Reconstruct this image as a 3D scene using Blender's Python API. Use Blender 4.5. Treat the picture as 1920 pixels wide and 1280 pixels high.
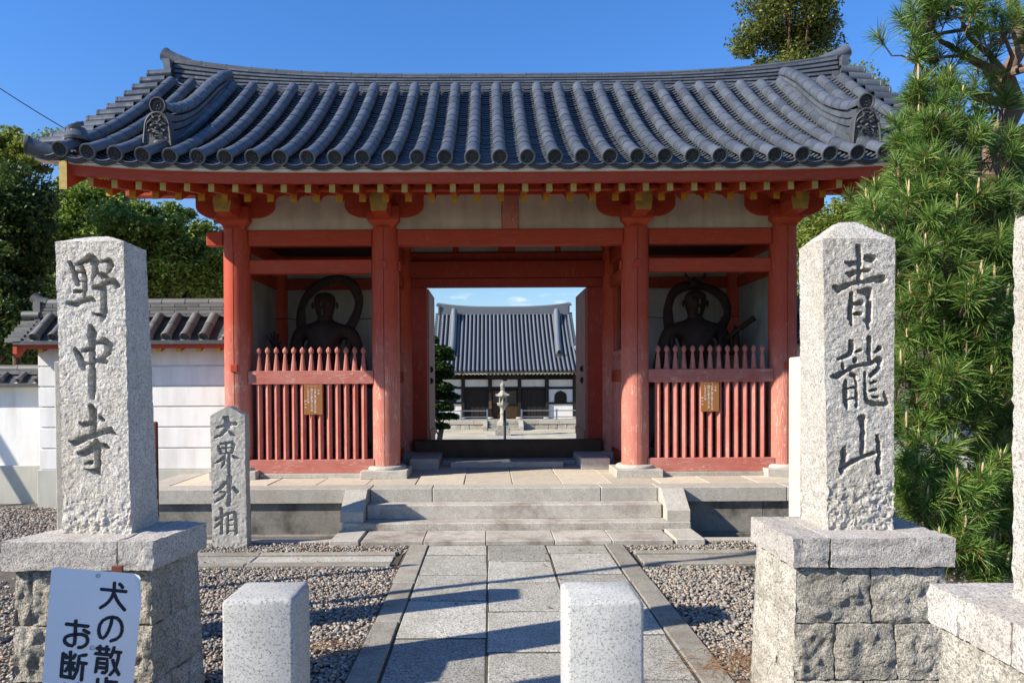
import bpy, math, random
import numpy as np
from mathutils import Vector, Matrix
R = math.radians
PI = math.pi
for o in list(bpy.data.objects):
    bpy.data.objects.remove(o)
C = bpy.context.scene.collection
SC = bpy.context.scene

# ------------------------------------------------------------------ camera, light
F = 1400.0                       # focal length in pixels of a 1920 px wide frame
EYE = Vector((0, 0, 1.584))
PITCH, ROLL = R(-1.0), R(0.30)
PX, PY = 917.0, 734.4            # where the lens axis meets the 1920x1280 frame
Y_AX = Vector((0, math.cos(PITCH), math.sin(PITCH)))
UP0 = Vector((0, -math.sin(PITCH), math.cos(PITCH)))
RT0 = Vector((1, 0, 0))
RT = RT0 * math.cos(ROLL) - UP0 * math.sin(ROLL)
UP = RT0 * math.sin(ROLL) + UP0 * math.cos(ROLL)
cam = bpy.data.cameras.new('camera')
cam.sensor_width = 36.0
cam.lens = 36.0 * F / 1920.0
cam.shift_x = (960 - PX) / 1920.0
cam.shift_y = (PY - 640) / 1920.0
cam.clip_start = 0.05
cam.clip_end = 2000
co = bpy.data.objects.new('camera', cam)
C.objects.link(co)
M = Matrix((RT, UP, -Y_AX)).transposed().to_4x4()
M.translation = EYE
co.matrix_world = M
SC.camera = co

def at(px, py, d):
    "point at world depth Y=d seen at that place of the photograph (used to take measurements)"
    v = Y_AX * F + RT * (px - PX) + UP * (PY - py)
    return EYE + v * (d / v.y)

SUN_EL, SUN_A = R(32), R(21.5)       # height of the sun; its angle in front of the facade, from the left
to_sun = Vector((-math.cos(SUN_A) * math.cos(SUN_EL), -math.sin(SUN_A) * math.cos(SUN_EL), math.sin(SUN_EL)))
sl = bpy.data.lights.new('sun', 'SUN')
sl.energy = 5.0
sl.angle = R(0.53)
sl.color = (1.0, 0.91, 0.77)
so = bpy.data.objects.new('sun', sl)
so.rotation_euler = to_sun.to_track_quat('Z', 'Y').to_euler()
so.location = (-20, -10, 20)
C.objects.link(so)

W = bpy.data.worlds.new('World')
SC.world = W
W.use_nodes = True
wn, wl = W.node_tree.nodes, W.node_tree.links
wn.clear()
sky = wn.new('ShaderNodeTexSky')
sky.sky_type = 'NISHITA'
sky.sun_disc = False
sky.sun_elevation = SUN_EL
sky.sun_rotation = math.atan2(to_sun.x, to_sun.y)
sky.altitude = 50
sky.air_density = 1.0
sky.dust_density = 0.1
sky.ozone_density = 4.5
# a wisp of cloud low over the hall
tc = wn.new('ShaderNodeTexCoord')
def wmath(op, a, b=None):
    n = wn.new('ShaderNodeMath'); n.operation = op
    for i, v in enumerate((a, b)):
        if v is None: continue
        if isinstance(v, (int, float)): n.inputs[i].default_value = v
        else: wl.new(v, n.inputs[i])
    return n.outputs[0]
sep = wn.new('ShaderNodeSeparateXYZ'); wl.new(tc.outputs['Generated'], sep.inputs[0])
mp = wn.new('ShaderNodeMapping'); mp.inputs['Scale'].default_value = (14, 14, 60)
wl.new(tc.outputs['Generated'], mp.inputs[0])
nz = wn.new('ShaderNodeTexNoise'); nz.inputs['Scale'].default_value = 1.6; nz.inputs['Detail'].default_value = 6
wl.new(mp.outputs[0], nz.inputs['Vector'])
band = wmath('SUBTRACT', 1.0, wmath('MULTIPLY', wmath('ABSOLUTE', wmath('SUBTRACT', sep.outputs['Z'], 0.104)), 90))
band = wmath('MAXIMUM', band, 0.0)
clo = wmath('MULTIPLY', wmath('MULTIPLY', wmath('MAXIMUM', wmath('SUBTRACT', nz.outputs['Fac'], 0.52), 0.0), 5.0), band)
mixc = wn.new('ShaderNodeMix'); mixc.data_type = 'RGBA'
wl.new(clo, mixc.inputs[0]); mixc.inputs[7].default_value = (7.5, 7.8, 8.2, 1)
# deeper blue away from the horizon, as the camera recorded it
mr = wn.new('ShaderNodeMapRange'); mr.inputs[1].default_value = 0.08; mr.inputs[2].default_value = 0.42; mr.interpolation_type = 'SMOOTHSTEP'
wl.new(sep.outputs['Z'], mr.inputs[0])
tint = wn.new('ShaderNodeMix'); tint.data_type = 'RGBA'
wl.new(mr.outputs[0], tint.inputs[0]); tint.inputs[6].default_value = (0.93, 0.97, 1.0, 1); tint.inputs[7].default_value = (0.60, 1.02, 1.45, 1)
mult = wn.new('ShaderNodeMix'); mult.data_type = 'RGBA'; mult.blend_type = 'MULTIPLY'; mult.inputs[0].default_value = 1.0
wl.new(sky.outputs[0], mult.inputs[6]); wl.new(tint.outputs[2], mult.inputs[7])
wl.new(mult.outputs[2], mixc.inputs[6])
bg = wn.new('ShaderNodeBackground'); bg.inputs[1].default_value = 0.09
wo = wn.new('ShaderNodeOutputWorld')
wl.new(mixc.outputs[2], bg.inputs[0]); wl.new(bg.outputs[0], wo.inputs[0])
SC.view_settings.view_transform = 'Standard'
SC.view_settings.look = 'None'
SC.view_settings.gamma = 1
SC.view_settings.use_curve_mapping = False
SC.view_settings.exposure = 0.80
SC.cycles.max_bounces = 7
SC.cycles.diffuse_bounces = 4
SC.cycles.transparent_max_bounces = 6
SC.cycles.use_denoising = True

# ------------------------------------------------------------------ helpers
def put(o, label=None, cat=None, group=None, kind=None):
    if label: o['label'] = label
    if cat: o['category'] = cat
    if group: o['group'] = group
    if kind: o['kind'] = kind
    return o

def wloc(o):
    v = Vector((0, 0, 0))
    while o is not None:
        v += o.location
        o = o.parent
    return v

def empty(name, loc, label=None, cat=None, group=None):
    o = bpy.data.objects.new(name, None)
    o.empty_display_size = 0.3
    o.location = loc
    C.objects.link(o)
    return put(o, label, cat, group)

def place(name, me, mw, parent=None):
    "link mesh data me with world matrix mw under a parent that is only translated"
    o = bpy.data.objects.new(name, me)
    C.objects.link(o)
    if parent is not None:
        o.parent = parent
        mw = Matrix.Translation(-wloc(parent)) @ mw
    o.matrix_basis = mw
    return o

class MB:
    def __init__(s):
        s.v, s.f = [], []
    def add(s, vs, fs):
        n = len(s.v)
        s.v.extend([tuple(v) for v in vs])
        s.f.extend([tuple(i + n for i in f) for f in fs])
        return s
    def hexa(s, c):
        "8 corners: bottom ring 0-3, top ring 4-7 (counter-clockwise from above)"
        return s.add(c, [(3, 2, 1, 0), (4, 5, 6, 7), (0, 1, 5, 4), (1, 2, 6, 5), (2, 3, 7, 6), (3, 0, 4, 7)])
    def box(s, x0, x1, y0, y1, z0, z1):
        return s.hexa([(x0, y0, z0), (x1, y0, z0), (x1, y1, z0), (x0, y1, z0), (x0, y0, z1), (x1, y0, z1), (x1, y1, z1), (x0, y1, z1)])
    def bev(s, x0, x1, y0, y1, z0, z1, b=0.008):
        "box with chamfered upper and vertical edges"
        def ring(i, z): return [(x0 + i, y0 + b, z), (x0 + b, y0 + i, z), (x1 - b, y0 + i, z), (x1 - i, y0 + b, z), (x1 - i, y1 - b, z), (x1 - b, y1 - i, z), (x0 + b, y1 - i, z), (x0 + i, y1 - b, z)]
        r = [ring(0, z0), ring(0, z1 - b), [(min(max(x, x0 + b), x1 - b), min(max(y, y0 + b), y1 - b), z1) for x, y, z in ring(0, z1)]]
        vs = r[0] + r[1] + r[2]
        fs = []
        for k in (0, 8):
            for i in range(8):
                j = (i + 1) % 8
                fs.append((k + i, k + j, k + 8 + j, k + 8 + i))
        fs.append(tuple(16 + i for i in range(8)))
        fs.append(tuple(reversed(range(8))))
        return s.add(vs, fs)
    def tube(s, pts, rads, n=8, cap=True):
        pts = [Vector(p) for p in pts]
        if isinstance(rads, (int, float)): rads = [rads] * len(pts)
        vs = []
        prev = None
        for i, p in enumerate(pts):
            t = (pts[min(i + 1, len(pts) - 1)] - pts[max(i - 1, 0)])
            if t.length < 1e-9: t = Vector((0, 0, 1))
            t.normalize()
            if prev is None:
                u = t.cross(Vector((0, 0, 1)) if abs(t.z) < 0.9 else Vector((1, 0, 0))).normalized()
            else:
                u = (prev - t * prev.dot(t))
                u = u.normalized() if u.length > 1e-6 else t.orthogonal().normalized()
            prev = u
            w = t.cross(u)
            for k in range(n):
                a = 2 * PI * k / n
                vs.append(p + (u * math.cos(a) + w * math.sin(a)) * rads[i])
        fs = []
        for i in range(len(pts) - 1):
            for k in range(n):
                j = (k + 1) % n
                fs.append((i * n + k, (i + 1) * n + k, (i + 1) * n + j, i * n + j))
        if cap:
            fs.append(tuple(range(n)))
            m = (len(pts) - 1) * n
            fs.append(tuple(m + k for k in reversed(range(n))))
        return s.add(vs, fs)
    def lathe(s, cx, cy, prof, n=16, rot=0.0, sx=1.0, sy=1.0):
        vs = []
        for r, z in prof:
            for k in range(n):
                a = rot + 2 * PI * k / n
                vs.append((cx + r * math.cos(a) * sx, cy + r * math.sin(a) * sy, z))
        fs = []
        for i in range(len(prof) - 1):
            for k in range(n):
                j = (k + 1) % n
                fs.append((i * n + k, i * n + j, (i + 1) * n + j, (i + 1) * n + k))
        fs.append(tuple(reversed(range(n))))
        m = (len(prof) - 1) * n
        fs.append(tuple(m + k for k in range(n)))
        return s.add(vs, fs)
    def ext(s, poly, ax, a0, a1):
        "extrude a 2-D polygon along axis ax: 'x' polygon is (y,z), 'y' polygon is (x,z), 'z' polygon is (x,y)"
        n = len(poly)
        def mk(p, a):
            if ax == 'x': return (a, p[0], p[1])
            if ax == 'y': return (p[0], a, p[1])
            return (p[0], p[1], a)
        vs = [mk(p, a0) for p in poly] + [mk(p, a1) for p in poly]
        fs = [(i, (i + 1) % n, n + (i + 1) % n, n + i) for i in range(n)]
        fs += [tuple(reversed(range(n))), tuple(range(n, 2 * n))]
        return s.add(vs, fs)
    def mesh(s, name, mat, smooth=False, off=None, angle=None):
        me = bpy.data.meshes.new(name)
        v = s.v if off is None else [(a - off[0], b - off[1], c - off[2]) for a, b, c in s.v]
        me.from_pydata(v, [], s.f)
        me.materials.append(mat)
        import bmesh as bmm
        b = bmm.new(); b.from_mesh(me); bmm.ops.recalc_face_normals(b, faces=b.faces); b.to_mesh(me); b.free()
        if smooth:
            me.polygons.foreach_set('use_smooth', [True] * len(me.polygons))
            if angle:
                try: me.set_sharp_from_angle(angle=R(angle))
                except Exception: pass
        me.update()
        return me
    def build(s, name, mat, parent=None, smooth=False, angle=40, loc=None):
        v = np.array(s.v)
        lo, hi = v.min(0), v.max(0)
        base = Vector(loc) if loc is not None else Vector(((lo[0] + hi[0]) / 2, (lo[1] + hi[1]) / 2, lo[2]))
        me = s.mesh(name, mat, smooth, base, angle)
        return place(name, me, Matrix.Translation(base), parent)

def npmesh(name, V, Fa, mat, smooth=False):
    "V (n,3), Fa (m,k) arrays with k corners per face"
    me = bpy.data.meshes.new(name)
    V = np.asarray(V, dtype=np.float32); Fa = np.asarray(Fa, dtype=np.int32)
    m, k = Fa.shape
    me.vertices.add(len(V)); me.vertices.foreach_set('co', V.ravel())
    me.loops.add(m * k); me.loops.foreach_set('vertex_index', Fa.ravel())
    me.polygons.add(m)
    me.polygons.foreach_set('loop_start', np.arange(0, m * k, k, dtype=np.int32))
    me.polygons.foreach_set('loop_total', np.full(m, k, dtype=np.int32))
    if smooth: me.polygons.foreach_set('use_smooth', np.ones(m, dtype=bool))
    me.materials.append(mat)
    me.update(calc_edges=True)
    return me

# value noise
def _hash(ix, iy, iz, seed):
    h = (ix * 374761393 + iy * 668265263 + iz * 2147483647 + seed * 1274126177) & 0xFFFFFFFF
    h = ((h ^ (h >> 13)) * 1274126177) & 0xFFFFFFFF
    h = ((h ^ (h >> 16)) * 2246822519) & 0xFFFFFFFF
    return ((h ^ (h >> 15)) & 0xFFFFFF) / float(0xFFFFFF)
def vnoise(P, freq=1.0, seed=0):
    P = np.asarray(P, dtype=np.float64) * freq + 1000.0
    I = np.floor(P).astype(np.int64); f = P - I
    f = f * f * (3 - 2 * f)
    out = 0
    for dx in (0, 1):
        wx = f[:, 0] if dx else 1 - f[:, 0]
        for dy in (0, 1):
            wy = f[:, 1] if dy else 1 - f[:, 1]
            for dz in (0, 1):
                wz = f[:, 2] if dz else 1 - f[:, 2]
                out = out + wx * wy * wz * _hash(I[:, 0] + dx, I[:, 1] + dy, I[:, 2] + dz, seed)
    return out * 2 - 1
def fbm(P, freq, seed=0, octv=3, gain=0.5):
    s = 0; a = 1
    for k in range(octv):
        s = s + a * vnoise(P, freq * 2 ** k, seed + 17 * k); a *= gain
    return s
def nvec(P, freq, seed=0, octv=3, gain=0.5):
    return np.stack([fbm(P, freq, seed + 101 * k, octv, gain) for k in range(3)], 1)

# ------------------------------------------------------------------ materials
class Mat:
    def __init__(s, name, rough=0.8, spec=0.5):
        s.m = bpy.data.materials.new(name); s.m.use_nodes = True
        s.n, s.l = s.m.node_tree.nodes, s.m.node_tree.links
        s.b = s.n['Principled BSDF']
        s.b.inputs['Roughness'].default_value = rough
        s.b.inputs['Specular IOR Level'].default_value = spec
        s.tc = s.n.new('ShaderNodeTexCoord')
        s.oi = None
    def coord(s, scale=(1, 1, 1), rand=False, kind='Object'):
        mp = s.n.new('ShaderNodeMapping'); mp.inputs['Scale'].default_value = scale
        src = s.tc.outputs[kind]
        if rand:
            if s.oi is None: s.oi = s.n.new('ShaderNodeObjectInfo')
            va = s.n.new('ShaderNodeVectorMath'); va.operation = 'MULTIPLY_ADD'
            cb = s.n.new('ShaderNodeCombineXYZ')
            s.l.new(s.oi.outputs['Random'], cb.inputs[0]); s.l.new(s.oi.outputs['Random'], cb.inputs[1]); s.l.new(s.oi.outputs['Random'], cb.inputs[2])
            s.l.new(cb.outputs[0], va.inputs[0]); va.inputs[1].default_value = (37, 53, 71); s.l.new(src, va.inputs[2])
            src = va.outputs[0]
        s.l.new(src, mp.inputs[0])
        return mp.outputs[0]
    def noise(s, vec, scale, detail=4, rough=0.55, dist=0.0):
        n = s.n.new('ShaderNodeTexNoise')
        n.inputs['Scale'].default_value = scale; n.inputs['Detail'].default_value = detail
        n.inputs['Roughness'].default_value = rough; n.inputs['Distortion'].default_value = dist
        s.l.new(vec, n.inputs['Vector'])
        return n.outputs['Fac']
    def voro(s, vec, scale, out='Color'):
        n = s.n.new('ShaderNodeTexVoronoi'); n.inputs['Scale'].default_value = scale
        s.l.new(vec, n.inputs['Vector'])
        return n.outputs[out]
    def ramp(s, fac, stops, interp='LINEAR'):
        n = s.n.new('ShaderNodeValToRGB'); e = n.color_ramp.elements
        n.color_ramp.interpolation = interp
        while len(e) < len(stops): e.new(0.5)
        for i, (p, c) in enumerate(stops):
            e[i].position = p
            e[i].color = (c, c, c, 1) if isinstance(c, (int, float)) else (c[0], c[1], c[2], 1)
        s.l.new(fac, n.inputs[0])
        return n.outputs[0]
    def mix(s, fac, a, b, mode='MIX'):
        n = s.n.new('ShaderNodeMix'); n.data_type = 'RGBA'; n.blend_type = mode
        for i, v in ((0, fac), (6, a), (7, b)):
            if isinstance(v, (int, float)): n.inputs[i].default_value = v if i == 0 else (v, v, v, 1)
            elif isinstance(v, tuple): n.inputs[i].default_value = (v[0], v[1], v[2], 1)
            else: s.l.new(v, n.inputs[i])
        return n.outputs[2]
    def math(s, op, a, b=0.0):
        n = s.n.new('ShaderNodeMath'); n.operation = op
        for i, v in enumerate((a, b)):
            if isinstance(v, (int, float)): n.inputs[i].default_value = v
            else: s.l.new(v, n.inputs[i])
        return n.outputs[0]
    def color(s, c):
        if isinstance(c, tuple): s.b.inputs['Base Color'].default_value = (c[0], c[1], c[2], 1)
        else: s.l.new(c, s.b.inputs['Base Color'])
    def bump(s, h, strength=0.4, dist=0.01, prev=None):
        n = s.n.new('ShaderNodeBump'); n.inputs['Strength'].default_value = strength; n.inputs['Distance'].default_value = dist
        s.l.new(h, n.inputs['Height'])
        s.l.new(n.outputs[0], s.b.inputs['Normal'])
        return n
    def rnd(s):
        if s.oi is None: s.oi = s.n.new('ShaderNodeObjectInfo')
        return s.oi.outputs['Random']
    def island(s):
        g = s.n.new('ShaderNodeNewGeometry'); return g.outputs['Random Per Island']

def granite(name, light, dark, stain=(0.16, 0.13, 0.09), sc=1.0, stain_amt=0.5, contrast=1.0, bump=0.5, rough=0.85, bd=0.004, rvar=0.12, thr=0.52):
    m = Mat(name, rough, 0.3)
    v = m.coord(rand=True)
    sp = m.noise(v, 210 * sc, 2, 0.7)
    sp2 = m.noise(v, 95 * sc, 3, 0.6)
    c = m.mix(m.ramp(sp, [(thr - 0.14, 0.0), (thr, 1.0)]), dark, light)
    c = m.mix(m.math('MULTIPLY', m.ramp(sp2, [(0.36, 1.0), (0.47, 0.0)]), 0.7), c, tuple(x * 0.55 for x in dark))
    big = m.noise(v, 3.2, 6, 0.65)
    c = m.mix(m.math('MULTIPLY', m.ramp(big, [(0.45, 0.0), (0.7, 1.0)]), stain_amt), c, stain, 'MIX')
    md = m.noise(v, 14, 4, 0.6)
    c = m.mix(0.5, c, m.ramp(md, [(0.3, 0.72), (0.7, 1.12)]), 'MULTIPLY')
    c = m.mix(1.0, c, m.ramp(m.rnd(), [(0, 1 - rvar), (1, 1 + rvar)]), 'MULTIPLY')
    m.color(c)
    h = m.math('ADD', m.noise(v, 120 * sc, 4, 0.7), m.math('MULTIPLY', m.noise(v, 35 * sc, 3), 0.8))
    m.bump(h, bump, bd)
    return m.m

def paint(name, axis, base=(0.42, 0.050, 0.016), faded=(0.54, 0.165, 0.10), wear=(0.60, 0.47, 0.35), fade=0.5, wearamt=0.5, rough=0.62, lowfade=None):
    m = Mat(name, rough, 0.25)
    sc = {'z': (9, 9, 0.9), 'x': (0.9, 9, 9), 'y': (9, 0.9, 9)}[axis]
    v = m.coord(sc, rand=True)
    v1 = m.coord(rand=True)
    big = m.noise(v1, 2.3, 5, 0.6)
    ff = m.math('MULTIPLY', m.ramp(big, [(0.3, 0.25), (0.7, 1.0)]), fade)
    if lowfade is not None:          # rain-washed paint is paler near the foot
        sx = m.n.new('ShaderNodeSeparateXYZ'); m.l.new(m.tc.outputs['Object'], sx.inputs[0])
        hz_ = m.math('ADD', sx.outputs['Z'], m.math('MULTIPLY', big, 0.9))
        low = m.ramp(m.math('MULTIPLY', hz_, 1 / 3.6), [(lowfade[0] / 3.6, 1.0), (lowfade[1] / 3.6, 0.12)])
        ff = m.math('MULTIPLY', m.math('MAXIMUM', ff, 0.75), low)
    c = m.mix(ff, base, faded)
    g = m.noise(v, 3.0, 5, 0.65, 1.6)
    c = m.mix(0.55, c, m.ramp(g, [(0.3, 0.72), (0.7, 1.15)]), 'MULTIPLY')
    sc2 = tuple(k * 1.0 for k in sc)
    w = m.math('FRACT', m.math('MULTIPLY', m.noise(m.coord(sc2, rand=True), 0.9, 3, 0.5, 0.6), 17.0))
    spots = m.noise(v1, 5.5, 5, 0.7)
    fine = m.noise(v, 14, 3, 0.7)
    mask = m.math('MULTIPLY', m.ramp(w, [(0.30, 0.0), (0.50, 1.0), (0.62, 0.0)]), m.ramp(m.math('ADD', spots, m.math('MULTIPLY', fine, 0.25)), [(0.60, 0.0), (0.70, 1.0)]))
    if lowfade is not None: mask = m.math('MULTIPLY', mask, low)
    c = m.mix(m.math('MULTIPLY', mask, wearamt), c, wear)
    m.color(c)
    m.bump(m.math('ADD', m.noise(v, 9, 5, 0.7), m.math('MULTIPLY', mask, -0.6)), 0.35, 0.006)
    return m.m

def plain(name, col, rough=0.7, var=0.12, nscale=4, bump=0.15, spec=0.3, metal=0.0, rvar=0.0):
    m = Mat(name, rough, spec)
    m.b.inputs['Metallic'].default_value = metal
    v = m.coord(rand=True)
    c = m.mix(1.0, col, m.ramp(m.noise(v, nscale, 5, 0.6), [(0.25, 1 - var), (0.75, 1 + var)]), 'MULTIPLY')
    if rvar: c = m.mix(1.0, c, m.ramp(m.rnd(), [(0, 1 - rvar), (1, 1 + rvar)]), 'MULTIPLY')
    m.color(c)
    m.bump(m.noise(v, nscale * 14, 4, 0.6), bump, 0.004)
    return m.m

def tilemat(name, col=(0.076, 0.087, 0.105), rough=0.32, rvar=0.22, island=False, brown=0.25):
    m = Mat(name, rough, 0.55)
    v = m.coord(rand=True)
    rn = m.island() if island else m.rnd()
    c = m.mix(1.0, col, m.ramp(rn, [(0, 1 - rvar), (0.5, 1.0), (1, 1 + rvar)]), 'MULTIPLY')
    st = m.noise(v, 9, 5, 0.65)
    c = m.mix(m.math('MULTIPLY', m.ramp(st, [(0.52, 0.0), (0.72, 1.0)]), 0.3), c, (0.19, 0.205, 0.225))
    st2 = m.noise(m.coord((3, 3, 3), rand=True), 2.2, 5, 0.7)
    c = m.mix(m.math('MULTIPLY', m.ramp(st2, [(0.55, 0.0), (0.75, 1.0)]), brown), c, (0.10, 0.09, 0.075))
    m.color(c)
    rr = m.ramp(st, [(0.3, rough - 0.06), (0.7, rough + 0.16)])
    m.l.new(rr, m.b.inputs['Roughness'])
    m.bump(m.noise(v, 70, 4, 0.6), 0.2, 0.003)
    return m.m

def leafmat(name, c0, c1, c2, trans=0.35, rough=0.5, dead=False):
    m = Mat(name, rough, 0.35)
    c = m.ramp(m.island(), [(0.0, c0), (0.5, c1), (0.95, c2)] + ([(0.965, (0.26, 0.13, 0.045)), (1.0, (0.20, 0.10, 0.04))] if dead else [(1.0, c2)]))
    v = m.coord()
    c = m.mix(0.8, c, m.ramp(m.noise(v, 0.9, 4, 0.6), [(0.3, 0.65), (0.7, 1.35)]), 'MULTIPLY')
    m.color(c)
    tr = m.n.new('ShaderNodeBsdfTranslucent'); m.l.new(c, tr.inputs['Color'])
    mx = m.n.new('ShaderNodeMixShader'); mx.inputs[0].default_value = trans
    out = m.n['Material Output']
    m.l.new(m.b.outputs[0], mx.inputs[1]); m.l.new(tr.outputs[0], mx.inputs[2]); m.l.new(mx.outputs[0], out.inputs['Surface'])
    return m.m

def plaster(name, col, stain, amt=0.5, rough=0.9):
    m = Mat(name, rough, 0.15)
    v = m.coord(rand=True)
    a = m.noise(v, 1.6, 6, 0.65)
    c = m.mix(m.math('MULTIPLY', m.ramp(a, [(0.42, 0.0), (0.72, 1.0)]), amt), col, stain)
    b2 = m.noise(m.coord((1, 1, 0.15), rand=True), 6, 5, 0.6)
    c = m.mix(min(1.0, 0.9 * amt), c, m.ramp(b2, [(0.33, 0.74), (0.55, 1.0), (0.7, 1.04)]), 'MULTIPLY')
    m.color(c)
    m.bump(m.noise(v, 60, 4, 0.6), 0.15, 0.003)
    return m.m

GR = granite('rough_granite', (0.67, 0.645, 0.59), (0.35, 0.335, 0.31), (0.44, 0.36, 0.25), 0.8, 0.4, 1, 1.0, bd=0.009)
GR_CAP = granite('cap_granite', (0.54, 0.515, 0.465), (0.26, 0.235, 0.23), (0.34, 0.27, 0.24), 0.8, 0.4, 1, 0.7, bd=0.008)
GR_ROCK = granite('quarry_stone', (0.56, 0.53, 0.465), (0.24, 0.225, 0.195), (0.25, 0.225, 0.17), 0.6, 0.65, 1, 1.0, bd=0.014, rvar=0.18)
GR_POST = granite('sawn_granite', (0.47, 0.47, 0.45), (0.20, 0.205, 0.21), (0.42, 0.40, 0.36), 1.15, 0.3, 1, 0.15, bd=0.0015, thr=0.46)
GR_STELE = granite('stele_granite', (0.52, 0.50, 0.45), (0.30, 0.29, 0.265), (0.22, 0.21, 0.18), 1.2, 0.55, 1, 0.5, bd=0.004)
GR_STEP = granite('step_granite', (0.54, 0.51, 0.45), (0.30, 0.28, 0.245), (0.19, 0.14, 0.115), 1.1, 0.85, 1, 0.35)
GR_EDGE = granite('edge_granite', (0.50, 0.475, 0.42), (0.32, 0.30, 0.265), (0.30, 0.265, 0.20), 1.2, 0.4, 1, 0.3)
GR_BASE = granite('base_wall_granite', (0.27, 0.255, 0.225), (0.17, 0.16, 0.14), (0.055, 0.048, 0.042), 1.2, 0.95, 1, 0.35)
GR_PAVE = granite('paving_granite', (0.50, 0.485, 0.435), (0.15, 0.145, 0.13), (0.24, 0.225, 0.175), 0.55, 0.55, 1, 0.7, bd=0.006, rvar=0.24)
GR_KERB = granite('kerb_granite', (0.36, 0.34, 0.29), (0.20, 0.19, 0.165), (0.17, 0.15, 0.11), 0.9, 0.7, 1, 0.5, rvar=0.15)
SLAB = granite('platform_slab_stone', (0.56, 0.50, 0.40), (0.50, 0.45, 0.36), (0.42, 0.37, 0.29), 1.0, 0.45, 1, 0.15)
PALE = granite('pale_smooth_stone', (0.60, 0.54, 0.43), (0.52, 0.47, 0.38), (0.62, 0.56, 0.46), 1.2, 0.3, 1, 0.15)
LANT = granite('lantern_stone', (0.42, 0.40, 0.34), (0.26, 0.25, 0.21), (0.14, 0.13, 0.11), 0.8, 0.8, 1, 0.4)
REDZ = paint('red_paint_column', 'z', faded=(0.50, 0.21, 0.165), fade=0.9, wearamt=0.95, lowfade=(1.35, 2.25))
REDX = paint('red_paint_beam', 'x', faded=(0.40, 0.09, 0.06), fade=0.3, wearamt=0.12)
REDY = paint('red_paint_rafter', 'y', fade=0.15, wearamt=0.0)
REDS = paint('red_paint_slat', 'z', base=(0.38, 0.075, 0.05), faded=(0.50, 0.20, 0.16), fade=1.0, wearamt=0.35)
REDXW = paint('red_paint_rail', 'x', base=(0.38, 0.075, 0.05), faded=(0.50, 0.20, 0.16), fade=1.0, wearamt=0.6)
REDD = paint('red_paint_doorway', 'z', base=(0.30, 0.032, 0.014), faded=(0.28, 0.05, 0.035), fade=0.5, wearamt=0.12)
DOORIN = paint('faded_door_wood', 'z', base=(0.32, 0.10, 0.07), faded=(0.42, 0.19, 0.14), wear=(0.5, 0.42, 0.36), fade=0.8, wearamt=0.4)
YEL = plain('yellow_end_paint', (0.50, 0.285, 0.025), 0.6, 0.2, 12)
YELG = plain('faded_yellow_end_paint', (0.42, 0.31, 0.085), 0.65, 0.25, 14)
PLA = plaster('aged_plaster', (0.60, 0.535, 0.42), (0.40, 0.345, 0.255), 0.75)
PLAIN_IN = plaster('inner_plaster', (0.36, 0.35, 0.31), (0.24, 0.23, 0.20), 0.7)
WHITE = plaster('white_plaster', (0.80, 0.79, 0.765), (0.66, 0.64, 0.59), 0.6)
WBASE = plaster('grey_wall_base', (0.50, 0.49, 0.43), (0.40, 0.40, 0.34), 0.6)
WBOARD = plain('whitewashed_board', (0.74, 0.70, 0.62), 0.75, 0.1, 5)
TILE = tilemat('roof_tile')
TILE_I = tilemat('roof_tile_joined', island=True)
TILE_D = tilemat('tile_disc', (0.045, 0.048, 0.05), 0.6, 0.15)
TILE_W = tilemat('wall_roof_tile', (0.12, 0.118, 0.112), 0.5, 0.3, brown=0.5)
TILE_H = tilemat('hall_roof_tile', (0.12, 0.135, 0.155), 0.45, 0.15, island=True, brown=0.1)
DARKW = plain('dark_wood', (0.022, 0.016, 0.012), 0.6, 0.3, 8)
THRESH = plain('dark_threshold_wood', (0.052, 0.030, 0.015), 0.55, 0.35, 6)
BOARDS = plain('soffit_board', (0.28, 0.04, 0.02), 0.8, 0.2, 6)
BRONZE = plain('dark_statue_wood', (0.032, 0.016, 0.009), 0.7, 0.5, 9, 0.4, 0.3)
HILITE = plain('highlight_wood', (0.10, 0.06, 0.03), 0.45, 0.4, 14, 0.3, 0.6)  # paler brown standing in for the highlight on the statues
IRON = plain('dark_iron', (0.03, 0.03, 0.032), 0.5, 0.3, 10, 0.2, 0.5, 0.6)
BLUEM = plain('dark_blue_metal', (0.03, 0.045, 0.065), 0.4, 0.1, 5)
RAILM = plain('grey_rail_metal', (0.14, 0.18, 0.22), 0.45, 0.1, 5)
RUST = plain('rusty_brown_steel', (0.13, 0.04, 0.025), 0.7, 0.4, 14)
SIGNW = plain('white_enamel', (0.80, 0.82, 0.85), 0.32, 0.03, 3, 0.02, 0.5)
NAVY = plain('navy_lettering', (0.006, 0.012, 0.028), 0.45, 0.1, 3, 0.02)
SIGNB = plain('orange_brown_board', (0.29, 0.12, 0.035), 0.5, 0.06, 3, 0.05)
LETW = plain('white_lettering', (0.8, 0.8, 0.78), 0.6, 0.03, 3, 0.0)
BARK = plain('bark', (0.11, 0.075, 0.055), 0.95, 0.5, 16, 1.0)
BARKP = plain('pine_bark', (0.20, 0.135, 0.10), 0.95, 0.5, 22, 1.0)
BARKG = plain('grey_bark', (0.12, 0.10, 0.08), 0.95, 0.4, 12, 1.0)
WIREM = plain('black_cable', (0.01, 0.01, 0.012), 0.5, 0.1, 3)
SOIL = plain('gravel_bed', (0.115, 0.10, 0.082), 1.0, 0.35, 9, 1.0)
MORT = plain('joint_mortar', (0.075, 0.07, 0.055), 1.0, 0.3, 20, 0.8)
SAND = plain('courtyard_sand', (0.42, 0.385, 0.29), 1.0, 0.28, 1.2, 0.6)
LEAF_A = leafmat('broad_leaf', (0.055, 0.11, 0.02), (0.15, 0.235, 0.038), (0.33, 0.41, 0.08), 0.42)
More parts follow.
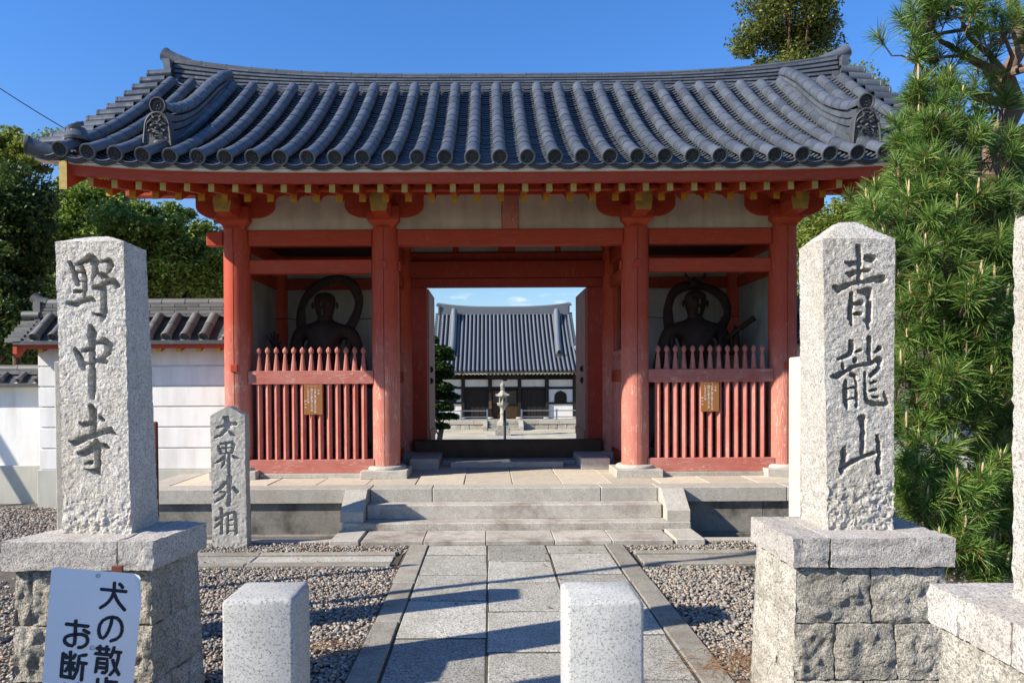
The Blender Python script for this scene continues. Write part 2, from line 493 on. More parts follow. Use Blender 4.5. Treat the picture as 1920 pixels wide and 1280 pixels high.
LEAF_D = leafmat('dark_leaf', (0.022, 0.05, 0.014), (0.05, 0.095, 0.022), (0.13, 0.19, 0.045), 0.3)
LEAF_Y = leafmat('yellow_green_leaf', (0.09, 0.13, 0.02), (0.18, 0.23, 0.035), (0.32, 0.36, 0.07), 0.4)
LEAF_C = leafmat('cypress_leaf', (0.05, 0.075, 0.018), (0.10, 0.13, 0.025), (0.24, 0.25, 0.055), 0.35)
NEEDLE = leafmat('pine_needle', (0.055, 0.13, 0.026), (0.12, 0.22, 0.045), (0.27, 0.38, 0.09), 0.3, 0.38, True)
NEEDLE_D = leafmat('garden_pine_needle', (0.02, 0.045, 0.012), (0.035, 0.07, 0.016), (0.055, 0.10, 0.02), 0.2)
CANDLE = plain('pine_candle', (0.50, 0.36, 0.20), 0.7, 0.2, 30)
PEB = Mat('pebble', 0.75, 0.35)
_c = PEB.ramp(PEB.island(), [(0.0, (0.12, 0.11, 0.10)), (0.3, (0.25, 0.225, 0.19)), (0.5, (0.36, 0.30, 0.23)), (0.7, (0.19, 0.19, 0.19)), (0.88, (0.44, 0.41, 0.36)), (1.0, (0.33, 0.19, 0.12))])
PEB.color(_c)
PEB.bump(PEB.noise(PEB.coord(), 90, 3), 0.3, 0.003)
PEB = PEB.m
random.seed(7)
rng = np.random.default_rng(11)

def rough_block(c8, n=8, amp=0.01, freq=9, bulge=0.0, seed=0, shear=None):
    "a stone block: six gridded faces pushed about by one 3-D noise so that edges stay closed"
    c = [np.array(p, dtype=float) for p in c8]
    cen = sum(c) / 8
    quads = [(0, 1, 5, 4), (1, 2, 6, 5), (2, 3, 7, 6), (3, 0, 4, 7), (4, 5, 6, 7), (3, 2, 1, 0)]
    Vs, Fs, off = [], [], 0
    u = np.linspace(0, 1, n + 1)
    U, Vv = np.meshgrid(u, u, indexing='ij')
    U = U.ravel()[:, None]; Vv = Vv.ravel()[:, None]
    idx = np.arange((n + 1) ** 2).reshape(n + 1, n + 1)
    fq = np.stack([idx[:-1, :-1], idx[1:, :-1], idx[1:, 1:], idx[:-1, 1:]], -1).reshape(-1, 4)
    for q in quads:
        a, b, d, e = (c[i] for i in q)
        P = a * (1 - U) * (1 - Vv) + b * U * (1 - Vv) + d * U * Vv + e * (1 - U) * Vv
        nr = np.cross(b - a, e - a); nr /= np.linalg.norm(nr) + 1e-9
        w = (1 - (2 * U - 1) ** 6) * (1 - (2 * Vv - 1) ** 6)
        nz = fbm(P, freq * 0.5, seed + 5, 3, 0.6)[:, None]
        P = P + nr * bulge * w * (0.55 + 0.9 * nz)
        P = P + nvec(P, freq, seed, 3, 0.55) * amp
        Vs.append(P); Fs.append(fq + off); off += len(P)
    return np.concatenate(Vs), np.concatenate(Fs)

def block_obj(name, c8, mat, parent=None, smooth=True, **k):
    V, Fq = rough_block(c8, **k)
    base = Vector((V[:, 0].mean(), V[:, 1].mean(), V[:, 2].min()))
    me = npmesh(name, V - np.array(base), Fq, mat, smooth)
    return place(name, me, Matrix.Translation(base), parent)

def hexc(x0, x1, y0, y1, z0, z1):
    return [(x0, y0, z0), (x1, y0, z0), (x1, y1, z0), (x0, y1, z0), (x0, y0, z1), (x1, y0, z1), (x1, y1, z1), (x0, y1, z1)]
# ================================================================== the setting
XC = 0.263            # centre line of the gate
PZ = 0.407            # height of the gate platform
def sheet(name, x0, x1, y0, y1, z, mat, n=1, kind='structure', label=None, cat=None):
    m = MB()
    xs = np.linspace(x0, x1, n + 1); ys = np.linspace(y0, y1, n + 1)
    for i in range(n):
        for j in range(n):
            m.add([(xs[i], ys[j], z), (xs[i + 1], ys[j], z), (xs[i + 1], ys[j + 1], z), (xs[i], ys[j + 1], z)], [(0, 1, 2, 3)])
    o = m.build(name, mat)
    return put(o, label, cat, kind=kind)

# ground in front of the walls (a sheet with a hole for the sunken gutter) and the lower court beyond
g = MB()
for (x0, x1, y0, y1) in ((-60, 60, -25, 7.32), (-60, -3.95, 7.32, 10.4), (4.5, 60, 7.32, 10.4)):
    g.add([(x0, y0, -0.03), (x1, y0, -0.03), (x1, y1, -0.03), (x0, y1, -0.03)], [(0, 1, 2, 3)])
g.add([(-3.95, 7.32, -0.03), (4.5, 7.32, -0.03), (4.5, 7.32, -0.14), (-3.95, 7.32, -0.14)], [(0, 1, 2, 3)])
g.add([(-3.95, 7.32, -0.14), (4.5, 7.32, -0.14), (4.5, 8.4, -0.14), (-3.95, 8.4, -0.14)], [(0, 1, 2, 3)])
put(g.build('ground', SOIL), 'brown stony ground in front of the temple gate', kind='structure')
put(sheet('courtyard', -400, 400, 14.2, 900, -0.65, SAND), 'pale sandy courtyard seen through the open gate')
m = MB(); m.box(-60, 60, 10.4, 14.2, -0.65, -0.06)
put(m.build('terrace', SAND), kind='structure')

# ---- approach path
path = MB().box(-0.772, 1.277, 0.5, 7.12, -0.05, -0.006).build('path', MORT)
put(path, 'straight granite paved path leading to the gate steps', kind='structure')
def slab_piece(x0, x1, y0, y1, z1, parent, mat=GR_PAVE, name='paving_slab', gap=0.009, seed=0, th=0.05):
    tl = [random.uniform(-0.004, 0.004) for _ in range(4)]
    sk = [random.uniform(-0.007, 0.007) for _ in range(4)]
    zb = z1 - th
    gy = gap * (1.5 if name == 'paving_slab' else 1); gap *= 0.6
    c = [(x0 + gap + sk[0], y0 + gy, zb), (x1 - gap + sk[1], y0 + gy, zb), (x1 - gap + sk[2], y1 - gy, zb), (x0 + gap + sk[3], y1 - gy, zb)]
    m = MB(); b = 0.006
    top = [(p[0], p[1], z1 + tl[i] - b) for i, p in enumerate(c)]
    cx = sum(p[0] for p in c) / 4; cy = sum(p[1] for p in c) / 4
    ins = [(p[0] + math.copysign(b, cx - p[0]), p[1] + math.copysign(b, cy - p[1]), z1 + tl[i]) for i, p in enumerate(c)]
    m.add(c + top + ins, [(3, 2, 1, 0), (8, 9, 10, 11)] + [(i, (i + 1) % 4, 4 + (i + 1) % 4, 4 + i) for i in range(4)] + [(4 + i, 4 + (i + 1) % 4, 8 + (i + 1) % 4, 8 + i) for i in range(4)])
    return m.build(name, mat, parent)
cols = [(-0.585, -0.02, [7.10, 6.72, 6.03, 5.32, 4.55, 3.85, 3.1, 2.4, 1.6, 0.8]),
        (-0.02, 0.535, [7.10, 6.48, 5.79, 5.07, 4.31, 3.6, 2.9, 2.2, 1.5, 0.8]),
        (0.535, 1.09, [7.10, 6.76, 6.04, 5.35, 4.6, 3.9, 3.2, 2.5, 1.7, 0.8])]
for x0, x1, js in cols:
    for a, b in zip(js[1:], js[:-1]):
        slab_piece(x0, x1, a, b, 0.0, path)
for x0, x1 in ((-0.765, -0.588), (1.094, 1.27)):
    y = 7.10
    for L in (1.3, 0.95, 1.1, 1.25, 0.9, 1.0):
        slab_piece(x0, x1, y - L, y, 0.006, path, GR_KERB, 'kerb_stone'); y -= L

# drain covers crossing on both sides of the path
for (sx0, sx1, nm) in ((-4.6, -0.80, 'left'), (1.32, 4.9, 'right')):
    dr = MB().box(sx0, sx1, 6.33, 6.86, -0.045, -0.024).build('drain_channel', MORT)
    put(dr, 'stone drain with flat covers running %s from the path' % nm, kind='structure')
    x = sx0
    while x < sx1 - 0.05:
        L = min(1.25, sx1 - x)
        slab_piece(x, x + L, 6.47, 6.74, -0.012, dr, GR_PAVE if nm == 'left' else GR_KERB, 'cover_slab')
        slab_piece(x, x + L, 6.745, 6.85, 0.004, dr, GR_KERB, 'kerb_stone')
        slab_piece(x, x + L, 6.34, 6.465, 0.004, dr, GR_KERB, 'kerb_stone')
        x += L

# ---- gravel
def pebbles():
    t = (1 + 5 ** 0.5) / 2
    ic = np.array([(-1, t, 0), (1, t, 0), (-1, -t, 0), (1, -t, 0), (0, -1, t), (0, 1, t), (0, -1, -t), (0, 1, -t), (t, 0, -1), (t, 0, 1), (-t, 0, -1), (-t, 0, 1)], float)
    ic /= np.linalg.norm(ic[0])
    fa = np.array([(0, 11, 5), (0, 5, 1), (0, 1, 7), (0, 7, 10), (0, 10, 11), (1, 5, 9), (5, 11, 4), (11, 10, 2), (10, 7, 6), (7, 1, 8), (3, 9, 4), (3, 4, 2), (3, 2, 6), (3, 6, 8), (3, 8, 9), (4, 9, 5), (2, 4, 11), (6, 2, 10), (8, 6, 7), (9, 8, 1)])
    P = []
    def region(x0, x1, y0, y1, dens, rs=1.0):
        n = int((x1 - x0) * (y1 - y0) * dens)
        p = np.stack([rng.uniform(x0, x1, n), rng.uniform(y0, y1, n), np.full(n, rs)], 1)
        P.append(p)
    region(-2.4, -0.765, 3.6, 6.33, 3300); region(1.27, 2.1, 3.7, 6.33, 3300); region(2.1, 4.4, 3.9, 6.33, 300)
    region(-3.9, -0.765, 6.87, 7.30, 2200); region(1.27, 3.4, 6.87, 7.30, 2200)
    region(-3.6, -2.4, 3.8, 6.33, 1500); region(-6.6, -3.4, 6.9, 9.5, 1400, 1.15); region(-3.9, -2.4, 5.2, 6.9, 300)
    P = np.concatenate(P)
    keep = np.ones(len(P), bool)
    # leave the foot of the pedestals free
    keep &= ~((P[:, 0] < -1.35) & (P[:, 0] > -2.3) & (P[:, 1] < 3.95))
    keep &= ~((P[:, 0] > 1.3) & (P[:, 0] < 2.2) & (P[:, 1] < 3.95))
    P = P[keep]; n = len(P)
    s = rng.uniform(0.007, 0.0165, n) * P[:, 2]
    sc = np.stack([s * rng.uniform(0.8, 1.5, n), s * rng.uniform(0.7, 1.1, n), s * rng.uniform(0.4, 0.75, n)], 1)
    a = rng.uniform(0, 2 * PI, n); ti = rng.uniform(-0.5, 0.5, n)
    base = ic[None] * (1 + rng.uniform(-0.34, 0.34, (n, 12, 1))) * sc[:, None, :]
    # tilt about x, then spin about z
    y = base[..., 1] * np.cos(ti)[:, None] - base[..., 2] * np.sin(ti)[:, None]
    z = base[..., 1] * np.sin(ti)[:, None] + base[..., 2] * np.cos(ti)[:, None]
    x = base[..., 0]
    X = x * np.cos(a)[:, None] - y * np.sin(a)[:, None] + P[:, 0:1]
    Y = x * np.sin(a)[:, None] + y * np.cos(a)[:, None] + P[:, 1:2]
    Z = z - 0.030 + rng.uniform(0.002, 0.022, n)[:, None]
    V = np.stack([X, Y, Z], -1).reshape(-1, 3)
    Fa = (fa[None] + (np.arange(n) * 12)[:, None, None]).reshape(-1, 3)
    me = npmesh('gravel', V, Fa, PEB)
    o = place('gravel', me, Matrix.Identity(4))
    put(o, 'loose grey and brown gravel on both sides of the path', 'gravel', kind='stuff')
pebbles()

# fallen brown needles by the path
def litter():
    V, Fa = [], []
    for cx, cy, r, n in ((-0.95, 4.35, 0.22, 160), (1.45, 4.15, 0.2, 200), (1.6, 4.0, 0.3, 120), (-1.3, 7.2, 0.5, 100), (1.2, 4.0, 0.18, 90)):
        for _ in range(n):
            x, y = random.gauss(cx, r * 0.6), random.gauss(cy, r * 0.5); a = random.uniform(0, PI); L = random.uniform(0.02, 0.05)
            dx, dy = math.cos(a) * L, math.sin(a) * L; z = 0.012 if not (-0.77 < x < 1.27) else 0.016
            k = len(V); V += [(x - dx, y - dy, z), (x + dx, y + dy, z + 0.004), (x + dx - dy * 0.06, y + dy + dx * 0.06 + 0.002, z + 0.006), (x - dx, y - dy + 0.002, z + 0.002)]
            Fa.append((k, k + 1, k + 2, k + 3))
    for _ in range(90):        # a few curled leaves
        x, y = random.choice(((-1.6, 5.2), (-1.4, 6.6), (1.7, 5.2), (0.2, 6.0), (-4.6, 8.2)))
        x += random.gauss(0, 0.5); y += random.gauss(0, 0.6); a = random.uniform(0, PI); L = random.uniform(0.012, 0.024)
        z = 0.012 if not (-0.77 < x < 1.27) else 0.006
        if y > 7.05 and x > -3.9: continue
        dx, dy = math.cos(a) * L, math.sin(a) * L; k = len(V)
        V += [(x - dx, y - dy, z), (x - dy * 0.6, y + dx * 0.6, z + 0.008), (x + dx, y + dy, z + 0.003), (x + dy * 0.6, y - dx * 0.6, z + 0.006)]
        Fa.append((k, k + 1, k + 2, k + 3))
    me = npmesh('pine_litter', np.array(V), np.array(Fa), plain('dry_pine_needle', (0.21, 0.115, 0.055), 0.9, 0.3, 30))
    put(place('pine_litter', me, Matrix.Identity(4)), 'dry brown pine needles scattered at the edges of the path', 'pine litter', kind='stuff')
litter()

# ---- gate platform with steps
plat = empty('stone_platform', (XC, 8.04, 0), 'low stone platform with steps under the red gate', 'platform')
PXL, PXR, PY0, PY1 = XC - 4.15, XC + 4.15, 8.04, 13.4
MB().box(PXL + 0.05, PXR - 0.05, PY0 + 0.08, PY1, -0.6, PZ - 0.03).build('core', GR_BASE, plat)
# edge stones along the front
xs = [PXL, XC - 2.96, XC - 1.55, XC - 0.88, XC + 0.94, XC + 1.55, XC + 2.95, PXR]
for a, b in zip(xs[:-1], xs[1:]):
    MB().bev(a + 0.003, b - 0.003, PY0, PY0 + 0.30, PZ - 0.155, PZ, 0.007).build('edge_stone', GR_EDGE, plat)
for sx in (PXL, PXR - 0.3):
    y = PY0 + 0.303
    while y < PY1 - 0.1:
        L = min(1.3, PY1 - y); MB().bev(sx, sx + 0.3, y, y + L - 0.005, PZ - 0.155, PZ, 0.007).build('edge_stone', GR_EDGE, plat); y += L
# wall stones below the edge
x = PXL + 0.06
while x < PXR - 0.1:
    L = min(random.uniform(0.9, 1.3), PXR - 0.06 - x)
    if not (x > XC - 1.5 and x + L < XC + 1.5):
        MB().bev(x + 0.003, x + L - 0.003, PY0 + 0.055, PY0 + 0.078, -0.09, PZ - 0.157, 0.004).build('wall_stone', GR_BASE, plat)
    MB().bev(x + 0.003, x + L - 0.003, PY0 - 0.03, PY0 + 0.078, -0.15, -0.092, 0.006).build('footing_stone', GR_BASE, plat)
    x += L
# slabs of the floor
nx = 14; px_ = (PXR - PXL - 0.6) / nx
ys = [PY0 + 0.303, 9.22, 10.15, 11.1, 12.2, PY1 - 0.01]
for j in range(5):
    for i in range(nx):
        x0 = PXL + 0.3 + i * px_
        slab_piece(x0, x0 + px_, ys[j], ys[j + 1], PZ - 0.002, plat, SLAB, 'floor_slab', gap=0.003)
# steps
MB().bev(XC - 1.56, XC + 1.55, 7.84, 8.035, 0.115, 0.262, 0.012).build('step', GR_STEP, plat)
MB().bev(XC - 1.78, XC + 1.80, 7.62, 8.03, 0.03, 0.112, 0.010).build('step', GR_STEP, plat)
MB().box(XC - 1.5, XC + 1.5, 7.66, 8.03, -0.14, 0.028).build('step_foundation', GR_STEP, plat)
for sx in (-1, 1):
    x0, x1 = sorted((XC + sx * 1.565, XC + sx * 1.80))
    MB().ext([(8.036, 0.114), (8.036, PZ + 0.004), (7.93, PZ + 0.004), (7.66, 0.22), (7.66, 0.114)], 'x', x0, x1).build('cheek_stone', GR_EDGE, plat)
    x0, x1 = sorted((XC + sx * 1.52, XC + sx * 1.80))
    MB().bev(x0, x1, 7.12, 7.615, -0.12, 0.045, 0.008).build('side_slab', GR_EDGE, plat)
x = XC - 1.5
for L in (0.60, 0.60, 0.66, 0.55, 0.585):
    MB().bev(x + 0.002, x + L - 0.003, 7.12, 7.615, -0.12, 0.035, 0.006).build('apron_slab', GR_STEP, plat); x += L
# gutter lining
for x0, x1 in ((-3.9, XC - 1.84), (XC + 1.84, 4.4)):
    MB().bev(x0, x1, 7.33, 7.45, -0.135, -0.01, 0.006).build('gutter_stone', GR_EDGE, plat)

# plinths: square base stone and low round cushion under every column
D1, D2, D3 = 9.09, 10.76, 12.43
CX = [-3.307, -1.515, 1.515, 3.307]
def plinth(x, y, parent, low=False):
    MB().bev(x - 0.277, x + 0.277, y - 0.277, y + 0.277, PZ, PZ + 0.094, 0.006).build('plinth_stone', GR_EDGE, parent)
    MB().lathe(x, y, [(0.235, PZ + 0.0945), (0.238, PZ + 0.112), (0.226, PZ + 0.13), (0.205, PZ + 0.138), (0.10, PZ + 0.139)], 28).build('plinth_cushion', GR_EDGE, parent, smooth=True, angle=50)
for y in (D1, D3):
    for x in CX: plinth(XC + x, y, plat)
for x in (CX[0], CX[3]): plinth(XC + x, D2, plat)
for sx in (-1, 1):
    x0, x1 = sorted((XC + sx * 0.925, XC + sx * 1.30))
    MB().bev(x0, x1, 9.66, 11.2, PZ + 0.001, PZ + 0.145, 0.006).build('door_stone', GR_EDGE, plat)
    x0, x1 = sorted((XC + sx * 1.302, XC + sx * 1.80))
    MB().bev(x0, x1, 10.45, 11.05, PZ + 0.001, PZ + 0.145, 0.006).build('door_stone', GR_EDGE, plat)
MB().bev(XC - 0.78, XC + 0.72, 9.9, 10.25, PZ + 0.001, PZ + 0.075, 0.006).build('threshold_stone', GR_EDGE, plat)
MB().bev(XC - 0.92, XC + 0.92, 10.255, 10.62, PZ + 0.001, PZ + 0.055, 0.006).build('threshold_stone', GR_EDGE, plat)
# long sill stones under the fences
for sx in (-1, 1):
    x0, x1 = sorted((XC + sx * 1.80, XC + sx * 3.025))
    MB().bev(x0, x1, 8.95, 9.25, PZ + 0.001, PZ + 0.05, 0.005).build('sill_stone', GR_EDGE, plat)
# ================================================================== the gate
gate = empty('temple_gate', (XC, D1, PZ), 'large vermilion wooden temple gate with curved grey tile roof', 'gate')
def lift(x):
    return 0.11 * (min(abs(x), 4.9) / 4.7) ** 5
DE, DR = 7.656, D2
def surf(x, d):
    "height above the platform of the axis of a cover tile; x from the gate's centre"
    if d > DR: d = 2 * DR - d
    t = (d - DE) / 2.684
    return 3.435 + 1.27 * t + 0.465 * t * t + lift(x)
def slope(d):
    t = (min(d, 2 * DR - d) - DE) / 2.684
    s = (1.27 + 0.93 * t) / 2.684
    return math.atan(s) * (1 if d <= DR else -1)
def Z(h): return PZ + h

# columns: round with one drying crack cut into the front
def column_mesh(r, h, crack=True, mat=REDZ):
    m = MB(); n = 40; vs = []
    hs = [0, 0.25 * h, 0.5 * h, 0.75 * h, 0.93 * h, h]
    rs = [1.0, 1.0, 1.0, 0.99, 0.975, 0.95]
    ang = []
    for k in range(n):
        a = 2 * PI * k / n - PI / 2
        if k == 0 and crack:
            ang += [(a - 0.03, 1), (a - 0.012, 0.93), (a + 0.012, 0.93), (a + 0.03, 1)]
        else:
            ang.append((a, 1))
    q = len(ang)
    for i, z in enumerate(hs):
        wob = 0.012 * math.sin(i * 2.1)
        for a, f in ang:
            aa = a + (wob if f < 1 or abs(abs(a + PI / 2) - 0.03) < 1e-3 else 0)
            vs.append((r * rs[i] * f * math.cos(aa), r * rs[i] * f * math.sin(aa), z))
    fs = []
    for i in range(len(hs) - 1):
        for k in range(q):
            j = (k + 1) % q
            fs.append((i * q + k, i * q + j, (i + 1) * q + j, (i + 1) * q + k))
    fs.append(tuple(range((len(hs) - 1) * q, len(hs) * q)))
    fs.append(tuple(reversed(range(q))))
    m.add(vs, fs)
    return m.mesh('column', mat, True, None, 50)
CR = 0.165
col_me = column_mesh(CR, 2.99 - 0.14)
for y in (D1, D2, D3):
    for x in CX:
        c = place('column', col_me, Matrix.Translation((XC + x, y, PZ + 0.14)), gate)
        if y == D2: c.data = col_me
# beams
def bm(x0, x1, y0, y1, h0, h1, name='beam', mat=REDX, b=0.012, parent=gate):
    return MB().bev(x0, x1, y0, y1, Z(h0), Z(h1), b).build(name, mat, parent)
spans = [(XC + CX[0] + 0.15, XC + CX[1] - 0.15), (XC + CX[1] + 0.15, XC + CX[2] - 0.15), (XC + CX[2] + 0.15, XC + CX[3] - 0.15)]
for y in (D1, D3, D2):
    for i, (a, b) in enumerate(spans):
        if y == D2 and i == 1: continue
        bm(a, b, y - 0.075, y + 0.075, 2.79, 2.98, 'tie_beam')
    for sx in ((-1, 1) if y != D1 else (-1,)):
        a, b = sorted((XC + sx * 3.46, XC + sx * 3.66)); bm(a, b, y - 0.07, y + 0.07, 2.80, 2.965, 'beam_end')
for i in (0, 2):
    a, b = spans[i]
    for y in (D1, D3): bm(a, b, y - 0.06, y + 0.06, 2.46, 2.625, 'cross_rail')
for x in CX:      # beams running back through the gate
    for ya, yb in ((D1 + 0.15, D2 - 0.15), (D2 + 0.15, D3 - 0.15)):
        bm(XC + x - 0.07, XC + x + 0.07, ya, yb, 2.79, 2.97, 'tie_beam', REDY)
        bm(XC + x - 0.055, XC + x + 0.055, ya, yb, 2.46, 2.62, 'cross_rail', REDY)
# pegs on the column fronts
for x, h in ((CX[1], 2.545), (CX[2], 2.545)):
    bm(XC + x - 0.045, XC + x + 0.045, D1 - 0.178, D1 - 0.15, h - 0.05, h + 0.05, 'beam_peg', REDX, 0.006)
for x in (CX[0], CX[3]):
    bm(XC + x - 0.042, XC + x + 0.042, D1 - 0.182, D1 - 0.15, 1.28, 1.365, 'beam_peg', REDX, 0.006)
bm(XC + CX[1] + 0.16, XC + CX[1] + 0.185, D1 - 0.05, D1 + 0.05, 2.49, 2.6, 'beam_peg', REDX, 0.005)
bm(XC + CX[2] - 0.185, XC + CX[2] - 0.16, D1 - 0.05, D1 + 0.05, 2.49, 2.6, 'beam_peg', REDX, 0.005)

# bearing blocks, boat-shaped arms, projecting nose beams
def block_mesh():
    m = MB()
    pr = [(0.120, 2.985), (0.135, 3.02), (0.175, 3.06), (0.187, 3.075), (0.187, 3.235)]
    vs = []
    for r, h in pr: vs += [(-r, -r, h), (r, -r, h), (r, r, h), (-r, r, h)]
    fs = [(3, 2, 1, 0)] + [(i * 4 + k, i * 4 + (k + 1) % 4, i * 4 + 4 + (k + 1) % 4, i * 4 + 4 + k) for i in range(4) for k in range(4)] + [(16, 17, 18, 19)]
    return m.add(vs, fs).mesh('bearing_block', REDX, False, (0, 0, 2.985))
def arm_mesh():
    L = 0.475; p = [(-L, 3.395), (-L, 3.27)]
    for k in range(1, 9):
        a = k / 8 * PI / 2; p.append((-L + 0.24 * (1 - math.cos(a)), 3.27 - 0.145 * math.sin(a)))
    p += [(-x, h) for x, h in reversed(p)]
    return MB().ext(p, 'y', -0.07, 0.07).mesh('bracket_arm', REDX, False, (0, 0, 3.125))
def nose_mesh(s):
    m = MB()
    y0, y1 = (-0.52, 0.0)
    vs = []
    for y, hb in ((y0, 3.105), (-0.36, 3.10), (0.0, 3.10)):
        vs += [(-0.085, y, hb), (0.085, y, hb), (0.105, y, 3.22), (0.085, y, 3.345), (-0.085, y, 3.345), (-0.105, y, 3.22)]
    fs = [(5, 4, 3, 2, 1, 0)] + [(i * 6 + k, i * 6 + (k + 1) % 6, i * 6 + 6 + (k + 1) % 6, i * 6 + 6 + k) for i in range(2) for k in range(6)]
    m.add(vs, fs)
    me = m.mesh('nose_beam', REDX, False, (0, 0, 3.10))
    me.materials.append(YELG)
    for p in me.polygons:
        if p.center.y < -0.5 and abs(p.normal.y) > 0.7: p.material_index = 1
    return me
bme, ame, nme = block_mesh(), arm_mesh(), nose_mesh(1)
for y in (D1, D2, D3):
    for x in CX:
        if y == D2 and abs(x) < 2: pass
        place('bearing_block', bme, Matrix.Translation((XC + x, y, Z(2.985))), gate)
        place('bracket_arm', ame, Matrix.Translation((XC + x, y, Z(3.125))), gate)
for x in CX:
    place('nose_beam', nme, Matrix.Translation((XC + x, D1, Z(3.10))), gate)
    place('nose_beam', nme, Matrix.Translation((XC + x, D3, Z(3.10))) @ Matrix.Rotation(PI, 4, 'Z'), gate)
    bm(XC + x - 0.085, XC + x + 0.085, D1 + 0.02, D3 - 0.02, 3.10, 3.345, 'cross_beam', REDY)
# purlins
for y in (D1, D3):
    bm(XC - 4.62, XC + 4.62, y - 0.08, y + 0.08, 3.397, 3.56, 'purlin')
bm(XC - 4.55, XC + 4.55, D2 - 0.1, D2 + 0.1, 4.2, 4.42, 'purlin')
for y, h in ((D1 + 0.85, 3.86), (D3 - 0.85, 3.86)): bm(XC - 4.5, XC + 4.5, y - 0.07, y + 0.07, h, h + 0.14, 'purlin')
# plaster between tie beam and purlin, with the gap at the top where the soffit sags
for y in (D1, D3):
    for (a, b) in ((XC + CX[0], XC + CX[1]), (XC + CX[1], XC - 0.1), (XC + 0.1, XC + CX[2]), (XC + CX[2], XC + CX[3])):
        MB().box(a + 0.003, b - 0.003, y - 0.03, y + 0.03, Z(2.982), Z(3.396)).build('plaster_panel', PLA, gate)
    bm(XC - 0.099, XC + 0.099, y - 0.065, y + 0.065, 2.982, 3.396, 'strut', REDZ)
# middle row above the door
for (a, b) in ((XC + CX[1] + 0.14, XC - 0.76 + 0.03), (XC - 0.70, XC - 0.12), (XC + 0.12, XC + 0.70), (XC + 0.76 - 0.03, XC + CX[2] - 0.14)):
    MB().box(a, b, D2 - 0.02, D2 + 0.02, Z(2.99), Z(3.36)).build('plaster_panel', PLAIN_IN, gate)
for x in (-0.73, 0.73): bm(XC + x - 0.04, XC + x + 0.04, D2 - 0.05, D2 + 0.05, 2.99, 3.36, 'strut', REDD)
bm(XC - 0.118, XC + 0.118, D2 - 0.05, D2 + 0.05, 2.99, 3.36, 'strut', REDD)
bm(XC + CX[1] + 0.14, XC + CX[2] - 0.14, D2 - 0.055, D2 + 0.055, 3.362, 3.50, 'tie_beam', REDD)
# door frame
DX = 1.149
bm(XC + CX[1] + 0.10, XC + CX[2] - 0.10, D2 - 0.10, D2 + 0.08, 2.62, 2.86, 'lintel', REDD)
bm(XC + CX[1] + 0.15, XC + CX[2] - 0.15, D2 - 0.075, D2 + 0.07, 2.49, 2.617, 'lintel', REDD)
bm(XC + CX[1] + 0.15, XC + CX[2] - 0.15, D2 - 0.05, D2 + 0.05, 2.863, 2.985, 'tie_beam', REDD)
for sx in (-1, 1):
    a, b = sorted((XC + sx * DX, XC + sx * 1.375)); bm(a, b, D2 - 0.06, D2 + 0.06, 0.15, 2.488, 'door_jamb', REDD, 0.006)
    a, b = sorted((XC + sx * 1.13, XC + sx * 1.165))
    d = MB().bev(a, b, D2 + 0.08, D2 + 1.22, Z(0.16), Z(2.48), 0.005).build('door_leaf', DOORIN, gate)
    xi = XC + sx * 1.13
    for h in (1.15, 1.32):
        k = MB().lathe(0, 0, [(0.05, 0), (0.045, 0.02), (0.02, 0.04), (0.004, 0.045)], 12)
        k.v = [(xi - sx * z, D2 + 0.35 + x, Z(h) + y) for x, y, z in k.v]
        k.build('door_boss', IRON, d, smooth=True)
    bx0, bx1 = sorted((xi - sx * 0.002, xi - sx * 0.014))
    MB().box(bx0, bx1, D2 + 0.1, D2 + 1.2, Z(0.30), Z(0.42)).build('door_batten', DOORIN, d)
# threshold beam (removable kick board)
bm(XC - 1.335, XC + 1.335, D2 - 0.19, D2 - 0.065, 0.06, 0.315, 'threshold', THRESH, 0.015)

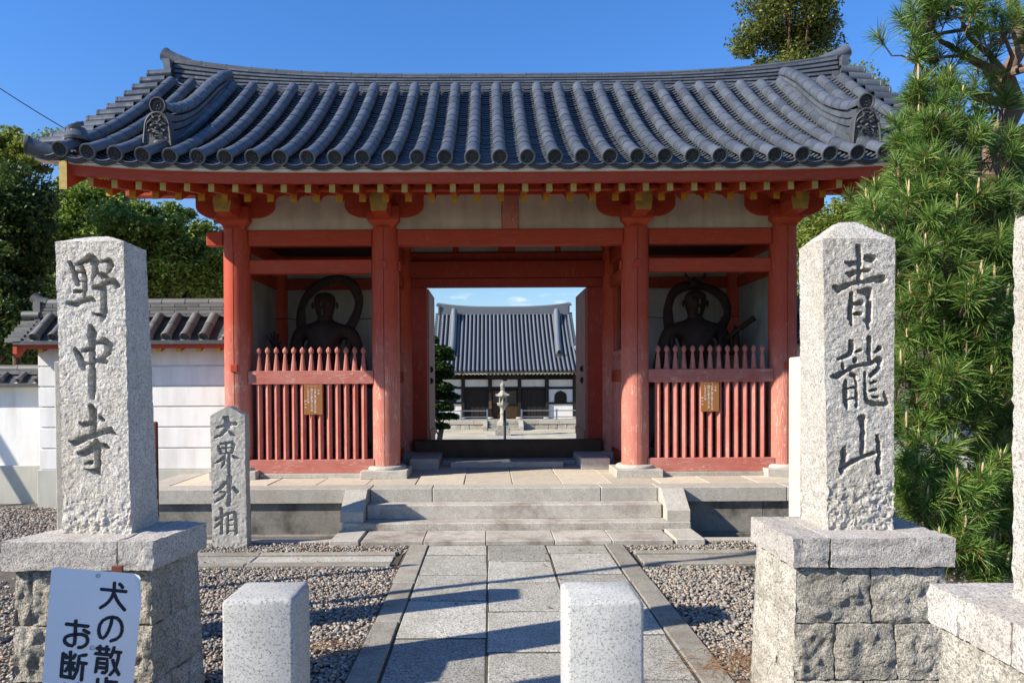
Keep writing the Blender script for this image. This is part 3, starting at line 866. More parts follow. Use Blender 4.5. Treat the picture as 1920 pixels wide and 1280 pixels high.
# guardian niches: plaster walls, rails, slatted fences
for sx in (-1, 1):
    xo, xi = XC + sx * 3.307, XC + sx * 1.515
    a, b = sorted((xo, xi))
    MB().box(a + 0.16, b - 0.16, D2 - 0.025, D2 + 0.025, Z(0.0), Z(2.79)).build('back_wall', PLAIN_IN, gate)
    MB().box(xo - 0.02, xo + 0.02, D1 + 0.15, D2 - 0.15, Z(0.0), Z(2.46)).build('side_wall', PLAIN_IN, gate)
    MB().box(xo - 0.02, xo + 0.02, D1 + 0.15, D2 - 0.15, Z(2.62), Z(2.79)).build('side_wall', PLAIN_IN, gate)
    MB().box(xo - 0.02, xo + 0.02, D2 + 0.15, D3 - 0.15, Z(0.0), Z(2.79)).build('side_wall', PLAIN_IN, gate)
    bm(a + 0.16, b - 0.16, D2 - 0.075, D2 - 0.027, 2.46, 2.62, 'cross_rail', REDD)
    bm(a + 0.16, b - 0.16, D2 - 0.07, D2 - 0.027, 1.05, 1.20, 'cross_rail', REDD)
    # ceiling of the niche
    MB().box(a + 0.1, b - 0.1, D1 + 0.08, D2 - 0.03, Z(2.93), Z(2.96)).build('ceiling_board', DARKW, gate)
    # front fence
    fa, fb = a + 0.14, b - 0.14
    bm(fa, fb, D1 - 0.10, D1 - 0.02, 1.127, 1.285, 'fence_rail', REDXW, 0.006)
    bm(fa - 0.01, fb + 0.01, D1 - 0.115, D1 - 0.0, 0.052, 0.215, 'fence_rail', REDXW, 0.006)
    # slat: octagonal-fronted lower shaft, tapering finial with a ball
    if sx < 0:
        lo = MB(); w = 0.0345
        pl = [(-w, 0.03), (-w, 0), (w * 0.15, -w * 1.15), (w, 0), (w, 0.03)]
        lo.ext(pl, 'z', 0, 0.911); slat_me = lo.mesh('fence_slat', REDS)
        fi = MB(); vs = []
        secs = [(0.034, 0.0), (0.015, 0.195), (0.013, 0.20), (0.026, 0.222), (0.029, 0.24), (0.024, 0.262), (0.004, 0.286)]
        for r, z in secs:
            for k in range(8):
                an = PI / 8 + k * PI / 4; vs.append((r / 0.924 * math.cos(an), r / 0.924 * math.sin(an), z))
        fs = [tuple(reversed(range(8)))] + [(i * 8 + k, i * 8 + (k + 1) % 8, i * 8 + 8 + (k + 1) % 8, i * 8 + 8 + k) for i in range(6) for k in range(8)] + [tuple(48 + k for k in range(8))]
        fi.add(vs, fs); fin_me = fi.mesh('fence_finial', REDS)
    xs0 = XC - 2.411 if sx < 0 else XC + 2.411
    for k in range(13):
        x = xs0 + (k - 6) * 0.1052
        place('fence_slat', slat_me, Matrix.Translation((x, D1 - 0.055, Z(0.216))), gate)
        place('fence_finial', fin_me, Matrix.Translation((x, D1 - 0.055, Z(1.286))), gate)
    # side fence towards the passage
    for h0, h1 in ((1.127, 1.285), (0.05, 0.215)):
        bm(xi - 0.04, xi + 0.04, D1 + 0.15, D2 - 0.15, h0, h1, 'fence_rail', REDY, 0.006)
    n = 12
    for k in range(n):
        y = D1 + 0.20 + k * (D2 - D1 - 0.40) / (n - 1)
        place('fence_slat', slat_me, Matrix.Translation((xi, y, Z(0.216))) @ Matrix.Rotation(-sx * PI / 2, 4, 'Z'), gate)
        place('fence_finial', fin_me, Matrix.Translation((xi, y, Z(1.286))), gate)

# ---- roof woodwork
# boarding: curved sheets on both sides carried down to the eaves
m = MB(); under = MB(); NX, NY = 24, 14
def board_h(x, d):     # underside boarding follows the rafters
    dd = min(d, 2 * DR - d)
    h1 = 3.345 + (dd - 8.23) * 0.50 if dd > 8.23 else 3.275 + (dd - 7.84) * 0.18
    return h1 + lift(x)
for side in (0, 1):
    grid = []
    for i in range(NX + 1):
        x = -4.66 + 9.32 * i / NX
        row = []
        for j in range(NY + 1):
            d = 7.80 + (DR - 7.80) * j / NY
            y = d if side == 0 else 2 * DR - d
            row.append((XC + x, y, Z(board_h(x, d) + 0.012)))
        grid.append(row)
    vs = [p for r in grid for p in r]
    fs = [(i * (NY + 1) + j, (i + 1) * (NY + 1) + j, (i + 1) * (NY + 1) + j + 1, i * (NY + 1) + j + 1) for i in range(NX) for j in range(NY)]
    m.add(vs, fs)
    # upper layer directly under the tiles
    vs = []
    for i in range(NX + 1):
        x = -4.80 + 9.6 * i / NX
        for j in range(NY + 1):
            d = 7.72 + (DR - 7.72) * j / NY
            y = d if side == 0 else 2 * DR - d
            vs.append((XC + x, y, Z(surf(x, d) - 0.125)))
    under.add(vs, fs)
roofo = m.build('roof', BOARDS, gate)
under.build('tile_bed', TILE_D, roofo)
def curved_board(name, mat, y0, y1, hb, ht, xmax=4.62, n=22, back=False):
    m = MB(); vs = []
    for i in range(n + 1):
        x = -xmax + 2 * xmax * i / n; l = lift(x) * 1.05
        ya, yb = (y0, y1) if not back else (2 * DR - y1, 2 * DR - y0)
        vs += [(XC + x, ya, Z(hb + l)), (XC + x, yb, Z(hb + l)), (XC + x, yb, Z(ht + l)), (XC + x, ya, Z(ht + l))]
    fs = [(0, 1, 2, 3), tuple(n * 4 + k for k in (3, 2, 1, 0))]
    for i in range(n):
        for k in range(4): fs.append((i * 4 + k, i * 4 + (k + 1) % 4, i * 4 + 4 + (k + 1) % 4, i * 4 + 4 + k))
    return m.add(vs, fs).build(name, mat, roofo)
for back in (False, True):
    curved_board('eave_board', REDX, 7.775, 7.85, 3.215, 3.318, back=back)
    curved_board('upper_eave_board', WBOARD, 7.73, 7.88, 3.316, 3.384, xmax=4.93, back=back)
    curved_board('rafter_batten', REDX, 8.20, 8.30, 3.245, 3.275, back=back)
# rafters
PR = 0.2525
def rafter_mesh(L, w, h, sl, name, mend):
    c, s = math.cos(sl), math.sin(sl)
    m = MB()
    vs = []
    for y in (0, L):
        for (x, z) in ((-w / 2, 0), (w / 2, 0), (w / 2, h), (-w / 2, h)):
            vs.append((x, y, z + y * math.tan(sl)))
    m.add(vs, [(0, 3, 2, 1), (4, 5, 6, 7), (0, 1, 5, 4), (1, 2, 6, 5), (2, 3, 7, 6), (3, 0, 4, 7)])
    me = m.mesh(name, REDY); me.materials.append(mend)
    for p in me.polygons:
        if p.center.y < 1e-4: p.material_index = 1
    return me
lo_me = rafter_mesh(DR - 8.23, 0.072, 0.112, math.atan(0.50), 'lower_rafter', YEL)
up_me = rafter_mesh(0.75, 0.062, 0.085, math.atan(0.18), 'flying_rafter', YELG)
for k in range(36):
    x = (k - 17.5) * PR
    place('lower_rafter', lo_me, Matrix.Translation((XC + x, 8.23, Z(3.122 + lift(x)))), gate)
    place('flying_rafter', up_me, Matrix.Translation((XC + x, 7.84, Z(3.130 + lift(x)))), gate)
    place('lower_rafter', lo_me, Matrix.Translation((XC + x, 2 * DR - 8.23, Z(3.122 + lift(x)))) @ Matrix.Rotation(PI, 4, 'Z'), gate)
# barge boards with yellow cut ends
for sx in (-1, 1):
    for back in (0, 1):
        m = MB(); vs = []; n = 14
        for i in range(n + 1):
            d = 7.70 + (DR - 7.70) * i / n
            top = surf(4.6, d) - 0.12; bot = top - (0.29 - 0.05 * math.sin(i / n * PI))
            y = d if not back else 2 * DR - d
            a, b = XC + sx * 4.585, XC + sx * 4.665
            vs += [(a, y, Z(bot)), (b, y, Z(bot)), (b, y, Z(top)), (a, y, Z(top))]
        fs = [(0, 1, 2, 3), tuple(n * 4 + k for k in (3, 2, 1, 0))]
        for i in range(n):
            for k in range(4): fs.append((i * 4 + k, i * 4 + (k + 1) % 4, i * 4 + 4 + (k + 1) % 4, i * 4 + 4 + k))
        o = m.add(vs, fs).build('barge_board', REDY, gate)
        o.data.materials.append(YELG)
        for p in o.data.polygons:
            if abs(p.normal.y) > 0.8 and p.area > 0.01 and len(p.vertices) == 4 and abs(p.center.y + o.matrix_basis.translation.y + D1 - (7.70 if not back else 2 * DR - 7.70)) < 0.05: p.material_index = 1
    # plaster pediment
    MB().ext([(D1 + 0.1, Z(3.55)), (D3 - 0.1, Z(3.55)), (D2, Z(4.35))], 'x', XC + sx * 3.307 - 0.02, XC + sx * 3.307 + 0.02).build('gable_panel', PLA, gate)
    MB().box(XC + sx * 3.307 - 0.02, XC + sx * 3.307 + 0.02, D1 + 0.02, D3 - 0.02, Z(2.98), Z(3.10)).build('gable_panel', PLA, gate)

# ---- tiles
def ptrans(x, d, off=0.0):
    "matrix that stands on the slope at x,d: +Y runs up the slope"
    return Matrix.Translation((XC + x, d, Z(surf(x, d) + off))) @ Matrix.Rotation(slope(d), 4, 'X')
def cover_mesh(L, r, lip=0.0018, n=10, name='cover_tile', mat=TILE, a0=-8, a1=188):
    m = MB(); vs = []
    rings = [(0, r - 0.004), (0, r + lip), (0.025, r + lip), (0.028, r), (L, r - 0.002)]
    for y, rr in rings:
        for k in range(n + 1):
            a = R(a0 + (a1 - a0) * k / n); vs.append((rr * math.cos(a), y, rr * math.sin(a)))
    fs = []
    for i in range(len(rings) - 1):
        for k in range(n): fs.append((i * (n + 1) + k, i * (n + 1) + k + 1, (i + 1) * (n + 1) + k + 1, (i + 1) * (n + 1) + k))
    return m.add(vs, fs)
def disc_geo(m, r, y0=0.0, dirn=-1, petals=8):
    "round end face with rim, sunk field, centre boss and ring of lobes"
    vs, fs = [], []; n = 24
    prof = [(r - 0.002, 0.03), (r, 0.0), (r - 0.004, -0.010), (r - 0.016, -0.010), (r - 0.020, 0.020), (0.03, 0.020)]
    for rr, y in prof:
        for k in range(n): vs.append((rr * math.cos(2 * PI * k / n), y0 + y, rr * math.sin(2 * PI * k / n)))
    for i in range(len(prof) - 1):
        for k in range(n):
            j = (k + 1) % n; fs.append((i * n + k, i * n + j, (i + 1) * n + j, (i + 1) * n + k))
    fs.append(tuple((len(prof) - 1) * n + k for k in range(n)))
    m.add(vs, fs)
    def boss(cx, cz, br, h):
        v = [(cx + br * math.cos(a), y0 + 0.0205, cz + br * math.sin(a)) for a in (2 * PI * q / 7 for q in range(7))]
        v += [(cx + br * 0.6 * math.cos(a), y0 + 0.0205 - h, cz + br * 0.6 * math.sin(a)) for a in (2 * PI * q / 7 for q in range(7))]
        m.add(v, [(q, (q + 1) % 7, 7 + (q + 1) % 7, 7 + q) for q in range(7)] + [tuple(range(7, 14))])
    boss(0, 0, 0.013, 0.018)
    for q in range(petals):
        a = 2 * PI * (q + 0.5) / petals; boss(0.034 * math.cos(a), 0.034 * math.sin(a), 0.0115, 0.014)
    return m
CT = 0.280
COVER = cover_mesh(0.31, 0.073).mesh('cover_tile', TILE, True, None, 35)
END = cover_mesh(0.31, 0.0735, lip=0.004)
disc_geo(END, 0.083)
END = END.mesh('eave_tile', TILE, True, None, 35)
END.materials.append(TILE_D)
for p in END.polygons:
    if p.center.y < 0.022 and math.hypot(p.center.x, p.center.z) < 0.062: p.material_index = 1
def course(d0, s):       # depth after walking s metres up the slope
    d = d0
    k = 12
    for _ in range(k): d += math.cos(slope(d)) * s / k
    return d
STEP = 0.285
while True:                      # choose the exposure so that the last tile ends right under the ridge
    ds = [DE]
    while ds[-1] < 10.45: ds.append(course(ds[-1], STEP))
    if any(10.105 < d < 10.135 for d in ds): break
    STEP -= 0.0005
rest = MB()
def add_mesh(mb, me, M4):
    mb.add([M4 @ v.co for v in me.vertices], [tuple(p.vertices) for p in me.polygons])
plainc = cover_mesh(0.31, 0.073, n=6).mesh('tmp', TILE)
ROWS = [(k - 16.5) * CT for k in range(34)]
for x in ROWS:
    for i, d in enumerate(ds[:-1]):
        if d > 10.14: continue
        Mx = ptrans(x, d)
        jit = Matrix.Rotation(random.uniform(-0.003, 0.003), 4, 'X') @ Matrix.Rotation(random.uniform(-0.004, 0.004), 4, 'Z')
        if i == 0:
            o = place('eave_tile', END, Matrix.Translation((XC + x, d - 0.012, Z(surf(x, d)))) @ Matrix.Rotation(slope(d), 4, 'X'), roofo)
        elif i <= 8:
            place('cover_tile', COVER, Mx @ jit, roofo)
        else:
            add_mesh(rest, plainc, Mx @ jit)
    for i, d in enumerate(ds[:-1]):           # rear slope
        if d > 10.2: continue
        y = 2 * DR - d
        add_mesh(rest, plainc, Matrix.Translation((XC + x, y, Z(surf(x, y)))) @ Matrix.Rotation(PI, 4, 'Z') @ Matrix.Rotation(slope(d), 4, 'X'))
o = rest.build('upper_cover_tiles', TILE_I, roofo, smooth=True); put(o, kind='stuff')
# pan tiles: trough-shaped courses stepping down like shallow saucers between the rows
def pans():
    V, Fa = [], []
    seg = 6; exp = 0.086
    dl = [7.69]
    while dl[-1] < 10.5: dl.append(course(max(dl[-1], DE - 0.08), exp))
    cols_ = [(a + b) / 2 for a, b in zip(ROWS[:-1], ROWS[1:])]
    for back in (0, 1):
        step = 1 if not back else 2
        for xc in cols_:
            for i in range(0, len(dl) - step, step):
                da, db = dl[i], dl[i + step]
                k0 = len(V)
                jz = random.uniform(-0.003, 0.003)
                for (d, off) in ((da, -0.016), (da, 0.0), (db + 0.025, -0.042)):
                    for s in range(seg + 1):
                        u = -1 + 2 * s / seg
                        x = xc + u * CT * 0.42
                        z = surf(xc, d) - 0.058 + off + 0.03 + 0.046 * (u * u - 1) + jz
                        yy = d - (0.012 if off == -0.016 else 0.012 * (1 if d == da else 0)) * (1 - u * u)
                        V.append((XC + x, yy if not back else 2 * DR - yy, Z(z)))
                for r_ in (0, 1):
                    for s in range(seg):
                        a = k0 + r_ * (seg + 1) + s
                        Fa.append((a, a + 1, a + seg + 2, a + seg + 1))
    # thick stacked front lips at the eave
    for xc in cols_ + [ROWS[0] - CT / 2 - 0.02, ROWS[-1] + CT / 2 + 0.02]:
        for q in range(3):
            k0 = len(V)
            for (dy, dz) in ((0.0, 0.0), (0.0, -0.012), (0.10, -0.012), (0.10, 0.0)):
                for s in range(seg + 1):
                    u = -1 + 2 * s / seg
                    V.append((XC + xc + u * CT * 0.45, 7.668 + q * 0.014 + dy, Z(surf(xc, DE) - 0.022 - q * 0.017 + dz + 0.045 * (u * u - 1))))
            for r_ in range(4):
                for s in range(seg):
                    a = k0 + r_ * (seg + 1) + s; b = k0 + ((r_ + 1) % 4) * (seg + 1) + s
                    Fa.append((a, a + 1, b + 1, b))
    me = npmesh('pan_tiles', np.array(V) - np.array((XC, DR, Z(3.4))), np.array(Fa), TILE_I)
    o = place('pan_tiles', me, Matrix.Translation((XC, DR, Z(3.4))), roofo)
    put(o, kind='stuff')
pans()

# main ridge: bottom course, thin courses, round cap, end plates
RX = 4.70
def ridge_top(x): return 5.515 + 0.28 * (abs(x) / RX) ** 3.4
def ridge_bot(x): return 5.225 + 0.075 * (abs(x) / RX) ** 4
def ridge():
    layers = 7
    for li in range(layers):
        f0, f1 = li / layers, (li + 1) / layers
        if li == 0: w = 0.20
        elif li < layers - 1: w = 0.172 - 0.014 * li
        else: w = None
        L = 0.355 if li in (0, layers - 1) else 0.30
        x = -RX + (0 if li % 2 == 0 else -L / 2)
        while x < RX - 0.02:
            a, b = max(x, -RX), min(x + L, RX)
            x += L
            if b - a < 0.05: continue
            def zz(xx, f): return Z(ridge_bot(xx) + (ridge_top(xx) - ridge_bot(xx)) * f)
            m = MB()
            if w is not None:
                g = 0.0022; th = 0.92
                vs = []
                for xx in (a + g, b - g):
                    z0 = zz(xx, f0 + 0.02); z1 = zz(xx, f0 + (f1 - f0) * th)
                    sl = 0.012
                    vs += [(XC + xx, D2 - w + 0.03, z0), (XC + xx, D2 - w, z0 + (z1 - z0) * 0.25), (XC + xx, D2 - w + 0.012, z1), (XC + xx, D2 + w - 0.012, z1), (XC + xx, D2 + w, z0 + (z1 - z0) * 0.25), (XC + xx, D2 + w - 0.03, z0)]
                m.add(vs, [(5, 4, 3, 2, 1, 0), (6, 7, 8, 9, 10, 11)] + [(k, (k + 1) % 6, 6 + (k + 1) % 6, 6 + k) for k in range(6)])
                m.build('ridge_tile', TILE, roofo)
            else:
                n = 8; vs = []
                for xx in (a, a + 0.02, a + 0.022, b):
                    rr = 0.082 if xx < a + 0.021 else 0.077
                    zc = zz(xx, f0) - 0.005
                    for k in range(n + 1):
                        t = PI * k / n; vs.append((XC + xx, D2 - rr * math.cos(t) * 1.15, zc + rr * math.sin(t) * 0.85))
                fs = [(i * (n + 1) + k, i * (n + 1) + k + 1, (i + 1) * (n + 1) + k + 1, (i + 1) * (n + 1) + k) for i in range(3) for k in range(n)]
                fs += [tuple(range(n + 1))]
                m.add(vs, fs).build('ridge_cap_tile', TILE, roofo, smooth=True, angle=35)
    # dark core so nothing shows through joints
    m = MB(); vs = []; n = 20
    for i in range(n + 1):
        x = -RX + 0.03 + (2 * RX - 0.06) * i / n
        zb, zt = Z(ridge_bot(x) - 0.25), Z(ridge_bot(x) + (ridge_top(x) - ridge_bot(x)) * 0.9)
        vs += [(XC + x, D2 - 0.09, zb), (XC + x, D2 + 0.09, zb), (XC + x, D2 + 0.09, zt), (XC + x, D2 - 0.09, zt)]
    fs = [(0, 1, 2, 3), tuple(n * 4 + k for k in (3, 2, 1, 0))] + [(i * 4 + k, i * 4 + (k + 1) % 4, i * 4 + 4 + (k + 1) % 4, i * 4 + 4 + k) for i in range(n) for k in range(4)]
    m.add(vs, fs).build('ridge_core', TILE_D, roofo)
    # upturned ends, slim end plates
    for sx in (-1, 1):
        pts = [(XC + sx * x, D2, Z(h)) for x, h in ((4.52, 5.68), (4.67, 5.735), (4.80, 5.79), (4.88, 5.84))]
        MB().tube(pts, [0.085, 0.088, 0.092, 0.098], 14).build('ridge_end_tile', TILE, roofo, smooth=True)
        vs = [(4.71, 5.23), (4.80, 5.23), (4.80, 5.50), (4.82, 5.62), (4.84, 5.70), (4.73, 5.70), (4.71, 5.45)]
        m = MB().ext([(XC + sx * a, Z(b)) for a, b in vs], 'y', D2 - 0.19, D2 + 0.19)
        m.build('ridge_end_plate', TILE, roofo, smooth=True, angle=30)
        m = MB().box(*(sorted((XC + sx * 4.55, XC + sx * 4.93))), D2 - 0.17, D2 + 0.17, Z(5.20), Z(5.245)); m.build('ridge_tile', TILE, roofo)
        MB().tube([(XC + sx * 4.72, D2 - 0.22, Z(5.20)), (XC + sx * 5.04, D2 - 0.22, Z(5.215))], 0.062, 12).build('verge_tile', TILE, roofo, smooth=True)
ridge()
# plain strip under the ridge's bottom course
for s_ in (0,):
    m = MB(); vs = []; n = 20
    for i in range(n + 1):
        x = -RX + 2 * RX * i / n
        vs += [(XC + x, D2 - 0.31, Z(ridge_bot(x) - 0.10)), (XC + x, D2 - 0.19, Z(ridge_bot(x) + 0.01)), (XC + x, D2 - 0.19, Z(ridge_bot(x) - 0.2))]
    fs = [(i * 3 + k, i * 3 + 3 + k, i * 3 + 3 + (k + 1) % 3, i * 3 + (k + 1) % 3) for i in range(n) for k in range(3)]
    m.add(vs, fs).build('ridge_bedding', TILE_D, roofo)

# verge: short barrels poking out sideways up both edges, corner barrel and its disc cap
vt = cover_mesh(0.34, 0.073, lip=0.004, n=12, a0=0, a1=360)
VERGE = vt.mesh('verge_tile', TILE, True, None, 35)
for sx in (-1, 1):
    for back in (0, 1):
        d = 7.98
        while d < 10.6:
            y = d if not back else 2 * DR - d
            Mx = Matrix.Translation((XC + sx * (5.02 if sx > 0 else 5.02), y, Z(surf(4.85, d) - 0.035))) @ Matrix.Rotation(PI / 2 if sx > 0 else -PI / 2, 4, 'Z') @ Matrix.Rotation(R(4), 4, 'X')
            place('verge_tile', VERGE, Mx, roofo)
            d = course(d, 0.285)
        # running edge tile on top of the barrels
    # verge pan slabs
    m = MB(); vs = []; n = 12
    for i in range(n + 1):
        d = 7.95 + (DR - 7.95) * i / n
        for a, b in ((4.60, -0.06), (4.90, -0.075), (4.90, -0.11), (4.60, -0.10)):
            vs.append((XC + sx * a, d, Z(surf(4.8, d) + b)))
    fs = [(0, 1, 2, 3)] + [(i * 4 + k, i * 4 + (k + 1) % 4, i * 4 + 4 + (k + 1) % 4, i * 4 + 4 + k) for i in range(n) for k in range(4)]
    m.add(vs, fs).build('verge_slab', TILE, roofo)
    # corner barrel lying across the verge, with a disc facing out
    a = MB().tube([(XC + sx * 4.62, 7.80, Z(3.50)), (XC + sx * 4.82, 7.75, Z(3.535)), (XC + sx * 4.98, 7.70, Z(3.59))], [0.085, 0.088, 0.094], 16)
    a.build('corner_tile', TILE, roofo, smooth=True)
    dm = disc_geo(MB(), 0.10).mesh('corner_disc', TILE_D, True, None, 35)
    place('corner_disc', dm, Matrix.Translation((XC + sx * 4.99, 7.697, Z(3.593))) @ Matrix.Rotation(sx * R(70), 4, 'Z'), roofo)
    # lid ornament: a squat dome with a tilted disc on top of the last row
    q = (XC + sx * 4.60, 7.95, Z(surf(4.6, 7.95)))
    MB().lathe(q[0], q[1], [(0.135, q[2] + 0.03), (0.145, q[2] + 0.06), (0.12, q[2] + 0.10), (0.085, q[2] + 0.14), (0.075, q[2] + 0.17)], 18).build('corner_lid', TILE, roofo, smooth=True)
    dm = disc_geo(MB(), 0.088)
    place('corner_lid_disc', dm.mesh('corner_lid_disc', TILE, True, None, 35), Matrix.Translation((q[0] + sx * 0.02, q[1] - 0.02, q[2] + 0.205)) @ Matrix.Rotation(sx * R(25), 4, 'Z') @ Matrix.Rotation(R(-58), 4, 'X'), roofo)

# descending ridges
DRP = [(10.46, 5.42), (9.85, 5.05), (9.40, 4.72), (9.07, 4.49), (8.68, 4.285), (8.39, 4.175), (8.10, 4.13)]
def dr_top(d):
    P = DRP[::-1]
    for (a, ha), (b, hb) in zip(P[:-1], P[1:]):
        if d <= b:
            t = (d - a) / (b - a); t = max(0, t); return ha + (hb - ha) * t
    return P[-1][1]
def demon_tile(x, d):
    "arched end tile carrying a carved demon face"
    root = gate
    z0 = Z(surf(x, d) - 0.06)
    pts = []
    w = 0.142; H = 0.41
    for k in range(17):
        a = PI * k / 16
        pts.append((w * math.cos(a) * (1.0), 0.25 + (H - 0.25) * math.sin(a)))
    poly = [(w * 1.12, 0.0)] + pts + [(-w * 1.12, 0.0), (-0.06, -0.02), (0, 0.03), (0.06, -0.02)]
    poly = [(x_, z_) for x_, z_ in poly]
    mb = MB().ext([(XC + x + px_, z0 + pz_) for px_, pz_ in poly], 'y', d - 0.035, d + 0.05)
    o = mb.build('demon_end_tile', TILE_D, root)
    # beaded rim
    rim = MB()
    arch = [(-w * 1.05, 0.04), (-w, 0.14)] + [(p[0] * -0.92, p[1] - 0.008) for p in pts] + [(w, 0.14), (w * 1.05, 0.04)]
    rim.tube([(XC + x + a, d - 0.04, z0 + b) for a, b in arch], 0.014, 6)
    for i in range(len(arch) - 1):
        a, b = arch[i], arch[i + 1]
        for t in (0.25, 0.75):
            cx_, cz_ = a[0] + (b[0] - a[0]) * t, a[1] + (b[1] - a[1]) * t
            k = 0.86
            rim.lathe(0, 0, [(0.004, -0.006), (0.009, 0), (0.004, 0.006)], 6)
            n6 = len(rim.v) - 18
            for q in range(n6, len(rim.v)):
                vx, vy, vz = rim.v[q]; rim.v[q] = (XC + x + cx_ * k + vx, d - 0.042 + vz, z0 + cz_ * k + 0.02 + vy)
    rim.build('rim', TILE_D, o, smooth=True)
    def blob(nm, cx_, cz_, rx, rz, dep, n=10):
        f = MB()
        vs = [(XC + x + cx_, d - 0.035 - dep, z0 + cz_)]
        for rr, yy in ((0.55, 0.85), (0.85, 0.5), (1.0, 0.0)):
            for k in range(n):
                a = 2 * PI * k / n
                vs.append((XC + x + cx_ + rx * rr * math.cos(a), d - 0.035 - dep * yy, z0 + cz_ + rz * rr * math.sin(a)))
        fs = [(0, 1 + k, 1 + (k + 1) % n) for k in range(n)]
        for i in range(2):
            for k in range(n): fs.append((1 + i * n + k, 1 + (i + 1) * n + k, 1 + (i + 1) * n + (k + 1) % n, 1 + i * n + (k + 1) % n))
        f.add(vs, fs).build(nm, TILE_D, o, smooth=True, angle=60)
    def tb(nm, pts, r, n):
        MB().tube(pts, r, n).build(nm, TILE_D, o, smooth=True, angle=60)
    for s in (-1, 1):
        blob('eye', s * 0.050, 0.262, 0.032, 0.024, 0.030)          # bulging eyes
        tb('brow', [(XC + x + s * 0.012, d - 0.06, z0 + 0.285), (XC + x + s * 0.05, d - 0.07, z0 + 0.315), (XC + x + s * 0.10, d - 0.05, z0 + 0.285), (XC + x + s * 0.115, d - 0.04, z0 + 0.25)], [0.012, 0.015, 0.012, 0.006], 6)   # brows
        blob('cheek', s * 0.082, 0.205, 0.024, 0.02, 0.025)           # cheeks
        tb('fang', [(XC + x + s * 0.045, d - 0.05, z0 + 0.185), (XC + x + s * 0.065, d - 0.06, z0 + 0.165), (XC + x + s * 0.06, d - 0.05, z0 + 0.13)], [0.008, 0.009, 0.003], 5)   # fangs
        tb('horn', [(XC + x + s * 0.03, d - 0.05, z0 + 0.34), (XC + x + s * 0.055, d - 0.055, z0 + 0.375)], [0.016, 0.004], 6)  # horns
    blob('nose', 0, 0.225, 0.028, 0.022, 0.045)                       # nose
    tb('lip', [(XC + x - 0.05, d - 0.045, z0 + 0.19), (XC + x, d - 0.06, z0 + 0.198), (XC + x + 0.05, d - 0.045, z0 + 0.19)], 0.008, 6)
    tb('lip', [(XC + x - 0.045, d - 0.045, z0 + 0.15), (XC + x, d - 0.052, z0 + 0.14), (XC + x + 0.045, d - 0.045, z0 + 0.15)], 0.008, 6)
    blob('crest', 0, 0.07, 0.048, 0.048, 0.014, 14)
for sx in (-1, 1):
    for back in (0, 1):
        X0, X1 = sx * 3.83, sx * 3.89
        def xat(d): return X0 + (X1 - X0) * (d - 8.1) / 2.36
        n = 11
        dd = [8.16 + (10.5 - 8.16) * i / n for i in range(n + 1)]
        for a, b in zip(dd[:-1], dd[1:]):
            def pt(d, dx, h):
                y = d if not back else 2 * DR - d
                return (XC + xat(d) + dx, y, Z(h))
            for li in range(4):
                fr0, fr1 = li / 4, (li + 0.80) / 4
                w = 0.135 - 0.014 * li
                vs = []
                for d in (a + 0.002, b - 0.002):
                    hb = surf(4, d) - 0.05; ht = dr_top(d) - 0.03
                    h0, h1 = hb + (ht - hb) * fr0, hb + (ht - hb) * fr1
                    vs += [pt(d, -w, h0), pt(d, w, h0), pt(d, w - 0.006, h1), pt(d, -w + 0.006, h1)]
                MB().add(vs, [(0, 1, 2, 3), (7, 6, 5, 4)] + [(k, (k + 1) % 4, 4 + (k + 1) % 4, 4 + k) for k in range(4)]).build('descending_ridge_tile', TILE, roofo)
            vs = []; q = 10
            for i, (d, rr) in enumerate(((a, 0.090), (a + 0.02, 0.090), (a + 0.022, 0.085), (b + 0.01, 0.083))):
                for k in range(q + 1):
                    t = R(-15 + 210 * k / q); vs.append(pt(d, rr * math.cos(t), dr_top(d) + 0.005 + rr * math.sin(t)))
            MB().add(vs, [(i * (q + 1) + k, i * (q + 1) + k + 1, (i + 1) * (q + 1) + k + 1, (i + 1) * (q + 1) + k) for i in range(3) for k in range(q)] + [tuple(range(q + 1))]).build('descending_ridge_cap', TILE, roofo, smooth=True, angle=35)
    dm = disc_geo(MB(), 0.092).mesh('descending_ridge_disc', TILE_D, True, None, 35)
    place('descending_ridge_disc', dm, Matrix.Translation((XC + sx * 3.835, 8.13, Z(dr_top(8.1) + 0.02))) @ Matrix.Rotation(R(8), 4, 'X'), roofo)
    demon_tile(sx * 3.83, 8.15)
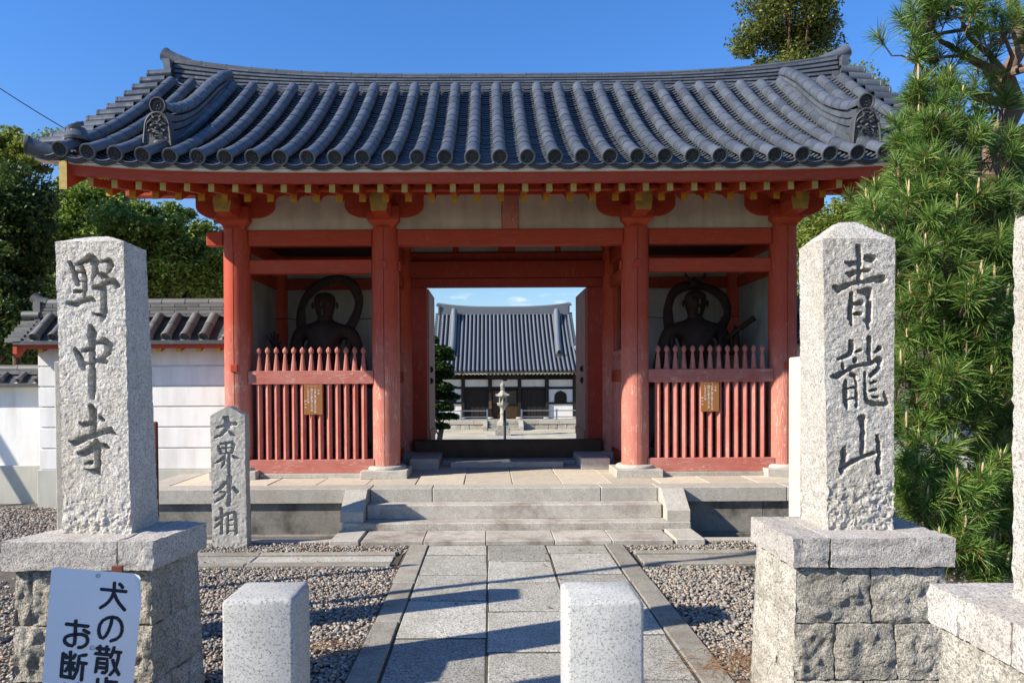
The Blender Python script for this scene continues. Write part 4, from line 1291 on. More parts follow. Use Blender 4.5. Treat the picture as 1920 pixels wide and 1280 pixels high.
# ================================================================== inscribed stones
# brush strokes traced as (x, y, width) in enlarged crops of the photograph: region x0, y0 and enlargement s
ST_L = [
 (90, 450, 7.53, [
  [(305,310,50),(370,470,95),(415,620,60)], [(400,340,45),(500,290,85),(600,240,110),(665,320,115),(660,450,85),(620,570,25)],
  [(470,370,60),(520,520,60),(515,700,70),(505,790,40)], [(370,720,55),(450,725,65)], [(420,440,40),(500,440,50)], [(430,580,35),(520,570,40)],
  [(265,880,50),(380,900,85),(500,850,75),(600,820,80),(660,860,45)],
  [(760,300,55),(850,290,85),(900,360,85),(845,450,50)], [(720,480,55),(790,500,95),(840,520,55)],
  [(640,660,60),(720,660,90),(830,600,70),(930,580,90),(980,640,85),(955,690,35)],
  [(785,680,95),(790,900,100),(785,1060,100),(765,1130,50)], [(620,1025,12),(700,1050,50),(780,1080,80)]]),
 (90, 590, 7.53, [
  [(595,170,90),(620,270,140),(625,380,105),(620,500,85),(625,700,85),(620,900,115),(625,1080,112),(638,1180,45)],
  [(375,490,60),(430,600,100),(480,700,105),(512,780,40)], [(490,510,50),(560,490,70),(610,480,60)],
  [(700,400,60),(790,370,105),(860,430,115),(850,530,95),(780,600,60),(720,610,40)], [(700,645,80),(795,660,95)], [(550,690,40),(610,690,50)]]),
 (90, 740, 7.53, [
  [(600,160,70),(640,230,120),(640,350,110),(640,480,95),(620,540,60)], [(450,390,40),(520,410,95),(600,390,80)], [(735,310,50),(780,355,55)],
  [(315,650,40),(390,670,105),(500,610,95),(640,570,75),(780,520,95),(880,500,105),(950,555,50)],
  [(425,820,35),(500,820,105),(600,770,120),(645,700,80)], [(680,650,85),(700,760,95),(712,900,95),(712,1040,95),(735,1130,45)],
  [(530,1050,18),(620,1065,60),(700,1085,90)], [(760,700,65),(820,730,85),(850,750,50)], [(540,965,45),(600,950,75)]]),
]
ST_R = [
 (1530, 440, 6.7375, [
  [(545,150,75),(555,250,90),(560,380,75),(560,500,75),(560,620,65)], [(650,290,95),(730,300,105)], [(380,345,30),(440,370,85),(500,350,80)],
  [(395,485,40),(450,500,85),(510,470,65)], [(630,450,75),(680,445,65)],
  [(240,660,65),(300,690,95),(400,640,85),(520,600,65),(640,590,55),(740,560,85),(840,560,115)],
  [(455,740,55),(450,900,75),(440,1050,80),(460,1140,40)], [(550,720,50),(620,720,90),(675,700,95),(680,850,85),(675,1000,88),(670,1100,88),(675,1180,50)],
  [(620,1080,40),(660,1100,60)], [(510,870,55),(575,860,85)], [(500,1000,55),(575,990,65)]]),
 (1530, 620, 8.0, [
  [(540,170,100),(550,260,105),(530,330,85)], [(335,430,45),(400,400,75),(500,370,65),(560,350,40)], [(610,320,55),(680,295,55)],
  [(405,500,50),(420,570,60)], [(600,430,85),(600,450,85)],
  [(255,680,75),(330,680,105),(450,610,85),(560,550,80),(700,510,65),(830,500,75),(940,430,80)],
  [(450,750,65),(445,900,95),(445,1050,98),(470,1150,50)], [(540,660,80),(600,680,60),(610,800,50),(610,950,60),(615,1140,50)],
  [(500,860,45),(590,840,35)], [(490,1030,35),(570,1010,35)], [(805,110,80),(810,250,92),(815,450,75)], [(900,310,55),(960,260,95)],
  [(940,400,60),(970,450,95),(950,550,85),(900,620,85),(830,670,75)],
  [(745,630,50),(740,800,55),(740,950,65),(780,1060,85),(870,1100,90),(990,1100,90),(1070,1090,85),(1045,1000,55),(1022,905,12)],
  [(830,780,55),(900,760,65)], [(820,900,55),(910,880,55)], [(850,990,38),(940,995,45)]]),
 (1530, 760, 8.0, [
  [(690,190,130),(700,280,112),(700,450,92),(700,600,82),(690,720,80)], [(430,590,18),(420,680,95),(415,800,105),(380,900,92),(390,1000,92)],
  [(370,950,92),(440,910,92),(550,840,82),(700,770,78),(880,710,62)], [(910,460,72),(935,560,95),(950,700,82),(930,850,82),(945,1010,82)]]),
]
ST_S = [(380, 740, 4.41, [
  [(120,270,22),(190,252,32),(265,240,38)], [(190,172,46),(200,230,46),(188,290,36),(150,335,30),(100,355,12)], [(205,270,28),(242,320,38),(298,348,16)],
  [(130,425,18),(140,455,26),(150,482,20)], [(150,405,24),(240,395,26),(258,420,30),(240,480,24)], [(195,405,16),(195,480,18)], [(160,442,14),(240,440,16)], [(150,484,16),(240,480,18)],
  [(180,500,24),(150,540,26),(105,562,12)], [(245,505,18),(292,530,26)], [(182,520,24),(172,570,22),(155,602,10)], [(218,495,30),(217,570,26),(217,640,28)],
  [(185,725,36),(150,770,30),(95,806,14)], [(145,800,22),(190,812,28),(160,850,28),(105,885,14)], [(220,675,46),(218,800,38),(215,910,34)], [(256,765,25),(285,802,30)],
  [(108,1034,24),(150,1010,28),(190,995,24)], [(155,945,34),(157,1040,24),(155,1145,26)], [(150,1050,20),(98,1104,14)], [(210,990,20),(205,1140,22)],
  [(205,985,24),(265,970,28),(277,1060,28),(275,1140,30)], [(225,1035,16),(252,1030,16)], [(225,1080,15),(252,1075,15)], [(220,1125,15),(265,1120,16)]])]

def stroke_segments(sets, yface):
    segs = []
    for x0, y0, s, strokes in sets:
        for st in strokes:
            pts = []
            for (x, y, w) in st:
                p = at(x0 + x / s, y0 + y / s, yface)
                pts.append((p.x, p.z, 0.5 * w / s * yface / F))
            for a, b in zip(pts[:-1], pts[1:]): segs.append(a + b)
    return segs
def stroke_inside(X, Zc, segs):
    "how far inside a stroke each point lies (metres, <0 outside)"
    best = np.full(X.shape, -1.0)
    for (ax, az, ar, bx, bz, br) in segs:
        dx, dz = bx - ax, bz - az; L2 = dx * dx + dz * dz + 1e-12
        t = np.clip(((X - ax) * dx + (Zc - az) * dz) / L2, 0, 1)
        d = np.hypot(X - ax - t * dx, Zc - az - t * dz)
        best = np.maximum(best, ar + (br - ar) * t - d)
    return best

def shaft(name, foot, top, z0, z1, apex, mat, parent, segs, res=0.0042, amp=0.0025, depth=0.046, seed=3, coarse_from=None, gable=False, freq=42):
    """upright stone: foot/top are the four corners (x,y) at z0 and z1, front edge first (left, right), then back (right, left).
    The front carries the cut strokes."""
    f = [np.array(p + (z0,)) for p in foot]; t = [np.array(p + (z1,)) for p in top]
    Vs, Fs, off = [], [], 0
    def disp(P):
        a = amp
        if coarse_from is not None:
            k = np.clip((coarse_from - P[:, 2]) / 0.12, 0, 1)[:, None]; a = amp * (1 + 1.9 * k)
        return P + nvec(P, freq, seed, 3, 0.6) * a + nvec(P, 3.0, seed + 9, 2) * amp * 0.9
    for fi, (i, j) in enumerate(((0, 1), (1, 2), (2, 3), (3, 0))):
        W_ = np.linalg.norm(f[i] - f[j]); H_ = z1 - z0
        rs = res if fi == 0 else max(res * 2.2, 0.011)
        nu, nv = max(4, int(W_ / rs)), max(6, int(H_ / rs))
        u, v = np.meshgrid(np.linspace(0, 1, nu + 1), np.linspace(0, 1, nv + 1), indexing='ij')
        u, v = u.ravel()[:, None], v.ravel()[:, None]
        P = f[i] * (1 - u) * (1 - v) + f[j] * u * (1 - v) + t[j] * u * v + t[i] * (1 - u) * v
        Q = disp(P)
        if fi == 0 and segs:
            ins = stroke_inside(P[:, 0], P[:, 2], segs)
            wob = fbm(P, 60, seed + 3, 2) * 0.002
            k = np.clip((ins + wob) / 0.0045, 0, 1); k = k * k * (3 - 2 * k)
            Q[:, 1] += k * (depth + fbm(P, 40, seed + 8, 2) * 0.004)
        idx = np.arange((nu + 1) * (nv + 1)).reshape(nu + 1, nv + 1)
        fq = np.stack([idx[:-1, :-1], idx[1:, :-1], idx[1:, 1:], idx[:-1, 1:]], -1).reshape(-1, 4)
        Vs.append(Q); Fs.append(fq + off); off += len(Q)
    n = 22
    u, v = np.meshgrid(np.linspace(0, 1, n + 1), np.linspace(0, 1, n + 1), indexing='ij')
    u, v = u.ravel()[:, None], v.ravel()[:, None]
    P = t[0] * (1 - u) * (1 - v) + t[1] * u * (1 - v) + t[2] * u * v + t[3] * (1 - u) * v
    if gable: hgt = 1 - np.abs(2 * u - 1)
    else: hgt = np.minimum(1.0, (1 - np.maximum(np.abs(2 * u - 1), np.abs(2 * v - 1))) * 1.35)
    Q = disp(P); Q[:, 2:3] += hgt * (apex - z1)
    idx = np.arange((n + 1) ** 2).reshape(n + 1, n + 1)
    fq = np.stack([idx[:-1, :-1], idx[1:, :-1], idx[1:, 1:], idx[:-1, 1:]], -1).reshape(-1, 4)
    Vs.append(Q); Fs.append(fq + off); off += len(Q)
    if gable:            # close the two gable triangles
        for (a, b, vv) in ((0, 1, 0.0), (3, 2, 1.0)):
            k = np.linspace(0, 1, 23)
            P0 = t[a] * (1 - k[:, None]) + t[b] * k[:, None]
            lo = disp(P0); hi = lo.copy(); hi[:, 2] += (1 - np.abs(2 * k - 1)) * (apex - z1)
            Vs.append(np.concatenate([lo, hi])); m_ = len(k)
            Fs.append(np.array([(q, q + 1, m_ + q + 1, m_ + q) for q in range(m_ - 1)]) + off); off += 2 * m_
    V = np.concatenate(Vs); Fq = np.concatenate(Fs)
    base = Vector(((foot[0][0] + foot[1][0]) / 2, (foot[0][1] + foot[2][1]) / 2, z0))
    me = npmesh(name, V - np.array(base), Fq, mat, True)
    try: me.set_sharp_from_angle(angle=R(60))
    except Exception: pass
    return place(name, me, Matrix.Translation(base), parent)

CAPZ = 0.850
# right pillar
o = shaft('inscribed_pillar', [(1.622, 3.57), (1.936, 3.57), (1.936, 3.87), (1.622, 3.87)], [(1.60, 3.585), (1.945, 3.58), (1.93, 3.86), (1.605, 3.87)],
          CAPZ - 0.005, 2.245, 2.345, GR, None, stroke_segments(ST_R, 3.575), coarse_from=1.12)
put(o, 'tall rough granite pillar carved with three characters, standing right of the path', 'stone pillar', 'carved stone pillars flanking the approach')
# left pillar
o = shaft('inscribed_pillar', [(-2.050, 3.58), (-1.726, 3.58), (-1.722, 3.87), (-2.045, 3.87)], [(-2.075, 3.59), (-1.745, 3.585), (-1.765, 3.865), (-2.07, 3.87)],
          CAPZ - 0.005, 2.252, 2.295, GR, None, stroke_segments(ST_L, 3.585), coarse_from=1.05, seed=23)
put(o, 'tall rough granite pillar carved with three characters, standing left of the path', 'stone pillar', 'carved stone pillars flanking the approach')
# near right pillar, cut by the frame
o = shaft('granite_pillar', [(1.735, 2.05), (2.05, 2.05), (2.05, 2.47), (1.735, 2.47)], [(1.735, 2.06), (2.04, 2.06), (2.04, 2.46), (1.735, 2.47)],
          CAPZ - 0.005, 2.10, 2.16, GR, None, [], res=0.009, amp=0.004, seed=33)
put(o, 'pale granite pillar cut off by the right edge of the picture', 'stone pillar', 'carved stone pillars flanking the approach')
# stele
o = shaft('stone_stele', [(-2.668, 7.15), (-2.335, 7.15), (-2.335, 7.29), (-2.668, 7.29)], [(-2.672, 7.15), (-2.345, 7.15), (-2.345, 7.28), (-2.672, 7.28)],
          -0.03, 1.245, 1.338, GR_STELE, None, stroke_segments(ST_S, 7.15), res=0.0075, amp=0.003, depth=0.028, seed=43, gable=True)
put(o, 'small grey pointed stone tablet carved with four characters before the platform', 'stone tablet')

def pedestal(foot, rowz, joints_front, joints_side, side, caps, label, seed):
    """battered rubble base under a slab. foot: corners (front-left, front-right, back-right, back-left) at the height of the cap underside"""
    cx = sum(p[0] for p in foot) / 4; cy = sum(p[1] for p in foot) / 4
    root = empty('stone_pedestal', (cx, cy, 0), label, 'pedestal', 'rough stone pedestals of the pillars')
    fl, fr, br, bl = [Vector((p[0], p[1], 0)) for p in foot]
    zt = rowz[0]
    def corner(p, z, inset=0.0):
        k = 1 + 0.10 * (zt - z)
        d = Vector((p.x - cx, p.y - cy, 0))
        q = Vector((cx, cy, 0)) + d * (k - inset)
        return (q.x, q.y, z)
    def lerp(a, b, t): return tuple(a[i] + (b[i] - a[i]) * t for i in range(3))
    sd = seed
    for r in range(len(rowz) - 1):
        z1, z0 = rowz[r], rowz[r + 1]
        gj = 0.006
        def face(p, q, js, nm):
            nonlocal sd
            A0, B0, A1, B1 = corner(p, z0 + gj), corner(q, z0 + gj), corner(p, z1 - gj), corner(q, z1 - gj)
            a0, b0, a1, b1 = corner(p, z0 + gj, 0.32), corner(q, z0 + gj, 0.32), corner(p, z1 - gj, 0.32), corner(q, z1 - gj, 0.32)
            js = [0.0] + js + [1.0]
            for s, e in zip(js[:-1], js[1:]):
                s2, e2 = s + (0.008 if s > 0 else 0.0), e - (0.008 if e < 1 else 0.0)
                c8 = [lerp(A0, B0, s2), lerp(A0, B0, e2), lerp(a0, b0, e2), lerp(a0, b0, s2), lerp(A1, B1, s2), lerp(A1, B1, e2), lerp(a1, b1, e2), lerp(a1, b1, s2)]
                block_obj('stone', c8, GR_ROCK, root, n=20, amp=0.0062, freq=28, bulge=0.012, seed=sd)
                sd += 7
        face(fl, fr, joints_front[r], 'f')
        if side == 'left': face(bl, fl, joints_side[r], 's'); face(fr, br, joints_side[r], 's')
        else: face(fr, br, joints_side[r], 's'); face(bl, fl, joints_side[r], 's')
    # core
    m = MB(); m.hexa([corner(fl, 0, 0.12), corner(fr, 0, 0.12), corner(br, 0, 0.0), corner(bl, 0, 0.0), corner(fl, zt, 0.05), corner(fr, zt, 0.05), corner(br, zt, 0.0), corner(bl, zt, 0.0)])
    m.build('core', GR_ROCK, root)
    for c8 in caps:
        block_obj('cap_slab', c8, GR_CAP, root, n=14, amp=0.0045, freq=26, bulge=0.0, seed=sd); sd += 5
    return root
def cap8(p0, p1, p2, p3, z0=0.718, z1=CAPZ):
    return [p + (z0,) for p in (p0, p1, p2, p3)] + [p + (z1,) for p in (p0, p1, p2, p3)]
# right pedestal
pedestal([(1.41, 3.42), (2.09, 3.42), (2.09, 3.93), (1.41, 3.93)], [0.712, 0.452, 0.19, -0.06],
         [[0.50], [0.26, 0.66], [0.45]], [[0.52], [0.62], [0.4]], 'left',
         [cap8((1.383, 3.39), (1.547, 3.39), (1.547, 3.93), (1.383, 3.94)), cap8((1.556, 3.39), (2.119, 3.39), (2.119, 3.93), (1.556, 3.93))],
         'square rough stone pedestal carrying the carved pillar right of the path', 100)
# left pedestal
pedestal([(-2.19, 3.44), (-1.575, 3.44), (-1.51, 3.84), (-2.04, 3.86)], [0.712, 0.452, 0.19, -0.06],
         [[0.12, 0.42, 0.72], [0.30, 0.62], [0.5]], [[0.38, 0.66], [0.5], [0.33, 0.7]], 'right',
         [cap8((-2.235, 3.40), (-1.708, 3.40), (-1.66, 3.90), (-2.06, 3.90)), cap8((-1.700, 3.40), (-1.540, 3.40), (-1.468, 3.86), (-1.652, 3.90))],
         'square rough stone pedestal carrying the carved pillar left of the path', 300)
# near right pedestal
pedestal([(1.585, 1.75), (2.30, 1.75), (2.30, 2.60), (1.585, 2.60)], [0.712, 0.43, 0.19, -0.06],
         [[0.5], [0.3, 0.7], [0.5]], [[0.45], [0.3, 0.62], [0.5]], 'left',
         [cap8((1.555, 2.475), (2.35, 2.475), (2.35, 2.64), (1.555, 2.64)), cap8((1.555, 2.22), (2.35, 2.22), (2.35, 2.468), (1.555, 2.468)), cap8((1.555, 1.74), (2.35, 1.74), (2.35, 2.213), (1.555, 2.213))],
         'stone pedestal with slab top under the pillar at the right picture edge', 500)

# pale slabs standing behind both pillars, rusty post
def posty(name, x0, x1, y0, y1, z1, mat, label, cat, group=None, z0=-0.05):
    o = MB().bev(x0, x1, y0, y1, z0, z1, 0.008).build(name, mat)
    return put(o, label, cat, group)
posty('gate_post', 1.765, 1.93, 4.25, 4.40, 1.70, PALE, 'smooth cream stone post standing behind the right carved pillar', 'stone post')
posty('gate_post', -2.54, -2.30, 4.36, 4.62, 1.70, GR_STELE, 'plain grey stone post half hidden behind the left carved pillar', 'stone post')
posty('steel_post', -2.60, -2.487, 5.58, 5.61, 1.277, RUST, 'thin rusty steel post edge showing beside the left carved pillar', 'steel post')

# counterpart of the near right pillar and a slim pole, both left of the frame; their shadows cross the path
pedestal([(-2.78, 2.41), (-2.20, 2.41), (-2.20, 2.91), (-2.78, 2.91)], [0.712, 0.43, 0.19, -0.06],
         [[0.5], [0.3, 0.7], [0.5]], [[0.45], [0.62], [0.5]], 'right',
         [cap8((-2.81, 2.38), (-2.17, 2.38), (-2.17, 2.94), (-2.81, 2.94))],
         'stone pedestal standing left of the view beside the entrance', 700)
o = shaft('granite_pillar', [(-2.62, 2.51), (-2.32, 2.51), (-2.32, 2.81), (-2.62, 2.81)], [(-2.62, 2.52), (-2.33, 2.52), (-2.33, 2.80), (-2.62, 2.80)],
          CAPZ - 0.005, 2.10, 2.16, GR, None, [], res=0.02, amp=0.003, seed=53)
put(o, 'plain granite pillar standing left of the view beside the entrance', 'stone pillar', 'carved stone pillars flanking the approach')
o = MB().lathe(-3.55, 4.40, [(0.042, -0.03), (0.042, 4.6), (0.03, 5.2)], 12).build('steel_pole', RAILM, None, smooth=True)
put(o, 'slim steel pole left of the view that throws a thin shadow over the path', 'pole')

o = MB().tube([(-6.62, 9.50, -0.03), (-10.6, 8.52, 4.2)], 0.05, 8).build('shadow_prop', BARK)  # unseen bar, added to throw the slanting shadow on the low wall
put(o, 'slanting prop added out of view to cast a diagonal shadow on the low white wall', 'prop')

# bollards
def bollard(x0, x1, y0, y1, z1, label):
    V = []; m = MB(); b = 0.012
    rings = []
    for (ins, z) in ((0, -0.03), (0, z1 - 0.018), (0.003, z1 - 0.010), (0.008, z1 - 0.004), (0.016, z1)):
        a0, a1, c0, c1 = x0 + ins, x1 - ins, y0 + ins, y1 - ins
        r = [(a0, c0 + b), (a0 + b * 0.3, c0 + b * 0.3), (a0 + b, c0), (a1 - b, c0), (a1 - b * 0.3, c0 + b * 0.3), (a1, c0 + b), (a1, c1 - b), (a1 - b * 0.3, c1 - b * 0.3), (a1 - b, c1), (a0 + b, c1), (a0 + b * 0.3, c1 - b * 0.3), (a0, c1 - b)]
        rings.append([(p[0], p[1], z) for p in r])
    vs = [p for r in rings for p in r]; n = 12
    fs = [(i * n + k, i * n + (k + 1) % n, (i + 1) * n + (k + 1) % n, (i + 1) * n + k) for i in range(4) for k in range(n)]
    fs.append(tuple(range(4 * n, 5 * n)))
    o = m.add(vs, fs).build('stone_bollard', GR_POST, None, smooth=True, angle=50)
    put(o, label, 'bollard', 'square granite bollards at the entrance')
bollard(-0.945, -0.693, 2.61, 2.86, 0.812, 'square speckled granite bollard on the left, beside the dog notice')
bollard(0.254, 0.508, 2.45, 2.70, 0.850, 'square pale speckled granite bollard on the right, in front of the path')

# ---- dog notice leaning on the left pedestal
SG = empty('notice_sign', (-1.75, 3.27, 0.0), 'white metal notice about dogs in dark blue lettering, leaning on the left pedestal', 'sign')
# sign plane: corners measured in the picture, top leaning back against the cap
TL, TR = at(97, 1062, 3.10), at(270, 1076, 3.325)
BLc, BRc = at(79, 1280, 2.99), at(250, 1280, 3.205)
ux = (TR - TL)
def ext_to_ground(a, b):
    d = b - a; return a + d * (a.z - 0.02) / (a.z - b.z)
BL2, BR2 = ext_to_ground(TL, BLc), ext_to_ground(TR, BRc)
nrm = ux.cross(BL2 - TL).normalized()
if nrm.y > 0: nrm = -nrm
rc = 0.018
def on(a, b, t): return a + (b - a) * t
w_ = ux.length
fa_, fb_ = on(TR, TL, 0.115), on(TR, BR2, 0.16)
ring = [on(TL, BL2, 0.012), on(TL, TR, 0.03), fa_, fb_, BR2, BL2]
m = MB(); n = len(ring)
m.add([p for p in ring] + [p - nrm * 0.004 for p in ring], [tuple(range(n)), tuple(reversed(range(n, 2 * n)))] + [(i, (i + 1) % n, n + (i + 1) % n, n + i) for i in range(n)])
m.build('panel', SIGNW, SG)
q_ = TR + Vector((-0.004, -0.026, 0))
q1, q2 = on(q_, fa_, 0.2), on(q_, fb_, 0.08)
m = MB().add([fa_, q1, q2, fb_] + [p - nrm * 0.004 for p in (fa_, q1, q2, fb_)], [(0, 1, 2, 3), (7, 6, 5, 4), (0, 4, 5, 1), (1, 5, 6, 2), (2, 6, 7, 3)])
m.build('bent_corner', SIGNW, SG)
SGN = [
 [(725,300),(850,312),(980,325)], [(860,235),(858,290),(850,340),(830,390),(800,430),(760,465),(715,492)], [(858,345),(880,400),(910,450),(965,515)], [(915,247),(930,260),(945,282)],
 [(835,600),(825,660),(800,730),(770,785),(740,812),(715,800),(700,765),(697,720),(708,670),(740,625),(790,598),(840,590),(890,602),(925,640),(940,690),(938,740),(920,785),(880,820),(825,838)],
 [(680,915),(800,928)], [(708,895),(705,975)], [(780,900),(776,980)], [(665,970),(820,985)], [(685,1022),(676,1090),(664,1160)], [(685,1020),(785,1028),(782,1100),(775,1160),(762,1172),(735,1168)],
 [(690,1068),(770,1075)], [(685,1115),(765,1122)], [(855,910),(845,955),(820,1010)], [(840,950),(925,960)], [(905,970),(898,1030),(880,1090),(855,1145),(815,1190)], [(842,1040),(865,1115),(905,1188)],
 [(685,1240),(682,1290)], [(775,1230),(770,1330)], [(775,1262),(880,1272)], [(640,1330),(905,1345)], [(778,1345),(772,1420)], [(700,1375),(655,1430)], [(880,1375),(815,1440),(700,1490)],
 [(360,663),(470,675),(582,687)], [(457,630),(452,720),(448,820),(442,870),(420,890),(380,882),(345,855),(338,825),(350,800),(385,782),(450,770),(520,770),(565,788),(580,820),(578,855),(555,885),(520,905),(488,907)], [(540,727),(592,755)],
 [(325,970),(315,1080),(305,1200)], [(305,1205),(430,1225)], [(402,955),(398,1080),(395,1210)], [(350,985),(362,1015)], [(450,985),(432,1018)], [(342,1065),(440,1072)], [(392,1082),(350,1150)], [(405,1082),(438,1140)],
 [(562,985),(530,990),(492,996),(485,1060),(468,1150),(430,1228)], [(492,1065),(565,1075)], [(532,1080),(522,1170),(515,1245)],
 [(335,1290),(325,1350),(340,1400)], [(475,1290),(478,1390),(450,1450),(410,1490)]]
m = MB()
def sgp(x, y):
    px, py = 60 + x / 5.567, 1050 + y / 5.567
    v = Y_AX * F + RT * (px - PX) + UP * (PY - py)
    t = (TL - EYE).dot(nrm) / v.dot(nrm)
    return EYE + v * t + nrm * 0.0012
hw = 0.5 * 35 / 5.567 * 3.17 / F
exu = ux.normalized(); exv = nrm.cross(exu).normalized()
for st in SGN:
    P = [sgp(*p) for p in st]
    Q = []
    for p in P: Q.append((p.dot(exu), p.dot(exv)))
    base = P[0] - exu * Q[0][0] - exv * Q[0][1]
    L, Rr = [], []
    for i, p in enumerate(Q):
        a = Q[max(i - 1, 0)]; b = Q[min(i + 1, len(Q) - 1)]
        dx, dy = b[0] - a[0], b[1] - a[1]; l = math.hypot(dx, dy) + 1e-9; nx_, ny_ = -dy / l, dx / l
        L.append((p[0] + nx_ * hw, p[1] + ny_ * hw)); Rr.append((p[0] - nx_ * hw, p[1] - ny_ * hw))
    def cap(p, q):
        a0 = math.atan2(p[1] - q[1], p[0] - q[0])
        return [(p[0] + hw * math.cos(a0 + t), p[1] + hw * math.sin(a0 + t)) for t in np.linspace(PI / 2, -PI / 2, 9)]
    # strip quads plus two half discs
    def W3(p): return base + exu * p[0] + exv * p[1]
    vs = [W3(p) for p in L] + [W3(p) for p in Rr]; k = len(L)
    m.add(vs, [(i, i + 1, k + i + 1, k + i) for i in range(k - 1)])
    for c_ in (cap(Q[0], Q[1]), cap(Q[-1], Q[-2])):
        m.add([W3(p) - nrm * 0 for p in c_], [tuple(range(9))])
    # lift successive strokes a hair so they never share a plane
    nrm_off = 0.00012 * (SGN.index(st) % 9)
    cnt = 2 * k + 18
    for q in range(len(m.v) - cnt, len(m.v)):
        m.v[q] = tuple(Vector(m.v[q]) + nrm * nrm_off)
m.build('lettering', NAVY, SG)
for (sx_, sy_) in ((690, 160), (630, 910)):
    p = sgp(sx_, sy_)
    mm = MB().tube([p - nrm * 0.001, p + nrm * 0.003], [0.010, 0.007], 14)
    mm.build('screw', plain('galvanised_screw', (0.45, 0.47, 0.5), 0.4, 0.1, 5, 0.05, 0.5, 0.6), SG)
MB().bev(TL.x + 0.13, TL.x + 0.18, 3.33, 3.345, 0.0, TL.z - 0.055, 0.003).build('support_stake', RUST, SG)

# ---- brown boards with white writing on both fences
def text_mesh(cols, size, dx, dy, mat):
    "columns of vertical writing as one mesh in the x-z plane; cols: list of (x, top z, string)"
    mb = MB()
    for x, z, s in cols:
        for i, ch in enumerate(s):
            if ch == ' ': continue
            cu = bpy.data.curves.new('t', 'FONT'); cu.body = ch; cu.size = size; cu.resolution_u = 2
            cu.align_x = 'CENTER'
            ob = bpy.data.objects.new('t', cu); C.objects.link(ob)
            dg = bpy.context.evaluated_depsgraph_get(); dg.update()
            me = bpy.data.meshes.new_from_object(ob.evaluated_get(dg))
            if len(me.vertices):
                rot = ch in 'ーー'
                vs = [((v.co.x, v.co.y) if not rot else (-(v.co.y - size * 0.35), v.co.x + size * 0.35)) for v in me.vertices]
                mb.add([(x + a, 0, z - (i + 1) * dy + b) for a, b in vs], [tuple(p.vertices) for p in me.polygons])
            bpy.data.objects.remove(ob); bpy.data.meshes.remove(me)
    return mb
cols = [(0.070, 0.160, '注 意'), (0.026, 0.222, '一「仁王像」柵内に硬貨を入れない事'), (-0.018, 0.222, '一、柵内に千羽鶴を投げ入れない事'), (-0.062, 0.222, '一、いたずらをしない事'), (-0.098, -0.01, '野 中 寺')]
tm = text_mesh(cols, 0.0275, 0, 0.0255, LETW)
for sx, cxp, ytop, ybot, wd, lab in ((-1, 587.5, 720, 777, 34, 'orange-brown board of white writing fixed to the left fence slats'), (1, 1331, 714, 771, 34, 'orange-brown board of white writing fixed to the right fence slats')):
    y = D1 - 0.099
    a, b = at(cxp - wd / 2, ybot, y), at(cxp + wd / 2, ytop, y)
    cx_, cz_ = (a.x + b.x) / 2, (a.z + b.z) / 2
    root = empty('notice_board', (cx_, y, a.z), lab, 'notice board', 'brown boards on the gate fences')
    MB().bev(a.x, b.x, y - 0.006, y + 0.004, a.z, b.z, 0.002).build('board', SIGNB, root)
    sc = (b.x - a.x) / 0.235
    mm = MB(); zs = (b.z - a.z) / 0.48
    mm.add([(cx_ + p[0] * sc, y - 0.0072, cz_ + p[2] * zs) for p in tm.v], tm.f)
    mm.build('lettering', LETW, root)

